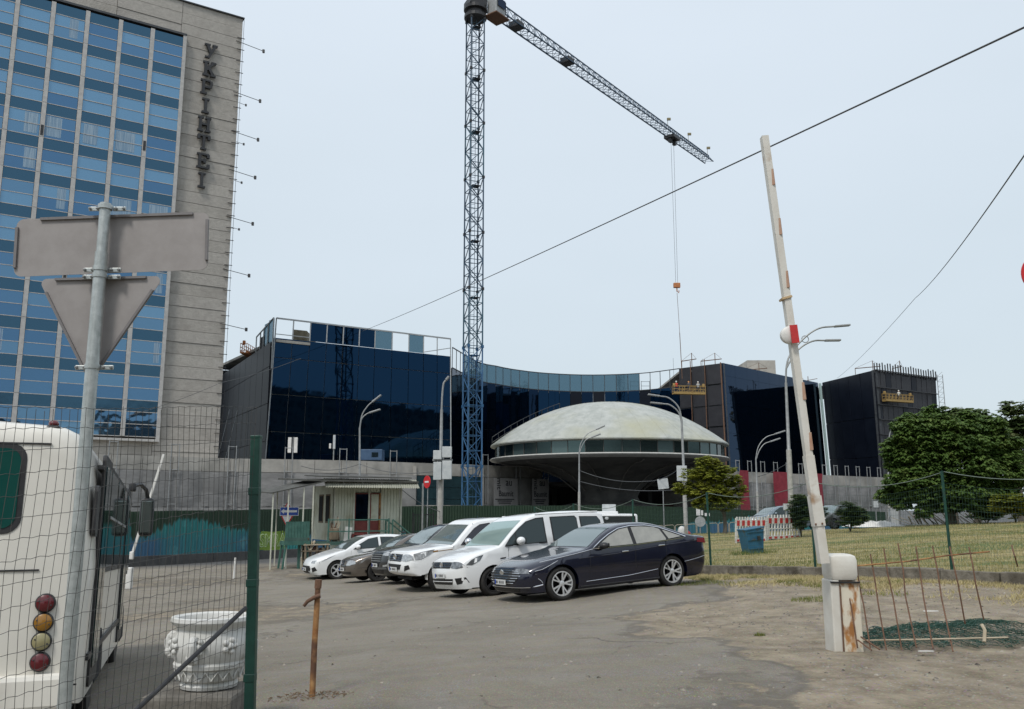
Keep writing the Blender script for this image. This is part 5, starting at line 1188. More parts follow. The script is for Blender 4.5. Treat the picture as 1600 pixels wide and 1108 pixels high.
dr = MB(); dr.box(((dx0 + dx1) / 2, -.015, (dzb + dzt) / 2), (dx1 - dx0 + .1, .05, dzt - dzb)); door = dr.build('door', M_brd, booth)
MB().box((1.28, -.05, zd + 1.42), (.56, .03, 1.15)).build('pane', G_curve, door); MB().box((1.88, -.05, zd + 1.42), (.34, .03, 1.15)).build('side_pane', M_bw, door)
MB().box((1.28, -.05, zd + .4), (.56, .03, .65)).build('lower_panel', M_brd, door); MB().box((2.12, -.06, zd + 1.05), (.07, .04, 2.0)).build('jamb', M_rust, door)
for x in (.04, dx0 - .04, 1.6, FW): MB().box((x, -.05, (zd + zr_) / 2), (.08, .08, zr_ - zd)).build('corner_post', M_bt, booth)
MB().box((-.02, FD, (zd + zr_) / 2), (.08, .08, zr_ - zd)).build('corner_post', M_bt, booth)
# roof: felt slab, corrugated fascia sheets, sagging canopy to the left
b = MB(); b.prism([(-1.6, -1.2, zr_ + .12), (FW + .45, -1.0, zr_ + .12), (FW + .45, FD + .6, zr_ + .3), (-1.6, FD + .6, zr_ + .3)], (0, 0, .07)); b.build('roof', M_roofd, booth)
b = MB(); b.prism([(-.9, -1.0, zr_ + .30), (FW + .1, -1.0, zr_ + .30), (FW - .2, FD + .2, zr_ + .48), (-.5, FD + .2, zr_ + .48)], (0, 0, .05)); b.build('upper_roof', M_roofd, booth)
for i in range(5):
    x0 = -.75 + i * (FW + 1.2) / 5; x1 = x0 + (FW + 1.2) / 5 - .01; vs = []; nc = 16
    for k in range(nc + 1):
        x = x0 + (x1 - x0) * k / nc; o_ = .035 * (1 if k % 2 else -1)
        vs += [(x, -1.15, zr_ - .12 + o_ * .6), (x, -.75, zr_ + .26 + o_ * .6)]
    bb = MB(); bb.add(vs, [(2 * k, 2 * k + 2, 2 * k + 3, 2 * k + 1) for k in range(nc)]); bb.build('corrugated_sheet', M_roofc, booth, fix=False)
b = MB(); b.prism([(-3.1, -1.4, zr_ - .42), (-.75, -1.2, zr_ + .1), (-.75, 1.6, zr_ + .2), (-3.1, 1.2, zr_ - .32)], (0, 0, .05)); b.build('canopy', M_roofd, booth)
for (x, y) in ((-3.0, -1.3), (-2.35, -1.25), (-1.7, -1.2), (-3.0, .9), (-1.3, -1.2), (-2.2, 1.0)): MB().bar((x, y, 0), (x, y, zr_ - .42 + (x + 3.1) * .2), .045).build('canopy_post', M_bt, booth)
for x in (FW + .6,): MB().bar((x, -1.1, 0), (x, -1.1, zr_ + .1), .06).build('canopy_post', M_steel, booth)
# deck, railing, stair, skirt
MB().box((.9, -.62, zd - .07), (5.2, 1.25, .13)).build('deck', M_deck, booth)
for x in (-1.8, -.6, .75, 2.1, 3.6): MB().bar((x, -1.15, 0), (x, -1.15, zd), .09).build('stilt', M_grn2, booth)
for z_ in (.42, .9): MB().bar((-.6, -1.2, zd + z_), (2.1, -1.2, zd + z_), .045).build('rail', M_grn2, booth)
for x in (-.6, .3, 1.2, 2.1): MB().bar((x, -1.2, zd), (x, -1.2, zd + .95), .05).build('rail_post', M_grn2, booth)
sid(.35, FW, -.3, 0.0, zd - .14, step=.2); MB().box((FW / 2 + .1, .4, zd / 2 - .05), (FW - .3, 1.3, zd - .15)).build('skirt', M_bw, booth)
for k in range(5): MB().box((2.55 + k * .26, -.75, zd - .12 - k * .22), (.28, .8, .04)).build('stair_step', M_grn2, booth)
for y_ in (-1.15, -.35):
    MB().bar((2.3, y_, zd), (3.75, y_, .02), .06).build('stringer', M_grn2, booth); MB().bar((2.3, y_, zd + .9), (3.75, y_, .92), .05).build('hand_rail', M_grn2, booth)
    MB().bar((2.3, y_, zd), (2.3, y_, zd + .9), .05).build('rail_post', M_grn2, booth); MB().bar((3.75, y_, 0), (3.75, y_, .92), .05).build('rail_post', M_grn2, booth)
# clutter on and around the deck
def lp(x, y, z): M = Matrix.Rotation(BR, 3, 'Z'); return M @ Vector((x, y, z)) + Vector((bx.x, bx.y, bz))
def lthing(n, l, c, x, y, z, g=None): p = lp(x, y, z); return thing(n, l, c, tuple(p), BR, g)
o = lthing('green_counter', 'teal corrugated counter box on long legs left of the booth', 'counter', -1.95, -1.35, 0)
for k in range(8): MB().box((-.44 + k * .125, 0, zd + .42), (.115, .04, .85)).build('cladding_board', M_teal if 'M_teal' in globals() else M_grn2, o)
MB().box((0, .3, zd - .02), (1.05, .75, .16)).build('counter_top', M_grn2, o); MB().box((0, -.02, zd + .10), (1.05, .06, .2)).build('front_apron', M_deck, o)
for (x, y) in ((-.45, 0), (.45, 0), (-.45, .6), (.45, .6)): MB().bar((x + (.0 if x > 0 else -.12), y, 0), (x, y, zd), .07).build('leg', M_grn2, o)
o = lthing('wooden_stand', 'rough open wooden stand stuffed with old timber under the deck edge', 'stand', -1.15, -1.45, 0)
for (x, y) in ((-.45, 0), (.0, .03), (.45, 0), (-.45, .4), (.45, .4)): MB().bar((x, y, 0), (x + rnd.uniform(-.05, .05), y, 1.05), .07).build('leg', M_wood, o)
for z_ in (.35, .75, 1.0): MB().box((0, .2, z_), (1.1, .5, .04)).build('shelf', M_woodp if z_ > .9 else M_wood, o)
rq = random.Random(3)
for k in range(16): x = rq.uniform(-.5, .5); z_ = rq.choice([.02, .38, .78]); MB().bar((x, rq.uniform(-.05, .3), z_), (x + rq.uniform(-.25, .25), rq.uniform(-.05, .3), z_ + rq.uniform(.2, .5)), rq.uniform(.03, .08)).build('scrap_timber', rq.choice([M_wood, M_woodp, M_rustd]), o)
o = lthing('tool_bundle', 'bundle of brown sticks and brooms leaning on the booth wall above the deck', 'tools', -.2, -.75, zd)
for k in range(9): MB().bar((rq.uniform(-.25, .25), rq.uniform(-.1, .1), 0), (rq.uniform(-.3, .3), rq.uniform(0, .3), rq.uniform(.6, 1.1)), .035).build('stick', rq.choice([M_wood, M_rustd, M_woodp]), o)
MB().cbox((0, 0, .3), (.35, .3, .5), .04).build('crate', M_wood, o)
o = lthing('leaning_board', 'white board leaning on the booth rail beside the brown sticks', 'board', .35, -.95, zd); MB().box((0, 0, .3), (.3, .03, .6), M=Matrix.Rotation(.15, 3, 'Y')).build('panel', M_whitep, o)
o = lthing('wooden_box', 'small dark red wooden box on the deck left of the booth door', 'box', .8, -.9, zd); MB().cbox((0, 0, .16), (.5, .3, .3), .02).build('crate', M_brd, o); MB().box((0, -.16, .16), (.4, .02, .2)).build('opening', M_dark, o)
o = lthing('metal_gate', 'ornate dark wrought metal grille right of the booth', 'grille', 4.0, -.6, 0)
b = MB(); b.bar((-.5, 0, .1), (-.5, 0, 2.3), .05); b.bar((.5, 0, .1), (.5, 0, 2.3), .05); b.bar((-.5, 0, 2.2), (.5, 0, 2.2), .04); b.bar((-.5, 0, .2), (.5, 0, .2), .04); b.build('gate_frame', M_blk, o)
for k in range(7): b = MB(); x = -.4 + k * .13; b.tube([(x, 0, .2), (x + .08, 0, .7), (x - .06, 0, 1.2), (x, 0, 2.2)], .015, 4); b.build('bar', M_blk, o)

# ================================================================== bus on the left
M_bus = pm('bus_white', (.68, .655, .59), (.74, .715, .65), 1.2, .28, coat=.3, c3=(.50, .47, .41), s3=1.5, p3=(.55, .8), obj=True)
M_busglass = glassmat('bus_glass', (.02, .05, .05), .04, diff=.55); M_busglt = glassmat('bus_rear_glass', (.015, .10, .085), .05, diff=.4)
hb = Vector((-.352, .936, 0)).normalized(); ang = math.atan2(hb.y, hb.x)
RC = at(122, 1100, 6.95); FR = at(190, 987, 13.4); z_s0, z_s1 = RC.z, FR.z; BL = 6.9; pit = math.atan2(z_s1 - z_s0, BL)
bus = thing('parked_bus', 'white minibus seen from behind at the left edge with round tail lamps', 'bus', (RC.x, RC.y, z_s0 - .32), ang); bus.rotation_euler = (0, -pit, ang)
BW_, BH = 2.25, 2.38
def bsec(x, inset=0.0, top=0.0, n=5):      # cross section at x, y from 0 (right side) to +BW (left), z from .3
    y0, y1, z0, z1 = inset, BW_ - inset, .30 + inset * .5, .30 + BH - .25 - top; r = .30; pts = []
    tumble = .06
    side = [(y0, z0), (y0 - 0.0, z0 + .5), (y0, 1.35)]
    pts += side
    for k in range(n + 1):
        q = math.pi / 2 * k / n; pts.append((y0 + tumble + r - r * math.cos(q), z1 - r + r * math.sin(q) * 1.0))
    m = (y0 + y1) / 2; pts.append((m, z1 + .05)); out = pts + [(2 * m - y, z) for y, z in pts[:-1][::-1]]
    return [Vector((x, y, z)) for y, z in out]
secs = [(0.0, .16, .16), (.015, .09, .09), (.06, .035, .04), (.14, 0.008, .01), (.3, 0, 0), (1.5, 0, 0), (3, 0, 0), (4.5, 0, 0), (5.8, 0, .02), (6.3, .01, .10), (6.6, .04, .28), (6.8, .10, .5), (6.9, .2, .75)]
b = MB(); rings = [bsec(*s) for s in secs]; m_ = len(rings[0]); b.v = [tuple(p) for r_ in rings for p in r_]
for i in range(len(rings) - 1):
    for k in range(m_ - 1): b.f.append((i * m_ + k, (i + 1) * m_ + k, (i + 1) * m_ + k + 1, i * m_ + k + 1))
    b.f.append((i * m_ + m_ - 1, (i + 1) * m_ + m_ - 1, (i + 1) * m_, i * m_))
b.f.append(tuple(range(m_))); b.f.append(tuple(range((len(rings) - 1) * m_, len(rings) * m_))[::-1]); b.build('body', M_bus, bus, smooth=True, angle=35)
def rp(name, y0, y1, z0, z1, m, r=.06, x=-.006, par=None):     # rounded plate on the rear face (x~0)
    pts = []
    for (cy_, cz_, a0) in ((y0 + r, z0 + r, 180), (y1 - r, z0 + r, 270), (y1 - r, z1 - r, 0), (y0 + r, z1 - r, 90)):
        for k in range(6): q = R(a0 + 18 * k); pts.append((x, cy_ + r * math.cos(q), cz_ + r * math.sin(q)))
    return MB().prism(pts, (.03, 0, 0)).build(name, m, par or bus)
def rz_(px, py): # local (y,z) on the rear face for a photo pixel
    u, yy, zz = ray(px, py); o_ = Vector((RC.x, RC.y)); n2 = Vector((hb.x, hb.y)); k = (o_.dot(n2)) / (u * n2.x + yy * n2.y); P = Vector((u * k, yy * k)); l = Vector((-hb.y, hb.x)); return (P - o_).dot(l), zz * k + EYE - (z_s0 - .32)
wy, wz1 = rz_(32, 699); _, wz0 = rz_(30, 826)
rw_ = rp('rear_window_frame', wy - .04, wy + 1.45, wz0 - .04, wz1 + .04, M_blk, .12); rp('pane', wy, wy + 1.4, wz0, wz1, M_busglt, .1, -.012, rw_)
for (px, py, m) in ((70, 943, 'tail_lamp_red'), (67, 973, 'lamp_amber'), (64, 1003, 'lamp_clear'), (62, 1035, 'tail_lamp_red')):
    y, z_ = rz_(px, py); mm = {'tail_lamp_red': pm('lamp_red', (.10, .006, .01), None, 1, .25, coat=.5), 'lamp_amber': pm('lamp_amber', (.28, .13, .01), None, 1, .25, coat=.5), 'lamp_clear': pm('lamp_dull', (.28, .25, .13), None, 1, .3, coat=.4)}[m]
    MY = Matrix.Rotation(R(-90), 3, 'Y'); l = MB().lathe([(.071, 0), (.071, .02), (.063, .03)], 28, (0.0, y, z_), MY).build('lamp_rim', M_blk, bus); MB().lathe([(.062, 0.02), (.06, .04), (.042, .05), (1e-4, .054)], 28, (0, y, z_), MY).build('lamp_lens', mm, l, smooth=True)
    for q in (.4, 3.5): MB().ball((-.05, y + .045 * math.cos(q), z_ + .045 * math.sin(q)), .006, 4).build('screw', M_blk, l)
y, z_ = rz_(34, 1086); MB().box((-.008, y, z_), (.01, .11, .045)).build('reflector', pm('reflector_red', (.45, .01, .02), None, 1, .3), bus)
for (x0, x1, py) in ((0, 44, 691), (0, 24, 892), (0, 84, 1072)):
    y0, z_ = rz_(x1, py); y1, _ = rz_(x0, py); MB().box((-.004, (y0 + y1) / 2, z_), (.012, abs(y1 - y0) + .3, .012)).build('seam', M_blk, bus)
y, z_ = rz_(78, 655); ml = MB().cbox((.14, y, .30 + BH - .28), (.09, .10, .04), .015).build('roof_lamp', M_blk, bus); MB().ball((.14, y, .30 + BH - .245), (.036, .04, .03), 8).build('lens', pm('lamp_red', (.2, .01, .015)), ml, smooth=True)
C_mirr = glassmat('mirror_glass_grey', (.16, .19, .18), .05, diff=.7)
# right side: windows, doors, arches, skirt mouldings
def sp(name, x0, x1, z0, z1, m, par=None, y=-.012, th=.03, r=.05):
    pts = []
    for (cx_, cz_, a0) in ((x0 + r, z0 + r, 180), (x1 - r, z0 + r, 270), (x1 - r, z1 - r, 0), (x0 + r, z1 - r, 90)):
        for k in range(4): q = R(a0 + 30 * k); pts.append((cx_ + r * math.cos(q), y, cz_ + r * math.sin(q)))
    return MB().prism(pts, (0, th, 0)).build(name, m, par or bus)
sp('corner_vent', .10, .34, 1.55, 1.95, M_blk, y=-.01)
for (x0, x1) in ((1.45, 2.5), (2.6, 3.7), (3.8, 4.5)):
    f = sp('side_window', x0, x1, 1.25, 2.22, M_blk); sp('pane', x0 + .05, x1 - .05, 1.3, 2.17, M_busglass, f, y=-.02)
    MB().box(((x0 + x1) / 2, -.026, 1.75), (x1 - x0 - .1, .01, .025)).build('slider_rail', M_steel, f)
for (x0, x1) in ((.55, 1.35), (4.62, 5.5)):
    f = sp('door', x0, x1, .36, 2.24, M_blk, y=-.02); sp('pane', x0 + .08, (x0 + x1) / 2 - .03, .5, 2.15, M_busglass, f, y=-.03); sp('pane', (x0 + x1) / 2 + .03, x1 - .08, .5, 2.15, M_busglass, f, y=-.03)
f = sp('front_side_window', 5.65, 6.3, 1.15, 1.85, M_blk, y=-.012); sp('pane', 5.7, 6.25, 1.2, 1.8, M_busglass, f, y=-.022)
MB().box((3.1, -.012, .62), (5.6, .02, .05)).build('side_moulding', M_blk, bus)
MB().box((3.3, .012, 2.12), (5.8, .05, .035)).build('gutter', M_blk, bus)
for x in (1.75, 5.9 - .0):
    pts = [(x + .44 * math.cos(q), -.008, .30 + .44 * math.sin(q)) for q in np.linspace(0, math.pi, 16)]; MB().prism(pts, (0, .03, 0)).build('wheel_arch', M_dark, bus)
    for yy in (.16, BW_ - .16):
        wh = thing('wheel', None, None, (x, yy, .36 - .02)); wh.parent = bus; MXr = Matrix.Rotation(R(90), 3, 'X')
        MB().lathe([(.2, -.1), (.34, -.11), (.37, -.07), (.37, .07), (.34, .11), (.2, .1)], 28, (0, 0, 0), MXr).build('tyre', M_blk, wh, smooth=True); MB().lathe([(.2, -.09), (.2, .09), (.05, .06), (1e-4, .06)], 20, (0, 0, 0), MXr).build('rim', M_steel, wh, smooth=True)
MB().box((3.4, BW_ / 2, .28), (6.2, BW_ - .25, .25)).build('underbody', M_dark, bus)
MB().box((6.86, BW_ / 2, 1.5), (.06, 1.8, 1.0)).build('windscreen', M_busglass, bus)
MB().cbox((-.03, BW_ / 2, .42), (.12, BW_ - .1, .26), .04).build('rear_bumper', M_bus, bus)
mr_ = MB(); mr_.tube([(6.2, -.0, 2.38), (6.4, -.1, 2.42), (6.6, -.17, 2.36), (6.7, -.2, 2.24)], .03, 6); mr_.cbox((6.2, .0, 2.36), (.14, .1, .12), .02); arm_ = mr_.build('mirror_arm', M_blk, bus, smooth=True)
mh = MB().cbox((6.7, -.2, 1.96), (.13, .2, .56), .05).build('mirror', M_blk, bus, smooth=True); MB().cbox((6.63, -.2, 1.96), (.02, .16, .48), .02).build('mirror_glass', C_mirr, mh)
MB().box((5.5, -.012, .78), (.12, .015, .07)).build('side_marker', pm('lamp_red', (.2, .01, .015)), bus)

# ================================================================== near mesh fence, post and brace
fa = at(-60, 637, 3.75); fb = at(399, 683, 6.0); fz0 = gz(fa.x, fa.y) + .05
nf = thing('mesh_fence', 'thin welded wire mesh panel stretched across the left foreground', 'fence', (fb.x, fb.y, gz(fb.x, fb.y)), world=True)
Lf = math.hypot(fb.x - fa.x, fb.y - fa.y); ta = Vector((fb.x - fa.x, fb.y - fa.y, 0)) / Lf
b = MB(); nv = int(Lf / .055)
def top_at(f): return at(-60 + 459 * f, 637, 3.75 + 2.25 * f).z if False else (fa.z * (1 - f) + (at(399, 637, 6.0).z) * f)
for i in range(nv + 1):
    f = i / nv; x = fa + ta * (Lf * f); zt = top_at(f); pts = []
    for k in range(9):
        z_ = .05 + (zt + rnd.uniform(-.015, .01) - .05) * k / 8; pts.append((x.x + .012 * math.sin(k * 1.7 + i * .35) * ta.x, x.y + .03 * math.sin(k * .9 + i * .12), z_))
    b.tube(pts, .0016, 3, cap=False)
nh = 20
for j in range(nh + 1):
    pts = []
    for i in range(0, nv + 1, 1):
        f = i / nv; x = fa + ta * (Lf * f); zt = top_at(f); z_ = .06 + (zt - .06) * j / nh + .0035 * ((i % 2) * 2 - 1) * (1 if j % 3 else .3) + .006 * math.sin(i * .2 + j); pts.append((x.x, x.y + .02 * math.sin(i * .12 + j), z_))
    b.tube(pts, .0016, 3, cap=False)
o = b.build('wire_mesh', M_wire, nf, fix=False); o['kind'] = 'stuff'
pz = gz(fb.x, fb.y); ph = fb.z - pz
po = thing('fence_post', 'thick dark green square post at the end of the near mesh', 'post', (fb.x + .05, fb.y + .04, pz)); po.rotation_euler = (0, -.026, 0); lean = Matrix.Rotation(R(-.4), 3, 'Y')
MB().cbox((0, 0, ph / 2 - .1), (.064, .064, ph + .2), .006).build('post', M_green, po)
for z_ in (.55, 1.15, 1.75): MB().cbox((-.002, -.002, z_), (.071, .068, .05), .004).build('bracket', M_green, po)
MB().cbox((0, 0, ph + .004), (.07, .07, .02), .004).build('cap', M_green, po)
b0 = at(384, 950, 5.9); b1 = at(196, 1125, 5.0); o = MB().tube([b1, b0], .014, 8).build('brace_rod', M_blk, None, origin=b1); single(o, 'black diagonal brace rod running down left from the green post', 'rod')
lf = at(387, 1040, 6.05)

# ================================================================== road sign seen from behind
SY = 5.0; sp0 = at(163, 318, SY); sp1 = at(100, 1100, SY); sg = thing('road_sign', 'grey backs of a wide board and a triangle on a galvanised pole', 'road sign', (sp0.x, SY, gz(sp0.x, SY)), world=True)
PX = at(150, 500, SY).x; zb_ = gz(PX, SY)
MB().tube([(PX, SY, zb_), (PX, SY, sp0.z - .3)], .036, 20).build('pole', M_galv, sg, smooth=True)
MB().tube([(PX, SY, sp0.z - .32), (PX, SY, sp0.z)], .031, 20).build('upper_pole', M_galv, sg, smooth=True)
sc2 = at(166, 376, SY); SCx = sc2.x; W1, H1 = 1.15, .355
sy_ = SY + .075; rl = Matrix.Rotation(R(2.2), 3, 'Y') @ Matrix.Rotation(R(0), 3, 'Z')
rl = Matrix.Rotation(R(-2.2), 3, 'Y')
def rrect(w_, h_, r, n=6):
    pts = []
    for (x, z_, a0) in ((-w_ / 2 + r, -h_ / 2 + r, 180), (w_ / 2 - r, -h_ / 2 + r, 270), (w_ / 2 - r, h_ / 2 - r, 0), (-w_ / 2 + r, h_ / 2 - r, 90)):
        for k in range(n + 1): q = R(a0 + 90 * k / n); pts.append(Vector((x + r * math.cos(q), 0, z_ + r * math.sin(q))))
    return pts
C1 = Vector((SCx, sy_, sc2.z))
MB().prism([rl @ p + C1 for p in rrect(W1, H1, .045)], (0, .004, 0)).build('sign_board', M_signback, sg)
for (x0, z0, x1, z1) in ((-.43, H1 / 2 - .006, .48, H1 / 2 - .006), (-W1 / 2 + .008, -.125, -W1 / 2 + .008, .125), (W1 / 2 - .008, -.12, W1 / 2 - .008, .13)):
    a_ = rl @ Vector((x0, -.006, z0)) + C1; c_ = rl @ Vector((x1, -.006, z1)) + C1; MB().bar(a_, c_, .016, .016).build('stiffener', M_signrim, sg)
t1_, t2_, t3_ = at(60, 436, sy_), at(257, 431, sy_), at(150, 606, sy_); t3_.x = (t1_.x + t2_.x) / 2 - .015; t1_.y = t2_.y = t3_.y = sy_
t3_.z = at(150, 600, sy_).z
def rtri(P, r, n=5):
    out = []; c = sum(P, Vector()) / 3
    for i in range(3):
        p = P[i]; a_ = (P[i - 1] - p).normalized(); c_ = (P[(i + 1) % 3] - p).normalized(); h_ = math.acos(max(-1, min(1, a_.dot(c_)))) / 2; d = r / math.tan(h_); m = p + (a_ + c_).normalized() * (r / math.sin(h_)); s_ = p + a_ * d - m; e_ = p + c_ * d - m
        for k in range(n + 1): v = (s_ * (1 - k / n) + e_ * (k / n)); out.append(m + v.normalized() * r)
    return out
MB().prism(rtri([t1_, t2_, t3_], .03), (0, .004, 0)).build('triangle_plate', M_signback, sg)
ctr = (t1_ + t2_ + t3_) / 3
for p, q in ((t1_, t2_), (t2_, t3_), (t3_, t1_)):
    a_ = p + (q - p) * .14; c_ = p + (q - p) * .86; off = (ctr - (p + q) / 2).normalized() * .008; MB().bar(a_ + off + Vector((0, -.008, 0)), c_ + off + Vector((0, -.008, 0)), .016, .014).build('stiffener', M_signrim, sg)
for py, ww in ((324, .13), (420, .15), (431, .15), (573, .16)):
    z_ = at(155, py, SY).z; cl_ = MB().lathe([(.037, -.013), (.041, -.013), (.041, .013), (.037, .013)], 20, (PX, SY, z_)).build('pole_clamp', M_galv, sg, smooth=True)
    for sd in (-1, 1):
        MB().cbox((PX + sd * .072, SY + .03, z_), (.075, .012, .026), .003).build('clamp_arm', M_galv, cl_)
        for dz in (0,): MB().ball((PX + sd * (.055), SY + .016, z_), .009, 5).build('bolt', M_steel, cl_); MB().ball((PX + sd * .1, SY + .016, z_), .009, 5).build('bolt', M_steel, cl_)
# sliver of a round sign at the right edge
a = at(1611, 429, 9.0); o = thing('round_sign', 'edge of a red rimmed round sign cut off by the right picture border', 'traffic sign', (a.x + .05, 9.0, gz(a.x, 9))); zc = a.z - gz(a.x, 9)
MX = Matrix.Rotation(R(90), 3, 'X'); MB().lathe([(.35 * .62, 0), (.35 * .62, .015)], 36, (0.06, 0, zc), MX).build('sign_rim', M_signred, o); MB().lathe([(.15, .0), (.15, .02)], 36, (0.06, -.005, zc), MX).build('sign_face', M_signw, o); MB().tube([(.25, .06, 0), (.06, .06, zc + .3)], .03, 10).build('post', M_galv, o)

# ================================================================== planter urn on its kerb ledge
PY = 7.0; pb = at(326, 1074, PY); k_ = PY / 1400
ledge = thing('kerb_ledge', None, None, (pb.x - .05, PY - .1, gz(pb.x, PY))); tag(ledge, 'low grey concrete ledge under the white planter', None, None, 'structure')
lh = pb.z - gz(pb.x, PY) 
if lh < .04: lh = .1
MB().cbox((.0, .06, lh / 2 - .1), (.66, .6, lh + .2), .03).build('slab', pm('old_ledge_concrete', (.10, .092, .08), (.2, .185, .16), 5, .95, bump=.01, bscale=20, c3=(.07, .06, .05), s3=2), ledge)
urn = thing('planter_urn', 'white classical stone planter with scroll handles behind the wire mesh', 'planter', (pb.x, PY, gz(pb.x, PY) + lh), .2)
M_urn = pm('urn_white', (.62, .62, .60), (.52, .52, .49), 5, .75, c3=(.36, .36, .32), s3=3, p3=(.55, .75), bump=.003, bscale=30, obj=True)
UH = .60; prf = [(r_ * .87, z_ * .87) for r_, z_ in [(.20, 0), (.235, .012), (.245, .04), (.225, .065), (.255, .085), (.27, .13), (.272, .17), (.30, .185), (.305, .215), (.29, .235), (.325, .30), (.335, .37), (.325, .43), (.295, .475), (.285, .505), (.30, .525), (.33, .545), (.345, .57), (.34, .6), (.31, .605), (.29, .59), (.27, .54), (.26, .45), (1e-4, .44)]]
MB().lathe(prf, 48).build('bowl', M_urn, urn, smooth=True, angle=28); MB().lathe([(.225, .40), (1e-4, .405)], 24).build('soil', M_wood, urn)
for k in range(18):
    q = 2 * math.pi * k / 18; q2 = 2 * math.pi * (k + .5) / 18; q3 = 2 * math.pi * (k + 1) / 18
    b = MB(); b.tube([(math.cos(q) * .243, math.sin(q) * .243, .083), (math.cos(q2) * .247, math.sin(q2) * .247, .145), (math.cos(q3) * .243, math.sin(q3) * .243, .083)], .007, 5); b.build('zigzag_relief', M_urn, urn, smooth=True)
for k in range(8):
    q = 2 * math.pi * (k + .5) / 8 + .2; c_ = Vector((math.cos(q) * .293, math.sin(q) * .293, .33)); b = MB()
    b.ball(c_, .028, 6)
    for j in range(5): a_ = 2 * math.pi * j / 5; b.ball(c_ + Vector((-math.sin(q) * math.cos(a_) * .042, math.cos(q) * math.cos(a_) * .042, math.sin(a_) * .042)), (.022, .022, .022), 5)
    b.build('rosette', M_urn, urn, smooth=True)
for k in range(4):
    q = math.pi / 2 * k + math.pi - .3; dx, dy = math.cos(q), math.sin(q); b = MB(); pts = []
    for j in range(16):
        a_ = j / 15 * 2 * math.pi * 1.25 + 1.2; r_ = .10 - .035 * j / 15; pts.append((dx * (.30 + .035 * math.sin(a_)) , dy * (.30 + .035 * math.sin(a_)), .315 + r_ * .9 * math.cos(a_)))
    b.tube(pts, [.035] * 8 + [.03] * 8, 8); b.ball((dx * .325, dy * .325, .26), .042, 7); b.build('scroll_handle', M_urn, urn, smooth=True)

# ================================================================== rusty pole in the drive
ry = atz(488, 1084, -1.6 + .01); g = gz(ry.x, ry.y); yt_ = at(497, 912, ry.y); 
rp_ = thing('rusty_pole', 'leaning rusty gate pole with a bent handle standing in the drive', 'pole', (ry.x, ry.y, g)); dx = yt_.x - ry.x; hh_ = yt_.z - g
MB().tube([(0, 0, -.05), (dx * .45 - .004, 0, hh_ * .45), (dx * .8, 0, hh_ * .8), (dx, 0, hh_)], [.027, .026, .025, .024], 10).build('pole', M_rust, rp_, smooth=True)
MB().tube([(dx, 0, hh_ - .04), (dx + .003, 0, hh_ + .035)], .031, 10).build('cap', M_rustd, rp_)
MB().tube([(dx * 1.0 + .03, -.03, hh_ - .10), (dx - .02, -.035, hh_ - .115), (dx - .08, -.04, hh_ - .15), (dx - .11, -.04, hh_ - .19)], [.02, .018, .016, .014], 8).build('handle', M_rustd, rp_, smooth=True)
dbs = MB()
for i in range(150):
    a_ = rnd.random() * 6.28; r_ = rnd.random() ** .6 * .42; x = ry.x + math.cos(a_) * r_ - .03; y = ry.y + math.sin(a_) * r_ * .45; z_ = float(ground_z(np.array([[x]]), np.array([[y]]))[0, 0]) + .004 + max(0, .05 - r_ * .14) * rnd.random()
    dbs.bar((x, y, z_), (x + rnd.uniform(-.035, .035), y + rnd.uniform(-.02, .02), z_ + rnd.uniform(-.0, .015)), rnd.uniform(.002, .007))
o = dbs.build('debris', pm('leaf_debris', (.11, .07, .04), (.22, .15, .09), 30, .9), None, origin=(ry.x, ry.y, g), fix=False); tag(o, 'dead leaves and grit heaped at the foot of the rusty pole', 'debris', None, 'stuff')

# ================================================================== raised barrier and its cabinet
KY = 10.3; kb = at(1319, 1010, KY); kz = gz(kb.x, KY) - .02; kt = at(1308, 868, KY).z; KH = kt - kz
M_barw = pm('barrier_white', (.66, .65, .60), (.56, .53, .47), 3, .6, c3=(.30, .18, .09), s3=2.2, p3=(.62, .72), bump=.002, bscale=30)
bar_ = thing('road_barrier', 'raised white barrier boom with a rust streaked cabinet at its foot', 'barrier', (kb.x, KY, kz))
W_ = .31
b = MB(); b.cbox((-.0, 0, KH - .13), (W_ + .02, .34, .30), .07); b.build('cabinet_hood', M_barw, bar_, smooth=True)
b = MB(); b.cbox((-.112, .0, (KH - .26) / 2), (.10, .30, KH - .26), .015); b.build('cabinet_side', M_barw, bar_)
b = MB(); b.cbox((.055, .01, (KH - .26) / 2 - .02), (.225, .30, KH - .24), .015); b.build('cabinet_door', M_rustw, bar_)
MB().box((.0, -.02, KH - .285), (W_ + .012, .30, .02)).build('seam', M_blk, bar_); MB().box((-.06, -.152, (KH - .3) / 2), (.014, .01, KH - .34)).build('door_gap', M_rustd, bar_)
def kl(px, py, dy=0): p = at(px, py, KY - .25 + dy); return Vector((p.x - kb.x, p.y - KY, p.z - kz))
B0 = kl(1287, 880); B1 = kl(1263, 712); B2 = kl(1238, 540); B3 = kl(1194, 214)
MB().bar(B0, B1 + (B2 - B1) * .0, .112, .10).build('boom_foot', M_barw, bar_); MB().bar(kl(1272, 775), kl(1279, 822), .13, .12).build('boom_sleeve', M_barw, bar_)
MB().bar(B1, B3, .098, .08).build('boom', M_barw, bar_)
M_stripe = pm('faded_red_stripe', (.36, .20, .13), (.44, .30, .22), 6, .7)
for f in ((1202.5, 279), (1213.5, 356), (1225, 438)):
    c_ = kl(f[0] + 2.5, f[1]); d_ = (B3 - B1).normalized(); MB().bar(c_ - d_ * .1 + Vector((0, -.056, 0)), c_ + d_ * .1 + Vector((.006, -.046, 0)), .012, .04).build('stripe', M_stripe, bar_)
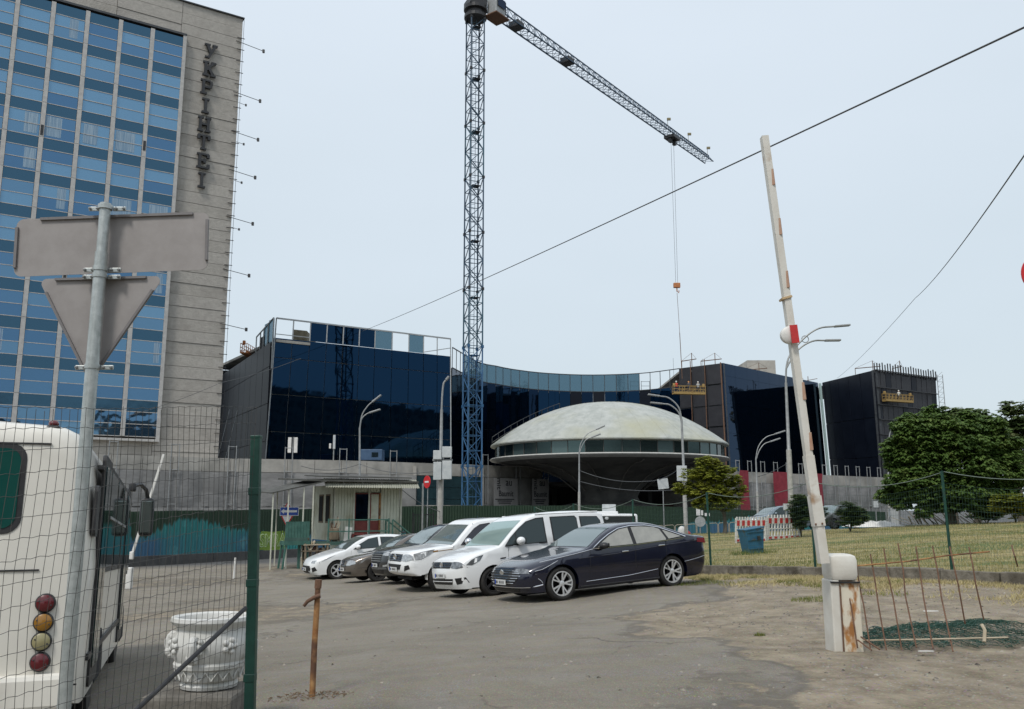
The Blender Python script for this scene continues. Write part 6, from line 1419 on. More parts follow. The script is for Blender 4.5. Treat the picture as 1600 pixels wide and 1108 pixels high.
for f in ((1249.5, 612), (1260.5, 690)):
    c_ = kl(f[0] + 3, f[1]); d_ = (B3 - B1).normalized(); MB().bar(c_ - d_ * .1 + Vector((0, -.056, 0)), c_ + d_ * .1 + Vector((.006, -.046, 0)), .012, .045).build('stripe', M_stripe, bar_)
c_ = kl(1235, 525); MB().lathe([(.075, -.05), (.10, -.03), (.10, .03), (.075, .05)], 28, c_ + Vector((-.03, -.05, 0)), Matrix.Rotation(R(90), 3, 'X')).build('disc_lamp', M_whitep, bar_, smooth=True)
d_ = (B3 - B1).normalized(); MB().bar(c_ - d_ * .105 + Vector((.01, -.12, 0)), c_ + d_ * .105 + Vector((.01, -.12, 0)), .02, .085).build('red_reflector', M_redwhite, bar_)
MB().bar(kl(1227, 465) , kl(1228, 468), .13, .12).build('tape_band', pm('tape', (.5, .36, .2), None, 1, .7), bar_)
for (x, y) in ((1271, 819), (1281, 818)): MB().ball(kl(x, y) + Vector((0, -.08, 0)), .012, 5).build('bolt', M_rustd, bar_)
# far-left barrier
a = at(203, 893, 30); z0 = gz(a.x, 30); o = thing('road_barrier', 'thin white raised barrier boom beyond the bus mirror', 'barrier', (a.x, 30, z0)); q0 = at(206, 868, 30) - Vector((a.x, 30, z0)); q1 = at(256, 710, 30) - Vector((a.x, 30, z0))
MB().cbox((0, 0, .35), (.18, .2, .7), .03).build('cabinet', M_whitep, o); MB().bar(q0, q1, .07).build('boom', M_whitep, o); MB().cbox(tuple(q0), (.13, .14, .26), .03).build('pivot', M_whitep, o)
a = onp(368, 33); o = thing('marker_post', 'short white marker post by the hoarding plinth', 'post', tuple(a)); MB().tube([(0, 0, 0), (.02, 0, .75)], .035, 6).build('post', M_whitep, o)

# ================================================================== rusty rebar fence and the fallen green netting
RY = 10.4; rf = thing('rebar_fence', 'rusty bent rebar fence panel right of the barrier cabinet', 'fence', (at(1340, 1010, RY).x, RY, 0.0), world=True)
MB().tube([at(1298, 888, RY - .2), at(1420, 877, RY - .15), at(1480, 868, RY - .1), at(1546, 862, RY)], .009, 6).build('top_rod', M_rust, rf, smooth=True)
MB().tube([at(1338, 1001, RY - .2), at(1450, 999, RY - .5), at(1575, 996, RY - .8)], .009, 6).build('bottom_rod', M_woodp, rf, smooth=True)
for i, (tx, ty, bx_, by_) in enumerate([(1317, 879, 1340, 1013), (1338, 881, 1360, 1014), (1360, 866, 1385, 1016), (1381, 857, 1409, 1016), (1403, 849, 1432, 1012), (1431, 854, 1458, 1014), (1457, 853, 1489, 1018), (1484, 854, 1508, 975), (1514, 855, 1537, 968), (1405, 849, 1431, 990), (1581, 852, 1590, 885)]):
    if i == 9: continue
    mid = (tx * .52 + bx_ * .48 + rnd.uniform(-4, 4), (ty + by_) / 2); yb = RY - .35 - .05 * i if by_ > 990 else RY - .1
    MB().tube([at(tx, ty, RY - .12), at(tx * .75 + bx_ * .25 + rnd.uniform(-1, 1), ty * .75 + by_ * .25, RY - .2), at(*mid, RY - .25), at(bx_, by_, yb)], .0078, 6).build('rod', M_rustd, rf, smooth=True)
st_ = MB(); st_.tube([at(1534, 976, RY - .8), at(1539, 985, RY - .85), at(1538, 1003, RY - .9)], .018, 6); st_.build('stake', M_woodp, rf)
for q in ((1345, 995, 1375, 1015), (1340, 1000, 1362, 1016)): MB().tube([at(q[0], q[1], RY - .3), at(q[2], q[3], RY - .5)], .009, 5).build('rod', M_rustd, rf)
# netting: crumpled loose mesh of thin plastic strands
nx, ny = 70, 22; ga_, gb_ = at(1400, 995, 9.9), at(1680, 990, 10.2); b = MB()
def npt(i, j):
    f = i / nx; g2 = j / ny; x = ga_.x + (gb_.x - ga_.x) * f; y = 10.35 + 2.0 * g2 * (.55 + .45 * f) + .12 * math.sin(i * .5); z_ = gz(x, y) + .02 + .13 * math.sin(math.pi * g2) ** 1.0 * min(1, f * 3) * (.5 + .5 * vnoise(np.array([i * .23]), np.array([j * .4]), 5)[0]) + .05 * vnoise(np.array([i * .9]), np.array([j * .9]), 8)[0]
    return Vector((x + .04 * math.sin(j * 1.3 + i), y, float(z_)))
NP_ = [[npt(i, j) for j in range(ny + 1)] for i in range(nx + 1)]
for i in range(nx + 1):
    for j in range(ny):
        b.tube([NP_[i][j], NP_[i][j + 1]], .0028, 3, cap=False)
        if i < nx: b.tube([NP_[i][j], NP_[i + 1][j]], .0028, 3, cap=False)
        if i < nx: b.tube([NP_[i][j] + Vector((.02, .01, -.02)), NP_[i + 1][j + 1] + Vector((0, 0, -.03))], .0025, 3, cap=False)
o = b.build('fallen_netting', pm('net_green', (.010, .045, .032), (.016, .07, .048), 5, .6), None, origin=ga_, fix=False); tag(o, 'heap of crumpled dark green plastic netting on the dirt', 'netting', None, 'stuff')
for (px, py, s_, lb) in ((1447, 1020, .085, 'white plastic scrap on the dirt below the rebar fence'), (1455, 960, .11, 'thin white strip lying behind the rebar fence')):
    a = atz(px, py, -1.55); o = MB().cbox((0, 0, .01), (s_ * 2, s_ * .35, .012), .004).build('plastic_scrap', M_whitep, None); o.location = (a.x, a.y, gz(a.x, a.y) + .01); single(o, lb, 'litter')

# ================================================================== parked cars
def paint(name, c, c2=None, rough=.22, metal=0.0): return pm(name, c, c2 or tuple(x * .85 for x in c), 1.2, rough, metal=metal, coat=.9, obj=True)
P_navy = paint('paint_navy', (.003, .0045, .018), (.0035, .0055, .021), .25, .2); P_white = paint('paint_white', (.78, .79, .79), (.74, .75, .75), .35); P_brown = paint('paint_taupe', (.17, .145, .125), (.15, .13, .11), .3, .6); P_grey = paint('paint_charcoal', (.02, .022, .024), (.026, .028, .03), .3, .4)
P_silver = paint('paint_silver', (.26, .32, .36), None, .3, .5); P_dsuv = paint('paint_dark_olive', (.05, .05, .045), None, .4, .3)
M_trim = pm('black_trim', (.010, .010, .011), (.016, .016, .017), 9, .5); M_tyre = pm('tyre_rubber', (.012, .012, .012), (.025, .023, .021), 14, .85, obj=True)
M_alloy = pm('alloy_rim', (.62, .63, .64), (.7, .71, .72), 12, .35, metal=.5, obj=True); M_alld = pm('dark_alloy', (.10, .10, .105), (.14, .14, .145), 10, .35, metal=.8, obj=True); M_chrome = pm('chrome', (.75, .76, .78), None, 1, .08, metal=1.0)
C_glass = glassmat('car_glass', (.045, .06, .062), .03, diff=.5); C_wind = glassmat('car_windscreen', (.20, .25, .25), .05, diff=.55); C_teal = glassmat('car_windscreen_green', (.30, .42, .40), .06, diff=.45); C_shade = pm('window_shade', (.26, .26, .24), (.32, .32, .29), 5, .25, coat=.6, obj=True)
C_lamp = pm('headlamp_lens', (.52, .54, .55), (.25, .26, .27), 14, .12, metal=.4, coat=1.0, obj=True); C_lampd = pm('headlamp_dark', (.05, .055, .06), (.28, .29, .30), 9, .1, metal=.5, coat=1.0, obj=True); C_led = pm('lamp_bright', (.85, .86, .86), None, 1, .15)
C_red = pm('tail_red', (.16, .006, .01), None, 1, .2, coat=.8); C_plate = pm('number_plate', (.62, .63, .62), None, 1, .4); C_ink = pm('plate_ink', (.03, .03, .03), None, 1, .5); C_blue = pm('plate_blue', (.02, .07, .4), None, 1, .4)
C_teal2 = glassmat('bright_behind_glass', (.30, .52, .49), .06, diff=.45)
def cdt_patch(poly, fn, step, extra=None):
    """poly: 2-D outline (closed); fn: (a, b) -> 3-D; interior points on a grid keep the curvature"""
    xs_ = [p[0] for p in poly]; ys_ = [p[1] for p in poly]; pts = []
    n = len(poly)
    for i in range(n):
        a, b = Vector(poly[i]), Vector(poly[(i + 1) % n]); m = max(1, int((b - a).length / step)); pts += [a + (b - a) * (k / m) for k in range(m)]
    ne = len(pts); edges = [(i, (i + 1) % ne) for i in range(ne)]; pl = [(p.x, p.y) for p in pts]
    gx_, gy_ = np.meshgrid(np.arange(min(xs_) + step / 2, max(xs_), step), np.arange(min(ys_) + step / 2, max(ys_), step)); gx_, gy_ = gx_.ravel(), gy_.ravel()
    if len(gx_):
        ok = inpoly(gx_, gy_, pl) & (dline(gx_, gy_, pl + [pl[0]]) > step * .3); pts = pts + [Vector((x, y)) for x, y in zip(gx_[ok], gy_[ok])]
    vo, eo, fo, *_ = delaunay_2d_cdt(pts, edges, [], 1, 1e-5)
    fo = [f for f in fo if inpoly(np.array([sum(vo[i].x for i in f) / 3]), np.array([sum(vo[i].y for i in f) / 3]), pl)[0]]
    return [fn(v.x, v.y) for v in vo], [tuple(f) for f in fo]
class Car:
    def __init__(c, name, label, cat, L, W, H, wb, fo, wr, prof, belt, color, tum=.32, zb=.22, group=None, tw=.21):
        c.L, c.W, c.H, c.wb, c.fo, c.wr, c.belt, c.tum, c.zb, c.tw = L, W, H, wb, fo, wr, belt, tum, zb, tw
        c.color = color; P = catmull(prof, 9); c.P = np.array(P); n = len(P); t = np.gradient(c.P[:, :2], axis=0); t /= np.linalg.norm(t, axis=1)[:, None] + 1e-9
        c.N = np.stack([t[:, 1], -t[:, 0]], 1)           # profile runs nose -> roof -> tail: right-hand normal points inwards
        for i in range(n):
            lo_n = float(np.interp(c.P[i, 1], [.5, .85], [1, 0])) if i < n * .5 else float(np.interp(c.P[i, 1], [.5, .9], [1, 0])); tgt = np.array([1.0, 0]) if i < n * .5 else np.array([-1.0, 0]); v_ = c.N[i] * (1 - lo_n) + tgt * lo_n; c.N[i] = v_ / (np.linalg.norm(v_) + 1e-9)
        c.root = thing(name, label, cat, (0, 0, 0), 0, group)
        hn = n // 2; a_ = c.P[:hn, :2] + c.N[:hn] * c.P[:hn, 2:3]; o_ = np.argsort(a_[:, 1]); c.nz, c.nx = a_[o_, 1], a_[o_, 0]
    def ys(c, x, z):
        f = max(0, 1 - x / (c.fo * 1.05)); g = max(0, (x - (c.L - .75)) / .75)
        y = c.W / 2 - .25 * f ** 2.0 - .10 * max(0, g) ** 2
        bz_ = c.beltz(x)
        if z > bz_: y -= c.tum * (z - bz_) + .012
        else: y -= .10 * ((z - .62) / .45) ** 2 * .45
        if abs(z - .72) < .05: y += .004
        return y
    def beltz(c, x): return float(np.interp(x, [p[0] for p in c.belt], [p[1] for p in c.belt]))
    def cap(c, i, tau, off=0.0):
        """point on the profile shell at (fractional) sample i, tau in -1..1 across"""
        i = min(max(i, 0), len(c.P) - 1.001); k = int(i); f = i - k; p = c.P[k] * (1 - f) + c.P[k + 1] * f; n = c.N[k] * (1 - f) + c.N[k + 1] * f; n = n / (np.linalg.norm(n) + 1e-9)
        r, a = p[2], p[3]; ci = p[:2] + n * r; Y = c.ys(ci[0], ci[1]); y = tau * Y; q = max(0, (abs(y) - (Y - a)) / a); q = min(q, 1); d = r * (1 - math.sqrt(max(0, 1 - q * q))) - off
        d += (.012 * tau * tau) * (1 - q)
        xz = p[:2] + n * d; sy = 1 if y > 0 else -1
        return Vector((xz[0], y + sy * off * q, xz[1]))
    def body(c):
        n = len(c.P); taus = [-1, -.985, -.96, -.93, -.88, -.8, -.7, -.5, -.25, 0, .25, .5, .7, .8, .88, .93, .96, .985, 1]; b = MB(); m = len(taus)
        b.v = [tuple(c.cap(i, t)) for i in range(n) for t in taus]
        for i in range(n - 1):
            for k in range(m - 1): b.f.append((i * m + k, i * m + k + 1, (i + 1) * m + k + 1, (i + 1) * m + k))
        ci = [c.P[i, :2] + c.N[i] * c.P[i, 2] for i in range(n)]; out = [(p[0], p[1]) for p in ci]
        # drop loops where the inset doubles back
        res = [out[0]]
        for p in out[1:]:
            if math.hypot(p[0] - res[-1][0], p[1] - res[-1][1]) > .012: res.append(p)
        xr = c.fo + c.wb; ra = c.wr + .055; zc_ = c.wr - .005
        bot = [(res[-1][0] - .02, c.zb)]
        for xc in (xr, c.fo):
            q0 = math.asin(min(1, max(-1, (c.zb - zc_) / ra))); arc = [(xc + ra * math.cos(q), zc_ + ra * math.sin(q)) for q in np.linspace(q0, math.pi - q0, 22)]
            arc = [p for p in arc]; bot += arc
        bot.append((res[0][0] + .02, c.zb)); poly = res + bot
        for sd in (-1, 1):
            v, f = cdt_patch(poly, lambda x, z: (x, sd * c.ys(x, z), z), .13); b.add(v, f)
            # arch lips
            for xc in (xr, c.fo):
                vs = []; qs = np.linspace(-.1, math.pi + .1, 22)
                for q in qs:
                    x, z = xc + ra * math.cos(q), zc_ + ra * math.sin(q); y = c.ys(x, max(z, c.zb)); vs += [(x, sd * y, z), (x, sd * (y - .16), z)]
                b.add(vs, [(2 * k, 2 * k + 2, 2 * k + 3, 2 * k + 1) for k in range(21)])
        me = bpy.data.meshes.new('body'); me.from_pydata(b.v, [], b.f); bm = bmesh.new(); bm.from_mesh(me); bmesh.ops.remove_doubles(bm, verts=bm.verts, dist=.004); bmesh.ops.recalc_face_normals(bm, faces=bm.faces[:]); bm.to_mesh(me); bm.free()
        me.polygons.foreach_set('use_smooth', [True] * len(me.polygons)); me.set_sharp_from_angle(angle=R(48)); me.materials.append(c.color); o = bpy.data.objects.new('body', me); COL.objects.link(o); o.parent = c.root; c.bo = o
        MB().box((c.L / 2, 0, c.zb + .17), (c.L - .5, c.W - .62, .42)).build('underbody', M_dark, c.root)
        for xc in (c.fo, xr): MB().box((xc, 0, c.zb + .35), (c.wr * 2.3, c.W - .5, .5)).build('wheel_well', M_dark, c.root)  # black boxes inside the hollow body; shade of the arch gaps is their colour
        return c
    def side(c, name, poly, m, off=.006, par=None, sides=(-1, 1), step=.12, smooth=True):
        poly = [(max(x, float(np.interp(z, c.nz, c.nx)) + .004) if x < c.L * .3 and z < .95 else x, z) for x, z in poly]
        for sd in sides:
            v, f = cdt_patch(poly, lambda x, z: (x, sd * (c.ys(x, z) + off), z), step); b = MB(); b.add(v, f); o = b.build(name, m, par or c.root, smooth=smooth, fix=True)
        return o
    def sline(c, name, pts, m, w_=.012, off=.004, sides=(-1, 1), par=None):
        for sd in sides:
            b = MB(); P3 = []
            for (x0, z0), (x1, z1) in zip(pts[:-1], pts[1:]):
                k = max(1, int(math.hypot(x1 - x0, z1 - z0) / .08)); P3 += [(x0 + (x1 - x0) * i / k, z0 + (z1 - z0) * i / k) for i in range(k)]
            P3.append(pts[-1]); b.tube([(x, sd * (c.ys(x, z) + off - w_ * .3), z) for x, z in P3], w_ / 2, 5); o = b.build(name, m, par or c.root, smooth=True)
        return o
    def iz(c, z, lo=0, hi=None):             # profile sample on the nose at height z
        hi = hi or int(len(c.P) * .5); zz_ = c.P[lo:hi, 1]; k = int(np.argmax(zz_ >= z)) if (zz_ >= z).any() else hi - lo - 1
        if k == 0: return lo
        a, b = zz_[k - 1], zz_[k]; return lo + k - 1 + (z - a) / max(1e-6, b - a)
    def izr(c, z):                           # tail, counted from the end
        n = len(c.P); 
        for i in range(n - 1, n // 2, -1):
            if c.P[i, 1] <= z <= c.P[i - 1, 1]: return i - (z - c.P[i, 1]) / max(1e-6, c.P[i - 1, 1] - c.P[i, 1])
        return n - 2
    def front(c, name, poly, m, off=.006, par=None, rear=False, step=.09, both=False):
        o = None
        for sd in ((1, -1) if both else (1,)):
            def fn(y, z):
                i = c.izr(z) if rear else c.iz(z); k = int(i); p = c.P[k]; n_ = c.N[k]; ci = p[:2] + n_ * p[2]; Y = c.ys(ci[0], ci[1]); t = max(-1, min(1, sd * y / (c.W / 2))); return c.cap(i, t, off)
            v, f = cdt_patch(poly, fn, step); b = MB(); b.add(v, f); o = b.build(name, m, par or c.root, smooth=True)
        return o
    def capglass(c, name, i0, i1, t0, m, t1=None, off=.006, par=None):
        t1 = t1 or t0; b = MB(); n_ = 8; mm = 13; vs = []
        for a in range(n_ + 1):
            f = a / n_; tt = t0 + (t1 - t0) * f
            for k in range(mm): vs.append(c.cap(i0 + (i1 - i0) * f, -tt + 2 * tt * k / (mm - 1), off))
        b.add(vs, [(a * mm + k, a * mm + k + 1, (a + 1) * mm + k + 1, (a + 1) * mm + k) for a in range(n_) for k in range(mm - 1)]); return b.build(name, m, par or c.root, smooth=True)
    def ix(c, x, top=True):                  # upper profile sample at station x
        a = c.P[:, 0]; best = None
        for i in range(len(a) - 1):
            if c.P[i, 1] > .55 and a[i] <= x <= a[i + 1]: best = i + (x - a[i]) / max(1e-6, a[i + 1] - a[i]); break
        return best if best is not None else int(np.argmin(abs(a - x)))
    def wheels(c, style='alloy', rim=None, n=5, rr=None):
        r = c.wr; rr = rr or r * .68; MXr = Matrix.Rotation(R(90), 3, 'X'); src = None
        for xc in (c.fo, c.fo + c.wb):
            for sd in (-1, 1):
                wh = thing('wheel', None, None, (xc, sd * (c.W / 2 - .03 - c.tw / 2), r)); wh.parent = c.root; wh.rotation_euler = (0, 0, 0 if sd < 0 else math.pi)
                if src is None:
                    h = c.tw / 2; ty = MB().lathe([(rr, h * .8), (rr + .02, h), (r * .93, h), (r, h * .75), (r, -h * .75), (r * .93, -h), (rr + .02, -h), (rr, -h * .8)][::-1], 40, (0, 0, 0), MXr, False).build('tyre', M_tyre, wh, smooth=True, angle=50)
                    b = MB()
                    b.lathe([(rr + .004, .8 * h), (rr + .004, .98 * h), (rr - .018, .98 * h), (rr - .03, .3 * h)], 40, (0, 0, 0), MXr, False)
                    if style == 'steel':
                        b.lathe([(rr - .02, .55 * h), (rr * .86, .62 * h), (rr * .80, .30 * h), (rr * .60, .25 * h), (rr * .42, .62 * h), (rr * .25, .66 * h), (1e-4, .62 * h)], 40, (0, 0, 0), MXr, False)
                    else:
                        for k in range(n):
                            q = 2 * math.pi * k / n
                            for dq in ((-.12, .12) if style == 'twin' else ((-.22, .2) if style == 'turbine' else (0,))):
                                p0 = Vector((math.cos(q) * .05, -.75 * h, math.sin(q) * .05)); p1 = Vector((math.cos(q + dq) * (rr - .015), -.88 * h, math.sin(q + dq) * (rr - .015)))
                                d = (p1 - p0); Mq = Matrix((d.normalized(), Vector((0, 1, 0)), d.normalized().cross(Vector((0, 1, 0))))).transposed(); b.box((p0 + p1) / 2, (d.length, .03, .05 if style == 'alloy' else .028), M=Mq)
                        b.lathe([(.055, .55 * h), (.06, .85 * h), (.05, .9 * h), (1e-4, .9 * h)], 18, (0, 0, 0), MXr)
                    ri = b.build('rim', rim or M_alloy, wh, smooth=True, angle=35)
                    dk = MB()
                    if style == 'steel':
                        for k in range(16): q = 2 * math.pi * k / 16; dk.lathe([(.017, .66 * h), (1e-4, .665 * h)], 8, Vector((math.cos(q) * rr * .83, 0.002, math.sin(q) * rr * .83)), MXr)
                        dk.lathe([(.055, .70 * h), (.045, .9 * h), (1e-4, .9 * h)], 14, (0, 0, 0), MXr)
                        di = dk.build('vent_holes', M_trim, wh)
                    else: di = dk.lathe([(rr - .02, .2 * h), (1e-4, .2 * h)], 24, (0, 0, 0), MXr).build('brake_disc', M_dark, wh)
                    # tyres face -y; lathe y = z rotated: mirror handled by the wheel's rotation
                    src = (ty, ri, di)
                else:
                    for s_ in src: inst(s_, s_.name.split('.')[0], wh)
        return c
    def mirror(c, x, z, m, dx=.20, dz=.14):
        for sd in (-1, 1):
            y = sd * (c.ys(x, z) + .11); o = MB().ball((x, y, z), (dx / 2, .11, dz / 2), 8).build('mirror', m, c.root, smooth=True)
            MB().box((x + dx * .35, y, z), (.03, .17, dz * .62)).build('glass', M_trim, o); MB().bar((x - .02, sd * (c.ys(x, z) - .02), z - dz * .4), (x, y, z - dz * .3), .05).build('stalk', M_trim, o)
    def handle(c, x, z, m, w_=.17):
        for sd in (-1, 1): MB().cbox((x, sd * (c.ys(x, z) + .02), z), (w_, .03, .028), .008).build('door_handle', m, c.root, smooth=True)
    def plate(c, z, y=0.0, w_=.46, m=None):
        i = c.iz(z); p = c.cap(i, 0, .02); o = MB().box((p.x - .008, y, z), (.015, w_, .10)).build('number_plate', C_plate, c.root)
        MB().box((p.x - .017, y + w_ * .44, z), (.004, .04, .09)).build('blue_band', C_blue, o)
        r_ = random.Random(int(c.L * 1000))
        for k in range(8): 
            if k in (2,): continue
            yy = y + w_ * .36 - k * .046; MB().box((p.x - .017, yy, z), (.004, r_.choice([.02, .028]), .055)).build('character', C_ink, o)
    def place(c, px, py, Y, hx, hy, slope_pts=None):
        a = math.atan2(-hy, -hx)              # local +x points to the tail
        p = at(px, py, Y); M = Matrix.Rotation(a, 3, 'Z'); lo = M @ Vector((c.fo, -(c.W / 2 - .1), 0)); o = Vector((p.x, p.y, 0)) - lo; o.z = 0
        f = o + M @ Vector((c.fo, 0, 0)); r = o + M @ Vector((c.fo + c.wb, 0, 0)); fn_ = o + M @ Vector((c.fo, -.75, 0)); ff = o + M @ Vector((c.fo, .75, 0))
        zf, zr = gz(f.x, f.y), gz(r.x, r.y); pit_ = math.atan2(zr - zf, c.wb); rol = math.atan2(gz(ff.x, ff.y) - gz(fn_.x, fn_.y), 1.5) * .8
        Mr = Matrix.Rotation(a, 4, 'Z') @ Matrix.Rotation(-pit_, 4, 'Y') @ Matrix.Rotation(rol, 4, 'X'); c.root.rotation_euler = Mr.to_euler()
        q = Mr.to_3x3() @ Vector((c.fo, 0, 0)); c.root.location = (f.x - q.x, f.y - q.y, zf - q.z + .004)
HX, HY = -.889, -.457
GRP = 'cars parked in a row in the car park'
def seams(c, xs_, zt, zb_=None):
    for x, z1 in zip(xs_, zt): c.sline('door_seam', [(x, zb_ or c.zb + .1), (x, (c.beltz(x) + .3) / 2), (x + .03, z1)], M_trim, .009, .001)

# --- navy sedan (nearest)
c = Car('sedan_car', 'dark navy blue saloon car with pale window shades, nearest of the parked row', 'car', 4.9, 1.86, 1.445, 2.84, .93, .335,
        [(.10, .20, .30, .60), (.02, .32, .34, .65), (.0, .48, .36, .65), (.06, .62, .34, .6), (.22, .74, .20, .45), (.75, .87, .09, .30), (1.25, .95, .06, .24), (1.62, 1.01, .04, .2), (2.05, 1.24, .05, .16), (2.45, 1.40, .07, .22), (2.85, 1.445, .08, .24), (3.35, 1.42, .08, .24), (3.85, 1.28, .07, .22), (4.3, 1.115, .06, .22), (4.72, 1.06, .07, .25), (4.85, 1.02, .12, .3), (4.88, .85, .24, .45), (4.90, .55, .26, .5), (4.82, .30, .25, .5), (4.75, .22, .22, .45)],
        [(0, .74), (.8, .84), (1.5, .93), (2.5, .965), (3.6, .99), (4.4, 1.03), (4.9, 1.0)], P_navy, tum=.42, zb=.20, group=GRP).body()
c.wheels('turbine', M_alloy, 5, .245)
w1 = [(1.86, .99), (2.0, 1.09), (2.22, 1.21), (2.50, 1.315), (2.74, 1.345), (2.76, .995)]; w2 = [(2.85, .995), (2.83, 1.35), (3.1, 1.345), (3.42, 1.31), (3.56, 1.26), (3.66, 1.05), (3.64, 1.02)]; w3 = [(3.73, 1.04), (3.63, 1.24), (3.85, 1.16), (4.08, 1.07)]
surr = [(1.72, .975), (1.95, 1.11), (2.2, 1.235), (2.48, 1.34), (2.82, 1.378), (3.2, 1.365), (3.55, 1.30), (3.9, 1.17), (4.20, 1.055), (4.12, 1.035), (3.7, 1.01), (2.8, .975), (1.9, .965)]
c.side('window_surround', surr, M_trim, .004)
for w_ in (w1, w2, w3): c.side('side_window', w_, C_shade if w_ is not w3 else C_shade, .008, sides=(-1,)); c.side('side_window', w_, C_glass, .008, sides=(1,))
c.sline('chrome_strip', surr[-1:] + surr[:9], M_chrome, .024, .010); c.sline('chrome_strip', surr[8:], M_chrome, .016, .010)
c.capglass('windscreen', c.ix(1.64), c.ix(2.38), .90, C_wind, .80); c.capglass('rear_window', c.ix(3.55), c.ix(4.22), .76, C_glass, .80)
c.sline('chrome_spear', [(.45, .795), (.8, .845), (1.25, .90), (1.72, .965)], M_chrome, .014, .004)
g_ = c.front('grille', [(-.62, .46), (-.66, .60), (-.52, .665), (.52, .665), (.66, .60), (.62, .46), (.3, .34), (-.3, .34)], M_trim, .008)
for z_ in (.40, .45, .50, .55, .60, .64): 
    ww = .58 - abs(z_ - .56) * 1.0; pts = [c.cap(c.iz(z_), t, .018) for t in np.linspace(-ww / .75, ww / .75, 13)]; MB().tube(pts, .006, 4).build('grille_bar', M_chrome, g_)
MB().lathe([(.055, 0), (.06, .008), (.045, .012)], 20, c.cap(c.iz(.60), 0, .022), Matrix.Rotation(R(-90), 3, 'Y') @ Matrix.Diagonal((1, 1.5, 1))).build('badge', M_chrome, g_)
for sd in (0,):
    h = c.front('headlight', [(.48, .60), (.50, .68), (.72, .715), (.95, .73), (.95, .64), (.70, .60)], C_lampd, .010, both=True)
    c.side('headlight', [(.30, .655), (.36, .735), (.55, .775), (.86, .80), (.60, .70)], C_lampd, .007); c.side('lamp_bulb', [(.40, .685), (.43, .725), (.50, .735), (.47, .695)], C_led, .011)
c.sline('chrome_strip', [(.34, .625), (.5, .655), (.62, .705), (.84, .80)], M_chrome, .010, .008)
c.front('lower_intake', [(-.60, .215), (-.66, .29), (.66, .29), (.60, .215)], M_trim, .008); pts = [c.cap(c.iz(.315), t, .014) for t in np.linspace(-.96, .96, 21)]; MB().tube(pts, .010, 5).build('chrome_lip', M_chrome, c.root)
c.sline('chrome_lip', [(.30, .32), (.42, .335), (.50, .35)], M_chrome, .022, .006); c.sline('chrome_strip', [(.40, .48), (.47, .42), (.50, .37)], M_chrome, .010, .006)
c.sline('sill_moulding', [(1.5, .325), (2.6, .355), (3.35, .42)], M_chrome, .010, .005); c.sline('sill_shadow', [(1.36, .235), (3.4, .235)], M_trim, .05, .0)
c.sline('shoulder_crease', [(1.35, .80), (2.3, .83), (3.4, .90), (4.6, .96)], P_navy, .018, .004)
seams(c, (1.62, 2.78, 3.62), (.94, .97, 1.0)); c.handle(2.52, .86, M_chrome); c.handle(3.50, .915, M_chrome); c.mirror(1.95, 1.02, M_blk)
c.side('tail_lamp', [(4.52, .92), (4.56, 1.0), (4.80, .99), (4.80, .87)], C_red, .007); c.front('tail_lamp', [(-.86, .88), (-.86, .97), (.86, .97), (.86, .88)], C_red, .008, rear=True); c.sline('rear_crease', [(4.1, .52), (4.45, .56), (4.72, .60)], M_chrome, .007, .004)
c.plate(.415, 0); c.place(878, 940, 18.6, -.88, -.475)

# --- white passenger van
c = Car('passenger_van', 'white high roofed passenger van between the navy saloon and the white pickup', 'van', 4.42, 1.80, 1.83, 2.68, .90, .32,
        [(.10, .20, .26, .5), (.02, .34, .30, .6), (.0, .55, .30, .6), (.04, .72, .26, .5), (.14, .86, .16, .4), (.5, .98, .08, .28), (.95, 1.08, .06, .22), (1.12, 1.13, .05, .2), (1.55, 1.46, .05, .16), (1.9, 1.69, .06, .18), (2.2, 1.79, .08, .22), (2.9, 1.83, .09, .24), (3.7, 1.82, .09, .24), (4.2, 1.78, .09, .24), (4.33, 1.70, .12, .3), (4.38, 1.3, .14, .3), (4.42, .8, .16, .35), (4.42, .4, .16, .35), (4.34, .24, .14, .3)],
        [(0, .85), (.9, .98), (1.5, 1.09), (3, 1.10), (4.4, 1.10)], P_white, tum=.20, zb=.22, group=GRP).body()
c.wheels('alloy', M_alld, 5, .225)
v1 = [(1.22, 1.075), (1.40, 1.27), (1.66, 1.47), (1.9, 1.62), (2.20, 1.69), (2.42, 1.70), (2.42, 1.10), (1.9, 1.085)]; v2 = [(2.60, 1.12), (2.60, 1.70), (3.34, 1.70), (3.40, 1.64), (3.40, 1.12)]; v3 = [(3.48, 1.14), (3.48, 1.68), (4.05, 1.66), (4.14, 1.56), (4.18, 1.16)]
for w_ in (v1, v2, v3):
    c.side('window_seal', w_, M_trim, .004); cx_ = sum(p[0] for p in w_) / len(w_); cz_ = sum(p[1] for p in w_) / len(w_); c.side('side_window', [(cx_ + (x - cx_) * .93, cz_ + (z - cz_) * .9) for x, z in w_], C_glass, .008)
c.sline('quarter_bar', [(1.56, 1.09), (1.56, 1.38)], M_trim, .035, .010)
for wv, q in () and ((v1, [(1.66, 1.12), (1.63, 1.38), (1.72, 1.42), (1.8, 1.22)]), (v1, [(2.06, 1.42), (2.04, 1.56), (2.24, 1.6), (2.3, 1.44)]), (v2, [(2.75, 1.42), (2.8, 1.6), (3.1, 1.62), (3.16, 1.46), (2.95, 1.40)])): c.side('seen_through_glass', q, C_teal2, .011, sides=(-1,))
c.capglass('windscreen', c.ix(1.10), c.ix(1.84), .92, C_teal, .84)
c.front('grille', [(-.46, .665), (-.50, .80), (.50, .80), (.46, .665)], M_trim, .007)
for z_ in (.70, .735, .77): MB().tube([c.cap(c.iz(z_), t, .014) for t in np.linspace(-.55, .55, 9)], .005, 4).build('grille_bar', M_chrome, c.root)
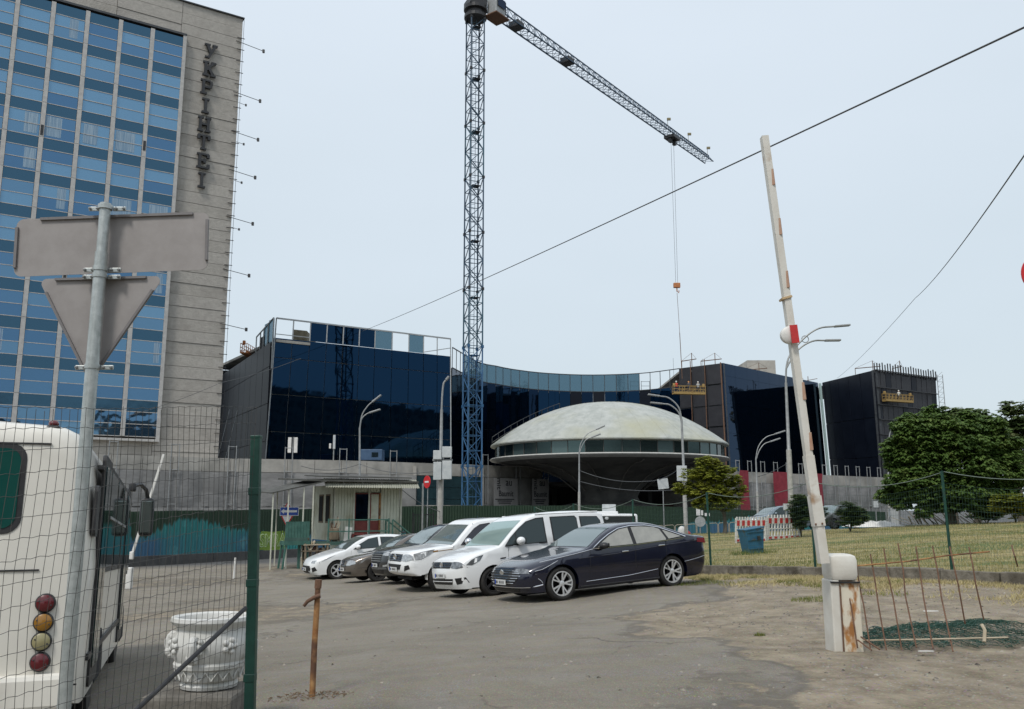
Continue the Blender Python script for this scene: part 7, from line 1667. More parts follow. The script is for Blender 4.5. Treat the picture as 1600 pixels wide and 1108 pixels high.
MB().lathe([(.07, 0), (.075, .008), (.06, .010), (.055, .004)], 24, c.cap(c.iz(.735), 0, .02), Matrix.Rotation(R(-90), 3, 'Y')).build('badge', M_chrome, c.root)
c.front('headlight', [(.50, .675), (.50, .80), (.74, .83), (.92, .85), (.92, .73), (.7, .66)], C_lampd, .009, both=True); c.side('headlight', [(.24, .72), (.26, .83), (.46, .895), (.66, .93), (.56, .80), (.38, .72)], C_lampd, .007); c.side('lamp_bulb', [(.42, .755), (.45, .86), (.50, .865), (.49, .78)], C_led, .011)
c.front('lower_intake', [(-.50, .30), (-.56, .43), (.56, .43), (.50, .30)], M_trim, .007); MB().tube([c.cap(c.iz(.37), t, .013) for t in np.linspace(-.6, .6, 9)], .008, 4).build('grille_bar', P_white, c.root)
c.front('fog_lamp_recess', [(.66, .30), (.62, .44), (.88, .46), (.9, .34)], M_trim, .007, both=True)
c.plate(.505, 0); seams(c, (1.30, 2.50, 3.44), (1.06, 1.1, 1.1)); c.handle(2.34, .98, P_white); c.handle(2.66, .98, P_white); c.mirror(1.62, 1.18, P_white, .22, .19)
c.sline('side_rubbing_strip', [(1.3, .50), (3.2, .52)], M_trim, .03, .006); c.sline('sliding_rail', [(2.7, 1.02), (4.2, 1.02)], M_trim, .012, .004); c.sline('roof_rail', [(2.2, 1.775), (4.1, 1.775)], P_white, .03, .0)
c.side('side_badge', [(1.08, .80), (1.08, .83), (1.24, .84), (1.22, .81)], M_trim, .006); c.side('tail_lamp', [(4.22, .75), (4.20, 1.15), (4.34, 1.15), (4.37, .75)], C_red, .007)
c.place(771, 931, 20.7, -.845, -.535)

# --- white pickup
c = Car('pickup_truck', 'white double cab pickup with steel wheels between the passenger van and the dark grey suv', 'pickup truck', 5.33, 1.86, 1.81, 3.085, .99, .375,
        [(.16, .44, .24, .5), (.03, .52, .28, .55), (.0, .68, .28, .55), (.05, .86, .24, .5), (.13, 1.0, .14, .35), (.35, 1.08, .08, .28), (.95, 1.15, .07, .24), (1.30, 1.185, .05, .2), (1.62, 1.42, .05, .16), (1.98, 1.70, .06, .18), (2.25, 1.79, .08, .22), (2.8, 1.81, .08, .24), (3.3, 1.79, .08, .24), (3.55, 1.70, .09, .22), (3.66, 1.3, .06, .16), (3.70, 1.14, .04, .12), (4.4, 1.13, .04, .10), (5.2, 1.13, .05, .12), (5.3, 1.05, .10, .2), (5.33, .7, .12, .25), (5.3, .52, .12, .25)],
        [(0, .95), (1.0, 1.10), (1.6, 1.14), (5.3, 1.16)], P_white, tum=.34, zb=.46, group=GRP, tw=.24).body()
c.wheels('steel', pm('steel_wheel', (.40, .40, .39), (.5, .5, .49), 9, .5, metal=.4, obj=True), 5, .235)
v1 = [(1.52, 1.15), (1.72, 1.34), (2.0, 1.56), (2.2, 1.66), (2.52, 1.69), (2.54, 1.17)]; v2 = [(2.70, 1.18), (2.68, 1.69), (3.18, 1.67), (3.36, 1.58), (3.46, 1.22)]
for w_ in (v1, v2): c.side('window_seal', w_, M_trim, .004); cx_ = sum(p[0] for p in w_) / len(w_); cz_ = sum(p[1] for p in w_) / len(w_); c.side('side_window', [(cx_ + (x - cx_) * .94, cz_ + (z - cz_) * .9) for x, z in w_], pm('tinted_car_glass', (.012, .012, .02), None, 1, .08, coat=.5), .008)
c.capglass('windscreen', c.ix(1.28), c.ix(1.92), .90, C_wind, .82)
c.front('grille', [(-.42, .80), (-.46, .98), (.46, .98), (.42, .80)], M_trim, .007)
for z_ in (.83, .88, .93): MB().tube([c.cap(c.iz(z_), t, .016) for t in np.linspace(-.52, .52, 9)], .010, 4).build('grille_bar', M_chrome, c.root)
MB().lathe([(.07, 0), (.078, .01), (.06, .014), (.05, .004)], 24, c.cap(c.iz(.90), 0, .026), Matrix.Rotation(R(-90), 3, 'Y') @ Matrix.Diagonal((1, 1.35, 1))).build('badge', M_chrome, c.root)
c.front('headlight', [(.46, .83), (.46, .96), (.7, 1.0), (.92, 1.02), (.92, .90), (.7, .82)], C_lamp, .009, both=True); c.side('headlight', [(.22, .84), (.22, .99), (.42, 1.04), (.78, 1.09), (.62, .94), (.42, .84)], C_lamp, .007)
c.front('lower_intake', [(-.42, .60), (-.5, .73), (.5, .73), (.42, .60)], M_trim, .007); c.front('fog_lamp_recess', [(.62, .56), (.66, .70), (.8, .74), (.84, .62)], M_trim, .007, both=True)
c.plate(.60, .0); seams(c, (1.44, 2.62, 3.52), (1.1, 1.15, 1.15), .6); c.handle(2.44, 1.05, M_chrome); c.handle(3.34, 1.05, M_chrome); c.mirror(1.72, 1.23, M_chrome, .22, .20)
M_decal = pm('brown_decal', (.20, .13, .075), (.26, .18, .11), 8, .5, obj=True)
c.sline('side_decal', [(.82, 1.03), (1.2, 1.05), (1.55, 1.07), (1.95, .98)], M_decal, .028, .002); c.side('side_decal', [(1.35, 1.04), (1.60, 1.08), (2.3, .93), (1.9, .97)], M_decal, .004); c.side('side_decal', [(1.5, .99), (1.65, 1.01), (2.0, .90), (1.9, .90)], M_decal, .004)
c.side('side_repeater', [(.72, 1.01), (.74, 1.05), (.88, 1.06), (.86, 1.02)], pm('lamp_amber', (.28, .13, .01)), .006); c.sline('antenna', [(2.0, 1.66), (1.98, 1.70)], M_blk, .01)
MB().cbox((4.35, 0, 1.0), (1.7, 1.5, .2), .03).build('cargo_bed', M_trim, c.root); c.side('bed_gap', [(3.60, .6), (3.60, 1.14), (3.63, 1.14), (3.63, .6)], M_trim, .004)
MB().box((2.6, 0, .42), (4.6, .9, .2)).build('chassis', M_dark, c.root)
c.place(691, 924, 23.7, -.862, -.507)

# --- charcoal suv
c = Car('suv_car', 'charcoal grey suv squeezed between the white pickup and the brown saloon', 'car', 4.69, 1.88, 1.68, 2.7, .93, .36,
        [(.12, .26, .28, .55), (.02, .42, .32, .6), (.0, .62, .32, .6), (.05, .80, .28, .5), (.16, .94, .16, .4), (.6, 1.04, .08, .28), (1.15, 1.12, .06, .22), (1.6, 1.42, .05, .16), (1.98, 1.61, .06, .18), (2.5, 1.675, .08, .22), (3.2, 1.67, .08, .24), (4.0, 1.58, .08, .24), (4.4, 1.2, .10, .24), (4.62, 1.05, .12, .3), (4.68, .7, .2, .4), (4.64, .35, .2, .4)],
        [(0, .88), (.9, 1.0), (1.5, 1.05), (4.4, 1.14)], P_grey, tum=.36, zb=.26, group=GRP).body()
c.wheels('alloy', M_alld, 5, .24)
for w_ in ([(1.5, 1.08), (1.8, 1.36), (2.1, 1.54), (2.5, 1.58), (2.52, 1.09)], [(2.62, 1.10), (2.6, 1.58), (3.2, 1.57), (3.5, 1.48), (3.62, 1.13)], [(3.7, 1.14), (3.6, 1.46), (3.9, 1.42), (4.15, 1.18)]): c.side('side_window', w_, C_glass, .006)
c.capglass('windscreen', c.ix(1.14), c.ix(1.92), .90, C_wind, .82)
gg = c.front('grille', [(-.40, .62), (-.46, .88), (.46, .88), (.40, .62)], M_trim, .007)
for z_ in (.67, .73, .79, .85): MB().tube([c.cap(c.iz(z_), t, .016) for t in np.linspace(-.5, .5, 9)], .009, 4).build('grille_bar', M_steel, gg)
c.front('headlight', [(.48, .84), (.50, .93), (.75, .955), (.92, .96), (.92, .86), (.7, .83)], C_lamp, .009, both=True); c.side('headlight', [(.22, .83), (.24, .94), (.46, 1.0), (.74, 1.03), (.5, .90)], C_lamp, .007)
c.front('lower_intake', [(-.5, .30), (-.6, .42), (.6, .42), (.5, .30)], M_trim, .007); c.front('fog_lamp', [(.58, .50), (.6, .56), (.8, .58), (.82, .53)], C_lamp, .008, both=True); c.side('fog_lamp', [(.16, .50), (.18, .57), (.34, .57), (.30, .51)], C_lamp, .006)
c.front('bumper_strip', [(-.75, .44), (-.75, .49), (.75, .49), (.75, .44)], pm('bumper_grey', (.10, .105, .11), None, 1, .4), .006); c.plate(.55, .0); c.mirror(1.62, 1.14, P_grey, .22, .18); seams(c, (1.45, 2.56), (1.04, 1.08)); c.handle(2.38, .98, P_grey)
c.place(650, 912, 26.2, HX, HY)

# --- taupe saloon
c = Car('sedan_car', 'brown metallic older saloon with chrome headlamps, second from the left in the row', 'car', 4.49, 1.71, 1.44, 2.535, .90, .315,
        [(.12, .20, .24, .5), (.02, .34, .28, .55), (.0, .50, .30, .6), (.05, .64, .26, .5), (.18, .75, .16, .4), (.6, .85, .09, .28), (1.1, .94, .06, .22), (1.3, .98, .05, .2), (1.7, 1.22, .05, .16), (2.1, 1.39, .06, .2), (2.5, 1.44, .08, .24), (3.0, 1.42, .08, .24), (3.5, 1.26, .06, .2), (3.85, 1.06, .06, .2), (4.3, 1.02, .08, .25), (4.44, .95, .14, .3), (4.48, .6, .2, .4), (4.42, .3, .2, .4)],
        [(0, .74), (.9, .86), (1.4, .94), (3.6, 1.0), (4.5, .98)], P_brown, tum=.40, zb=.20, group=GRP).body()
c.wheels('alloy', M_alld, 7, .21)
for w_ in ([(1.55, .98), (1.8, 1.15), (2.1, 1.31), (2.45, 1.36), (2.46, 1.0)], [(2.55, 1.0), (2.54, 1.36), (2.95, 1.34), (3.25, 1.2), (3.35, 1.04)]): c.side('window_seal', w_, M_trim, .004); cx_ = sum(p[0] for p in w_) / len(w_); cz_ = sum(p[1] for p in w_) / len(w_); c.side('side_window', [(cx_ + (x - cx_) * .92, cz_ + (z - cz_) * .88) for x, z in w_], C_teal if w_[0][0] < 2 else C_glass, .008)
c.capglass('windscreen', c.ix(1.28), c.ix(2.02), .90, C_wind, .80)
gg = c.front('grille', [(-.26, .52), (-.32, .68), (.32, .68), (.26, .52)], M_trim, .007)
for t_ in (-.28, 0, .28): MB().bar(c.cap(c.iz(.54), t_ * .9, .016), c.cap(c.iz(.67), t_ * 1.1, .016), .014).build('grille_bar', M_chrome, gg)
for z_ in (.53, .675): MB().tube([c.cap(c.iz(z_), t, .014) for t in np.linspace(-.38, .38, 7)], .010, 4).build('grille_frame', M_chrome, gg)
c.front('headlight', [(.36, .54), (.38, .67), (.62, .71), (.82, .72), (.82, .60), (.6, .53)], C_lamp, .009, both=True); c.side('headlight', [(.22, .57), (.24, .69), (.44, .74), (.56, .755), (.42, .62)], C_lamp, .007)
c.front('lower_intake', [(-.6, .26), (-.66, .34), (.66, .34), (.6, .26)], M_trim, .007); c.plate(.42, .0); c.mirror(1.62, 1.04, P_brown, .18, .13); seams(c, (1.38, 2.5), (.92, .98)); c.handle(2.34, .88, P_brown); c.sline('bumper_seam', [(.16, .44), (.55, .46)], M_trim, .008)
c.place(590, 909, 28.6, HX, HY)

# --- white hatchback (farthest)
c = Car('hatchback_car', 'small white hatchback at the far left end of the parked row by the booth', 'car', 4.46, 1.755, 1.47, 2.64, .92, .315,
        [(.12, .18, .26, .55), (.02, .30, .30, .6), (.0, .46, .32, .6), (.06, .62, .28, .55), (.2, .74, .18, .4), (.6, .86, .10, .3), (1.0, .96, .07, .24), (1.25, 1.02, .05, .2), (1.65, 1.25, .05, .16), (2.1, 1.42, .06, .2), (2.6, 1.47, .08, .24), (3.2, 1.45, .08, .24), (3.8, 1.33, .07, .22), (4.15, 1.08, .08, .22), (4.38, 1.0, .12, .3), (4.45, .7, .22, .4), (4.4, .3, .2, .4)],
        [(0, .74), (.9, .88), (1.4, .97), (4.3, 1.05)], P_white, tum=.40, zb=.19, group=GRP).body()
c.wheels('twin', M_alloy, 5, .215)
for w_ in ([(1.5, 1.0), (1.75, 1.17), (2.1, 1.34), (2.45, 1.39), (2.46, 1.02)], [(2.55, 1.02), (2.54, 1.39), (3.0, 1.37), (3.35, 1.27), (3.5, 1.06)]): c.side('window_seal', w_, M_trim, .004); cx_ = sum(p[0] for p in w_) / len(w_); cz_ = sum(p[1] for p in w_) / len(w_); c.side('side_window', [(cx_ + (x - cx_) * .93, cz_ + (z - cz_) * .9) for x, z in w_], C_glass, .008)
c.capglass('windscreen', c.ix(1.23), c.ix(2.02), .90, C_wind, .80)
c.front('grille', [(-.46, .24), (-.60, .40), (-.52, .50), (.52, .50), (.60, .40), (.46, .24)], M_trim, .007); c.front('fog_lamp_recess', [(.68, .28), (.66, .42), (.80, .47), (.86, .34)], M_trim, .007, both=True)
c.front('headlight', [(.56, .60), (.60, .68), (.78, .73), (.9, .74), (.9, .66), (.74, .60)], C_lamp, .009, both=True); c.side('headlight', [(.24, .62), (.28, .72), (.48, .79), (.78, .85), (.58, .72)], C_lamp, .007)
c.plate(.38, 0.0); c.mirror(1.66, 1.08, P_white, .2, .15); seams(c, (1.4, 2.5), (.96, 1.0)); c.handle(2.34, .9, P_white)
MB().cbox((3.7, 0, 1.49), (.16, .04, .06), .015).build('roof_antenna', M_trim, c.root)
c.place(526, 905, 31.8, HX, HY)

# --- two cars on the street behind the lawn
def far_car(name, label, px, Y, col, hx, hy, gl, n):
    c = Car(name, label, 'car', 4.5, 1.8, 1.6, 2.65, .9, .34, [(.10, .26, .26, .5), (.0, .5, .30, .6), (.08, .80, .24, .5), (.6, .98, .09, .28), (1.1, 1.06, .06, .22), (1.7, 1.42, .05, .16), (2.2, 1.58, .07, .2), (3.2, 1.58, .08, .24), (3.9, 1.45, .08, .24), (4.3, 1.1, .12, .3), (4.48, .7, .2, .4), (4.42, .35, .2, .4)], [(0, .85), (1.4, 1.0), (4.4, 1.08)], col, tum=.36, zb=.25, group='vehicles on the street behind the lawn').body()
    c.wheels('alloy', M_alld, 5, .22)
    for w_ in ([(1.5, 1.03), (1.8, 1.3), (2.2, 1.49), (2.5, 1.5), (2.5, 1.04)], [(2.6, 1.04), (2.6, 1.5), (3.2, 1.48), (3.75, 1.36), (3.85, 1.1)]): c.side('side_window', w_, gl, .006)
    c.capglass('windscreen', c.ix(1.08), c.ix(2.1), .88, C_wind, .8); c.capglass('rear_window', c.ix(3.7), c.ix(4.25), .8, gl, .8)
    c.front('headlight', [(.5, .70), (.5, .84), (.8, .88), (.85, .74)], C_led, .009, both=True); c.front('grille', [(-.4, .55), (-.45, .8), (.45, .8), (.4, .55)], M_trim, .007); c.mirror(1.7, 1.1, col); c.plate(.42)
    q = onp(px, Y); c.place(px, 826, Y, hx, hy)
far_car('far_car', 'silver blue car half hidden behind the red and white barriers', 1196, 58, P_silver, -.96, -.28, C_glass, 1)
far_car('far_car', 'dark olive suv between the two dark bushes on the street', 1303, 59, P_dsuv, -.80, -.60, C_wind, 2)

# ================================================================== lawn fence: green posts, welded mesh, sagging top wire
lfence = thing('mesh_fence', 'long green mesh fence with slim posts along the front of the lawn', 'fence', (FL[4][0], FL[4][1], gz(*FL[4])), world=True)
for i, (x, y) in enumerate(FL[1:]):
    g = gz(x, y); px = 800 + F * x / y * 1.0; H_ = 2.02; p0 = Vector((x, y, g)); p1 = Vector((x - .045 * (1 if i % 2 else .6), y, g + .17 + H_))
    MB().tube([p0, p1], .03, 8).build('fence_post', M_green, lfence, smooth=True)
def fln(s, pts=FL):
    k = min(int(s), len(pts) - 2); f = s - k; return Vector((pts[k][0] * (1 - f) + pts[k + 1][0] * f, pts[k][1] * (1 - f) + pts[k + 1][1] * f))
b = MB(); S_ = np.arange(1.0, len(FL) - 1.001, .055 / 3.2)
tops = []
for s in S_:
    p = fln(s); g = gz(p.x, p.y) + .14; fr_ = s - int(s); t = g + 1.78 - .18 * 4 * fr_ * (1 - fr_); b.tube([(p.x, p.y, g), (p.x, p.y, t)], .0016, 3, cap=False)
for j in range(15):
    pts = []
    for s in np.arange(1.0, len(FL) - 1.001, .12): p = fln(s); g = gz(p.x, p.y) + .16; fr_ = s - int(s); hgt = 1.78 - .18 * 4 * fr_ * (1 - fr_); pts.append((p.x, p.y, g + hgt * j / 14))
    b.tube(pts, .0018, 3, cap=False)
o = b.build('wire_mesh', pm('fence_wire_green', (.03, .07, .055), (.05, .10, .08), 4, .6), lfence, fix=False); o['kind'] = 'stuff'
for k in range(1, len(FL) - 1):
    pts = []
    for f in np.linspace(0, 1, 12): p = fln(k + f * .999); g = gz(p.x, p.y) + .17 + 2.0; pts.append((p.x, p.y, g - .22 * 4 * f * (1 - f)))
    MB().tube(pts, .008, 4).build('top_wire', pm('fence_rope', (.14, .18, .15), None, 1, .8), lfence)

# ================================================================== blue bin, plastic barriers, street rail, odds and ends
def lz(x, y): return float(lawn_z(np.array([[x]]), np.array([[y]]))[0, 0])
a = onp(1176, 31); bn = thing('rubbish_bin', 'dented blue metal bin tilting on the lawn in front of the barriers', 'bin', (a.x, 31, lz(a.x, 31) - .03), .25); bn.rotation_euler = (0, R(-4), .25)
M_bin = pm('bin_blue', (.012, .085, .16), (.02, .12, .21), 5, .5, c3=(.05, .06, .06), s3=4, p3=(.58, .7), obj=True)
b = MB(); b.add([(-.26, -.24, 0), (.26, -.24, 0), (.26, .24, 0), (-.26, .24, 0), (-.34, -.3, .84), (.34, -.3, .84), (.34, .3, .84), (-.34, .3, .84)], [(0, 3, 2, 1), (0, 1, 5, 4), (1, 2, 6, 5), (2, 3, 7, 6), (3, 0, 4, 7)]); bo = b.build('body', M_bin, bn)
MB().cbox((0, 0, .86), (.72, .64, .05), .015, Matrix.Rotation(R(-5), 3, 'Y')).build('lid', M_bin, bn)
for z_ in (.2, .5, .76): MB().box((0, -.262 - z_ * .07, z_), (.5 + z_ * .15, .02, .03)).build('rib', M_bin, bo)
MB().box((.1, -.33, .55), (.1, .05, .14)).build('handle', M_blk, bo)
for x in (-.2, .2): MB().lathe([(.07, -.03), (.07, .03)], 12, (x, .3, .05), Matrix.Rotation(R(90), 3, 'Y')).build('wheel', M_blk, bn)
def pbar(px0, px1, Y0, Y1, label, tilt):
    p = onp(px0, Y0); q = onp(px1, Y1); t = Vector((q.x - p.x, q.y - p.y, 0)); L_ = t.length; o = thing('plastic_barrier', label, 'barrier', (p.x, p.y, lz(p.x, p.y)), math.atan2(t.y, t.x), group='red and white plastic barriers on the lawn'); o.rotation_euler = (R(tilt), 0, math.atan2(t.y, t.x))
    n = 11; H_ = 1.0
    for z_, h_ in ((.84, .26), (.12, .15), (.50, .05)): MB().box((L_ / 2, 0, z_), (L_, .05, h_)).build('rail', M_whitep, o)
    for k in range(n): MB().box((L_ * (k + .5) / n, -.004, .50), (.055, .05, .72)).build('slat', M_whitep, o)
    for k in range(n): MB().box((L_ * (k + .5) / n, 0, 1.03), (.06, .05, .13)).build('picket', M_whitep, o)
    for k in range(6): MB().box((L_ * (k + .45) / 6, -.03, .84), (L_ / 12, .012, .22)).build('red_block', M_redwhite, o); MB().box((L_ * (k + .45) / 6, -.03, .12), (L_ / 13, .012, .09)).build('red_block', M_redwhite, o)
    for x in (.03, L_ - .03): MB().box((x, 0, .52), (.06, .06, 1.04)).build('end_post', M_whitep, o)
    for x in (.3, L_ - .3): MB().cbox((x, 0, .03), (.12, .5, .07), .01).build('foot', M_blk, o)
pbar(1149, 1197, 38, 38.8, 'red and white plastic barrier with the blue bin in front', 4); pbar(1199, 1250, 38.9, 40.6, 'red and white plastic barrier beside the round dark bush', 3)
# tubular rail by the street
rail = thing('street_railing', 'low beige tubular railing between the lawn and the street', 'railing', (onp(1030, 56).x, 56, 0), world=True)
for k in range(9):
    p0 = 1022 + k * 17; p1 = p0 + 15.5; Y_ = 54; a = onp(p0, Y_); c_ = onp(p1, Y_); z0 = gz(a.x, Y_); z1 = gz(c_.x, Y_); w2_ = .55
    MB().tube([(a.x, Y_, z0), (a.x, Y_, z0 + .62), (a.x + .08, Y_, z0 + .7), (c_.x - .08, Y_, z1 + .7), (c_.x, Y_, z1 + .62), (c_.x, Y_, z1)], .025, 6).build('hoop', pm('beige_rail', (.30, .27, .21), None, 1, .6), rail, smooth=True)
a = onp(1066, 60); o = thing('litter_bag', 'white and red bag dumped by the lamp foot on the street edge', 'bag', (a.x, 60, a.z)); MB().ball((0, 0, .35), (.28, .2, .38), 8).build('bag', M_whitep, o, smooth=True); MB().ball((.35, 0, .2), (.25, .2, .22), 8).build('red_bag', M_redwhite, o, smooth=True)
a = onp(1368, 52); o = thing('tarpaulin', 'white crumpled tarpaulin lying at the back of the lawn', 'tarpaulin', (a.x, 52, lz(a.x, 52)))
b = MB(); vs = []; nx2, ny2 = 16, 8
for j in range(ny2 + 1):
    for i in range(nx2 + 1): x = (i / nx2 - .5) * 3.4; y = (j / ny2 - .5) * 1.6; e_ = min(i, nx2 - i, j * 2, (ny2 - j) * 2) / 4; vs.append((x, y, .02 + min(1, e_) * (.26 + rnd.uniform(-.1, .12))))
b.add(vs, [(j * (nx2 + 1) + i, j * (nx2 + 1) + i + 1, (j + 1) * (nx2 + 1) + i + 1, (j + 1) * (nx2 + 1) + i) for j in range(ny2) for i in range(nx2)]); b.build('sheet', M_whitep, o, smooth=True)
a = onp(1485, 54); o = thing('plank_pile', 'pile of pale leaning planks behind the chestnut trunk', 'plank pile', (a.x, 54, lz(a.x, 53) - .1))
rq = random.Random(9)
for k in range(34):
    x = -2.3 + k * .14; MB().bar((x + rq.uniform(-.1, .1), rq.uniform(-.3, .3), .05), (x + rq.uniform(-1.1, -.3), rq.uniform(-.2, .4), rq.uniform(.45, .95)), .09, .03).build('plank', rq.choice([M_woodp, M_wood, M_whitep, M_woodp]), o)
a = onp(1388, 56); o = thing('scaffold_trestle', 'bare grey steel trestle standing left of the chestnut trunk', 'trestle', (a.x, 56, lz(a.x, 53)))
for x in (0, .75, 2.1): MB().bar((x, 0, 0), (x, 0, 1.5), .07).build('upright', M_steel, o)
for z_ in (.3, 1.0): MB().bar((0, 0, z_), (2.1, 0, z_), .06).build('ledger', M_steel, o)
MB().bar((0, 0, .1), (.75, 0, 1.4), .05).build('brace', M_steel, o); MB().bar((2.1, 0, .1), (.75, 0, 1.3), .05).build('brace', M_steel, o); MB().box((.5, .1, .5), (.5, .3, 1.0)).build('grey_box', M_panel, o)
# minibus seen from behind, roof above the parked van
a0 = at(928, 803, 55); a1 = at(998, 803, 55); gz0 = gz((a0.x + a1.x) / 2, 55); Wm = a1.x - a0.x - .1; Hm = a0.z - gz0; mbz = thing('minibus', 'white framed minibus seen from behind over the roof of the passenger van', 'bus', ((a0.x + a1.x) / 2, 55, gz0), group='vehicles on the street behind the lawn')
MB().cbox((0, 2.8, Hm / 2 + .15), (Wm, 5.6, Hm - .3), .14).build('body', P_white, mbz, smooth=True); MB().cbox((-.02, -.02, Hm * .66), (Wm - .28, .08, Hm * .52), .03).build('rear_window', M_trim, mbz)
MB().cbox((-.6, .9, Hm + .05), (1.5, 1.2, .2), .05).build('roof_unit', P_white, mbz); MB().ball((-.6, -.08, Hm * .83), (.12, .03, .1), 6).build('sticker', M_panel, mbz)
for x in (-Wm / 2 + .2, Wm / 2 - .2): MB().cbox((x, -.03, .7), (.14, .06, .34), .02).build('tail_lamp', C_red, mbz); MB().lathe([(.4, -.12), (.4, .12)], 20, (x, 1.2, .4), Matrix.Rotation(R(90), 3, 'Y')).build('wheel', M_tyre, mbz)

# ================================================================== trees and bushes
M_bark = pm('bark', (.06, .05, .04), (.13, .11, .09), 6, .95, bump=.02, bscale=14, stretch=(1, 1, .3))
def leafmat(name, stops): return tone_mat(name, stops, .6, .30)
M_chest = leafmat('chestnut_leaves', [(.035, .070, .015), (.06, .11, .024), (.09, .15, .032), (.14, .19, .05)])
M_small = leafmat('young_leaves', [(.12, .155, .018), (.19, .22, .03), (.26, .28, .04), (.34, .34, .07)])
M_backt = leafmat('back_leaves', [(.05, .085, .03), (.08, .125, .04), (.13, .17, .06), (.20, .23, .11)])
M_bush = leafmat('bush_leaves', [(.03, .055, .014), (.045, .08, .02), (.08, .12, .03), (.12, .16, .045)])
def foliage(name, blobs, n, size, m, parent, seed, droop=.5, leaflets=5, shell=.55, flat=1.0):
    """leaf sprays spread through overlapping uneven blobs (cx, cy, cz, rx, ry, rz)"""
    r = np.random.RandomState(seed); B = np.array(blobs, float); vol = (B[:, 3] * B[:, 4] * B[:, 5]) ** .75; cnt = (n * vol / vol.sum()).astype(int); C = []; Dn = []
    for b_, k in zip(B, cnt):
        d = r.randn(k, 3); d /= np.linalg.norm(d, axis=1)[:, None]; rad = shell + (1 - shell) * r.rand(k) ** .6; rad *= 1 + .16 * np.sin(d[:, 0] * 5 + seed) * np.cos(d[:, 1] * 4 + b_[0]) + .12 * np.sin(d[:, 2] * 9 + b_[2])
        C.append(b_[:3] + d * rad[:, None] * b_[3:6]); Dn.append(d)
    C = np.concatenate(C); Dn = np.concatenate(Dn); K = len(C); q = leaflets
    # clumps: snap a share of the sprays towards random clump centres
    cl_ = C[r.randint(0, K, max(8, K // 26))]; idx = r.randint(0, len(cl_), K); near = cl_[np.argmin(np.linalg.norm(C[:, None, :] - cl_[None, :, :], axis=2), axis=1)] if K * len(cl_) < 3e6 else cl_[idx]
    if K * len(cl_) < 3e6: C = C * .62 + near * .38
    ang = r.rand(K, 1) * 6.28 + np.arange(q)[None, :] * 6.28 / q + r.randn(K, q) * .15; dr = droop * (.4 + r.rand(K, q))
    L_ = size * (.7 + .6 * r.rand(K, 1)); dx = np.stack([np.cos(ang), np.sin(ang), -dr * flat], -1); dx += Dn[:, None, :] * .25; dx /= np.linalg.norm(dx, axis=2)[..., None]
    sx = np.stack([-np.sin(ang), np.cos(ang), r.randn(K, q) * .25], -1); c0 = C[:, None, :]; tip = c0 + dx * L_[..., None]; mid = c0 + dx * L_[..., None] * .55; wv = sx * (L_ * .24)[..., None]
    vs = np.stack([np.broadcast_to(c0, tip.shape), mid + wv, tip, mid - wv], 2).reshape(-1, 3); nf_ = K * q
    me = bpy.data.meshes.new(name); me.vertices.add(len(vs)); me.vertices.foreach_set('co', vs.ravel()); me.loops.add(len(vs)); me.loops.foreach_set('vertex_index', np.arange(len(vs), dtype=np.int32)); me.polygons.add(nf_)
    me.polygons.foreach_set('loop_start', np.arange(0, len(vs), 4, dtype=np.int32)); me.polygons.foreach_set('loop_total', np.full(nf_, 4, np.int32)); me.update(calc_edges=True)
    cln = np.sin(C[:, 0] * 2.3 + seed) * np.sin(C[:, 1] * 2.9 + 1) * .18 + np.sin(C[:, 2] * 3.7 + C[:, 0]) * .12; tn = np.clip(.5 + cln[:, None] + .15 * r.randn(K, 1) + .10 * r.randn(K, q), 0, 1); a_ = me.attributes.new('tone', 'FLOAT', 'POINT'); a_.data.foreach_set('value', np.repeat(tn.ravel(), 4).astype(np.float32)); me.materials.append(m)
    o = bpy.data.objects.new(name, me); COL.objects.link(o); o.parent = parent; return o
def tree(name, label, base, hgt, tr, blobs, n, size, m, seed, limbs=6, group=None, **kw):
    o = thing(name, label, 'tree', tuple(base), 0, group); r = random.Random(seed); top = min(b_[2] for b_ in blobs) + .5
    MB().tube([(0, 0, -.2), (.05, 0, .3), (.02, .03, hgt * .3), (-.05, .05, hgt * .62), (0, 0, hgt * .82)], [tr * 1.35, tr * 1.05, tr * .85, tr * .5, tr * .2], 10).build('trunk', M_bark, o, smooth=True)
    for k in range(limbs):
        b_ = blobs[k % len(blobs)]; z0 = hgt * r.uniform(.25, .45); e_ = Vector((b_[0] * .75, b_[1] * .75, b_[2] + .1)); m0 = Vector((0, 0, z0)); mm_ = m0 * .5 + e_ * .5 + Vector((0, 0, -.1 * hgt * .3)); MB().tube([m0, mm_, e_], [tr * .5, tr * .32, tr * .12], 6).build('limb', M_bark, o, smooth=True)
    foliage('crown', blobs, n, size, m, o, seed, **kw); return o
def rb_(n, cx_, cz_, rx, rz2, ry, s, seed):
    r = random.Random(seed); out = []
    for k in range(n):
        a_ = r.uniform(0, 6.28); q = r.random() ** .5; out.append((cx_ + math.cos(a_) * rx * q, r.uniform(-ry, ry), cz_ + math.sin(a_) * rz2 * q, s * r.uniform(.7, 1.3), s * r.uniform(.7, 1.2), s * r.uniform(.55, .9)))
    return out
ty_ = 50.0; b0 = onp(1488, ty_); k_ = ty_ / 1400
def PB(px, py, w_, h_, Y, base, dy=0): p = at(px, py, Y); return (p.x - base.x, dy, p.z - base.z, w_ * Y / 1400 / 2, w_ * Y / 1400 / 2 * .9, h_ * Y / 1400 / 2)
bb = Vector((b0.x, ty_, lz(b0.x, ty_)))
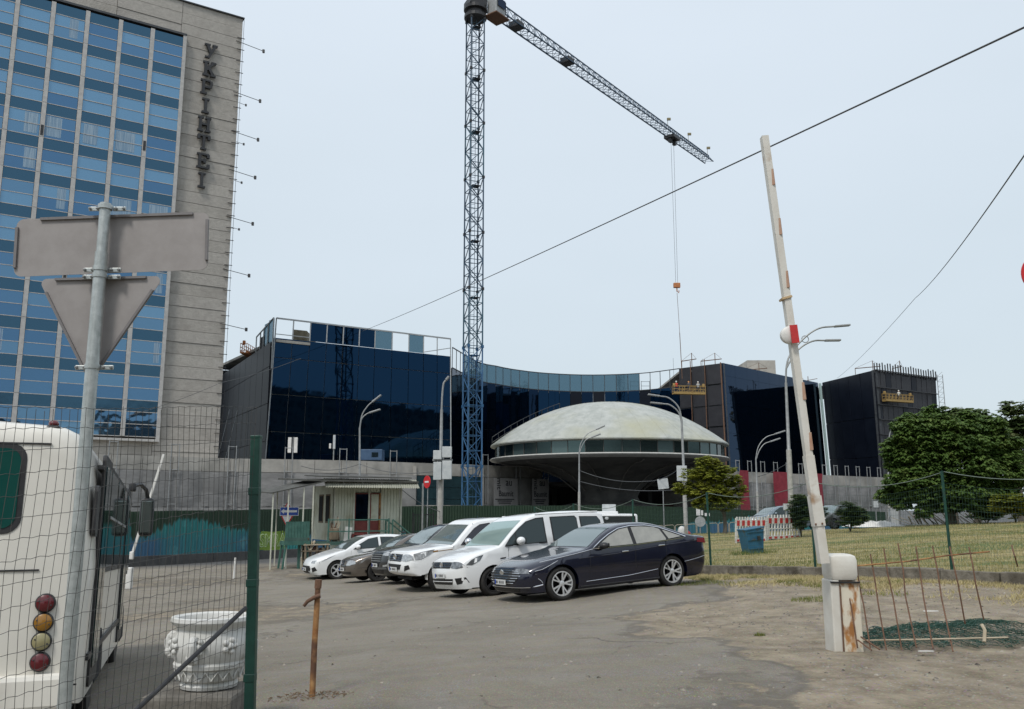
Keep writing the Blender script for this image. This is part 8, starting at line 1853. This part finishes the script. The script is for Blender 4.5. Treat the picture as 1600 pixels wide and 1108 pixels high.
bl = [PB(1440, 705, 90, 80, ty_, bb), PB(1420, 675, 60, 50, ty_, bb, -.5), PB(1470, 672, 80, 54, ty_, bb), PB(1500, 720, 120, 110, ty_, bb), PB(1560, 735, 90, 90, ty_, bb, .4), PB(1430, 752, 84, 66, ty_, bb, -.3), PB(1490, 770, 120, 56, ty_, bb), PB(1545, 780, 80, 46, ty_, bb), PB(1405, 715, 38, 60, ty_, bb, .3), PB(1530, 680, 90, 70, ty_, bb, .5), PB(1402, 768, 36, 46, ty_, bb, .2), PB(1575, 700, 60, 60, ty_, bb, .8)]
_r5 = random.Random(5)
for _px, _py in ((1396, 690), (1388, 712), (1392, 745), (1408, 662), (1428, 650), (1448, 656), (1462, 646), (1484, 652), (1506, 648), (1524, 655), (1548, 662), (1566, 676), (1584, 690), (1410, 784), (1440, 790), (1386, 778)): _sz = _r5.uniform(18, 34); bl.append(PB(_px + _r5.uniform(-5, 5), _py + _r5.uniform(-6, 6), _sz, _sz * .8, ty_, bb, _r5.uniform(-.6, .6)))
tree('chestnut_tree', 'big dark green chestnut tree with a broad drooping crown on the lawn', bb, 5.4, .26, bl, 15000, .25, M_chest, 4, 8, droop=.9, leaflets=6, shell=.5)
ty2 = 62.0; b1 = onp(1495, ty2); bb = Vector((b1.x, ty2, b1.z)); bl = [PB(1487, 648, 44, 34, ty2, bb), PB(1478, 668, 60, 44, ty2, bb), PB(1500, 690, 90, 60, ty2, bb)]
tree('background_tree', 'small pointed treetop rising just right of the studded black end face', bb, 8.0, .22, bl, 2600, .30, M_backt, 5, 3, group='trees behind the chestnut', droop=.7, leaflets=5, shell=.3)
b1 = onp(1530, ty2); bb = Vector((b1.x, ty2, b1.z)); bl = [PB(1526, 652, 46, 36, ty2, bb), PB(1522, 672, 66, 44, ty2, bb), PB(1545, 700, 80, 60, ty2, bb)]
tree('background_tree', 'second rounded treetop between the pointed one and the right hand tree', bb, 8.0, .22, bl, 2600, .30, M_backt, 6, 3, group='trees behind the chestnut', droop=.7, leaflets=5, shell=.3)
b1 = onp(1600, 56); bb = Vector((b1.x, 56, b1.z)); bl = [PB(1592, 650, 70, 56, 56, bb), PB(1575, 672, 50, 44, 56, bb), PB(1612, 690, 90, 80, 56, bb), PB(1585, 720, 60, 60, 56, bb), PB(1630, 740, 90, 80, 56, bb), PB(1655, 680, 80, 90, 56, bb)]
tree('background_tree', 'tall brownish green tree at the right picture edge', bb, 7.5, .24, bl, 3600, .34, M_backt, 7, 5, group='trees behind the chestnut', droop=.5, leaflets=5, shell=.25)
b1 = onp(1133, 47); bb = Vector((b1.x, 47, lz(b1.x, 46))); bl = [PB(1105, 722, 44, 26, 47, bb), PB(1092, 742, 60, 34, 47, bb), PB(1125, 740, 60, 40, 47, bb), PB(1072, 764, 46, 26, 47, bb), PB(1105, 768, 70, 36, 47, bb), PB(1145, 762, 50, 44, 47, bb, .3), PB(1130, 785, 60, 26, 47, bb), PB(1100, 786, 56, 22, 47, bb)]
tree('young_tree', 'small yellow green tree in front of the saucer right rim', bb, 3.4, .10, bl, 5200, .15, M_small, 8, 6, droop=.4, leaflets=5, shell=.15)
def bush(label, px, pyt, w_, h_, Y, seed, m=M_bush, n=1500, size=.16, grp='dark round bushes on the lawn'):
    b1 = onp(px, Y); bb = Vector((b1.x, Y, lz(b1.x, Y))); o = thing('bush', label, 'bush', tuple(bb), 0, grp); s = Y / 1400; r = random.Random(seed); bl = []
    for k in range(7): bl.append((r.uniform(-.22, .22) * w_ * s, r.uniform(-.3, .3), h_ * s * r.uniform(.45, .72), w_ * s * .32, w_ * s * .3, h_ * s * .28))
    bl.append((0, 0, h_ * s * .35, w_ * s * .3, w_ * s * .3, h_ * s * .25)); foliage('foliage', bl, n, size, m, o, seed, droop=.1, leaflets=5, shell=.2)
    for k in range(5): MB().tube([(0, 0, 0), (r.uniform(-.2, .2) * w_ * s, 0, h_ * s * .6)], .02, 5).build('stem', M_bark, o)
bush('tall dark bush just left of the raised barrier boom', 1253, 768, 46, 74, 40, 21); bush('dark bush hidden behind the barrier boom', 1284, 790, 24, 50, 43, 25, n=800); bush('round dark bush standing alone on the lawn right of the boom', 1330, 778, 52, 52, 42, 22)
bush('low light green thicket at the right edge of the lawn', 1590, 770, 80, 50, 46, 23, M_small, 1800, .18, None); bush('low light green thicket under the chestnut crown', 1545, 790, 60, 26, 48, 24, M_bush, 900, .16, None)
# weeds and tufts
for (px, py, s_) in ((1186, 915, .35), (1075, 920, .8), (1270, 945, .45), (1188, 1002, .07), (1395, 910, .3)):
    a = atz(px, py, -1.55 - (0.1 if py > 950 else .0)); x, y = a.x, a.y
    if py < 960: Yk = {1186: 21.5, 1075: 20.2, 1270: 15.5, 1395: 18}.get(px, 18); q = onp(px, Yk); x, y = q.x, q.y
    tuft(x, y, s_, int(900 * s_ + 60), .05 if s_ > .2 else .03, 'weed_tuft', 'small green weed tuft on the bare ground', .28)
tuft(at(222, 1096, 5.6).x, 5.6, .16, 300, .06, 'weed_tuft', 'green weed tuft by the kerb ledge near the green post', .06)
tuft(at(1176, 850, 30.6).x, 30.6, .8, 500, .16, 'weed_tuft', 'longer grass round the foot of the blue bin', .15, lawn_z)

# ================================================================== apartment blocks across the street behind the photographer (seen mirrored in the glass)
M_apt = pm('apartment_wall', (.16, .145, .13), (.24, .215, .19), .6, .9); M_aptw = pm('apartment_window', (.02, .025, .03), None, 1, .2)
for k, (x, y, w_, h_, a_) in enumerate([(-60, -80, 60, 24, .2), (40, -85, 66, 27, -.1), (118, -58, 62, 30, .62), (154, 4, 92, 36, 1.05), (186, 96, 70, 17, 1.3)]):
    o = thing('apartment_block', ['pale apartment block behind the car park on the left', 'pale apartment block straight behind the car park', 'pale apartment block behind to the right', 'tallest pale apartment block to the far right', 'pale apartment block beyond the lawn on the far right'][k], 'building', (x, y, -1.4), a_, group='apartment blocks across the street')
    MB().box((0, 0, h_ / 2), (w_, 12, h_)).build('wall', M_apt, o); b = MB(); n_ = int(w_ / 3.2)
    for i in range(n_):
        for j in range(int(h_ / 3)): b.box((-w_ / 2 + 1.6 + i * 3.2, 6.02, 1.8 + j * 3), (1.6, .08, 1.5))
    wo_ = b.build('windows', M_aptw, o, fix=False); wo_['kind'] = 'stuff'; MB().box((0, 0, h_ + .3), (w_ + .6, 12.6, .6)).build('roof', M_frame, o)
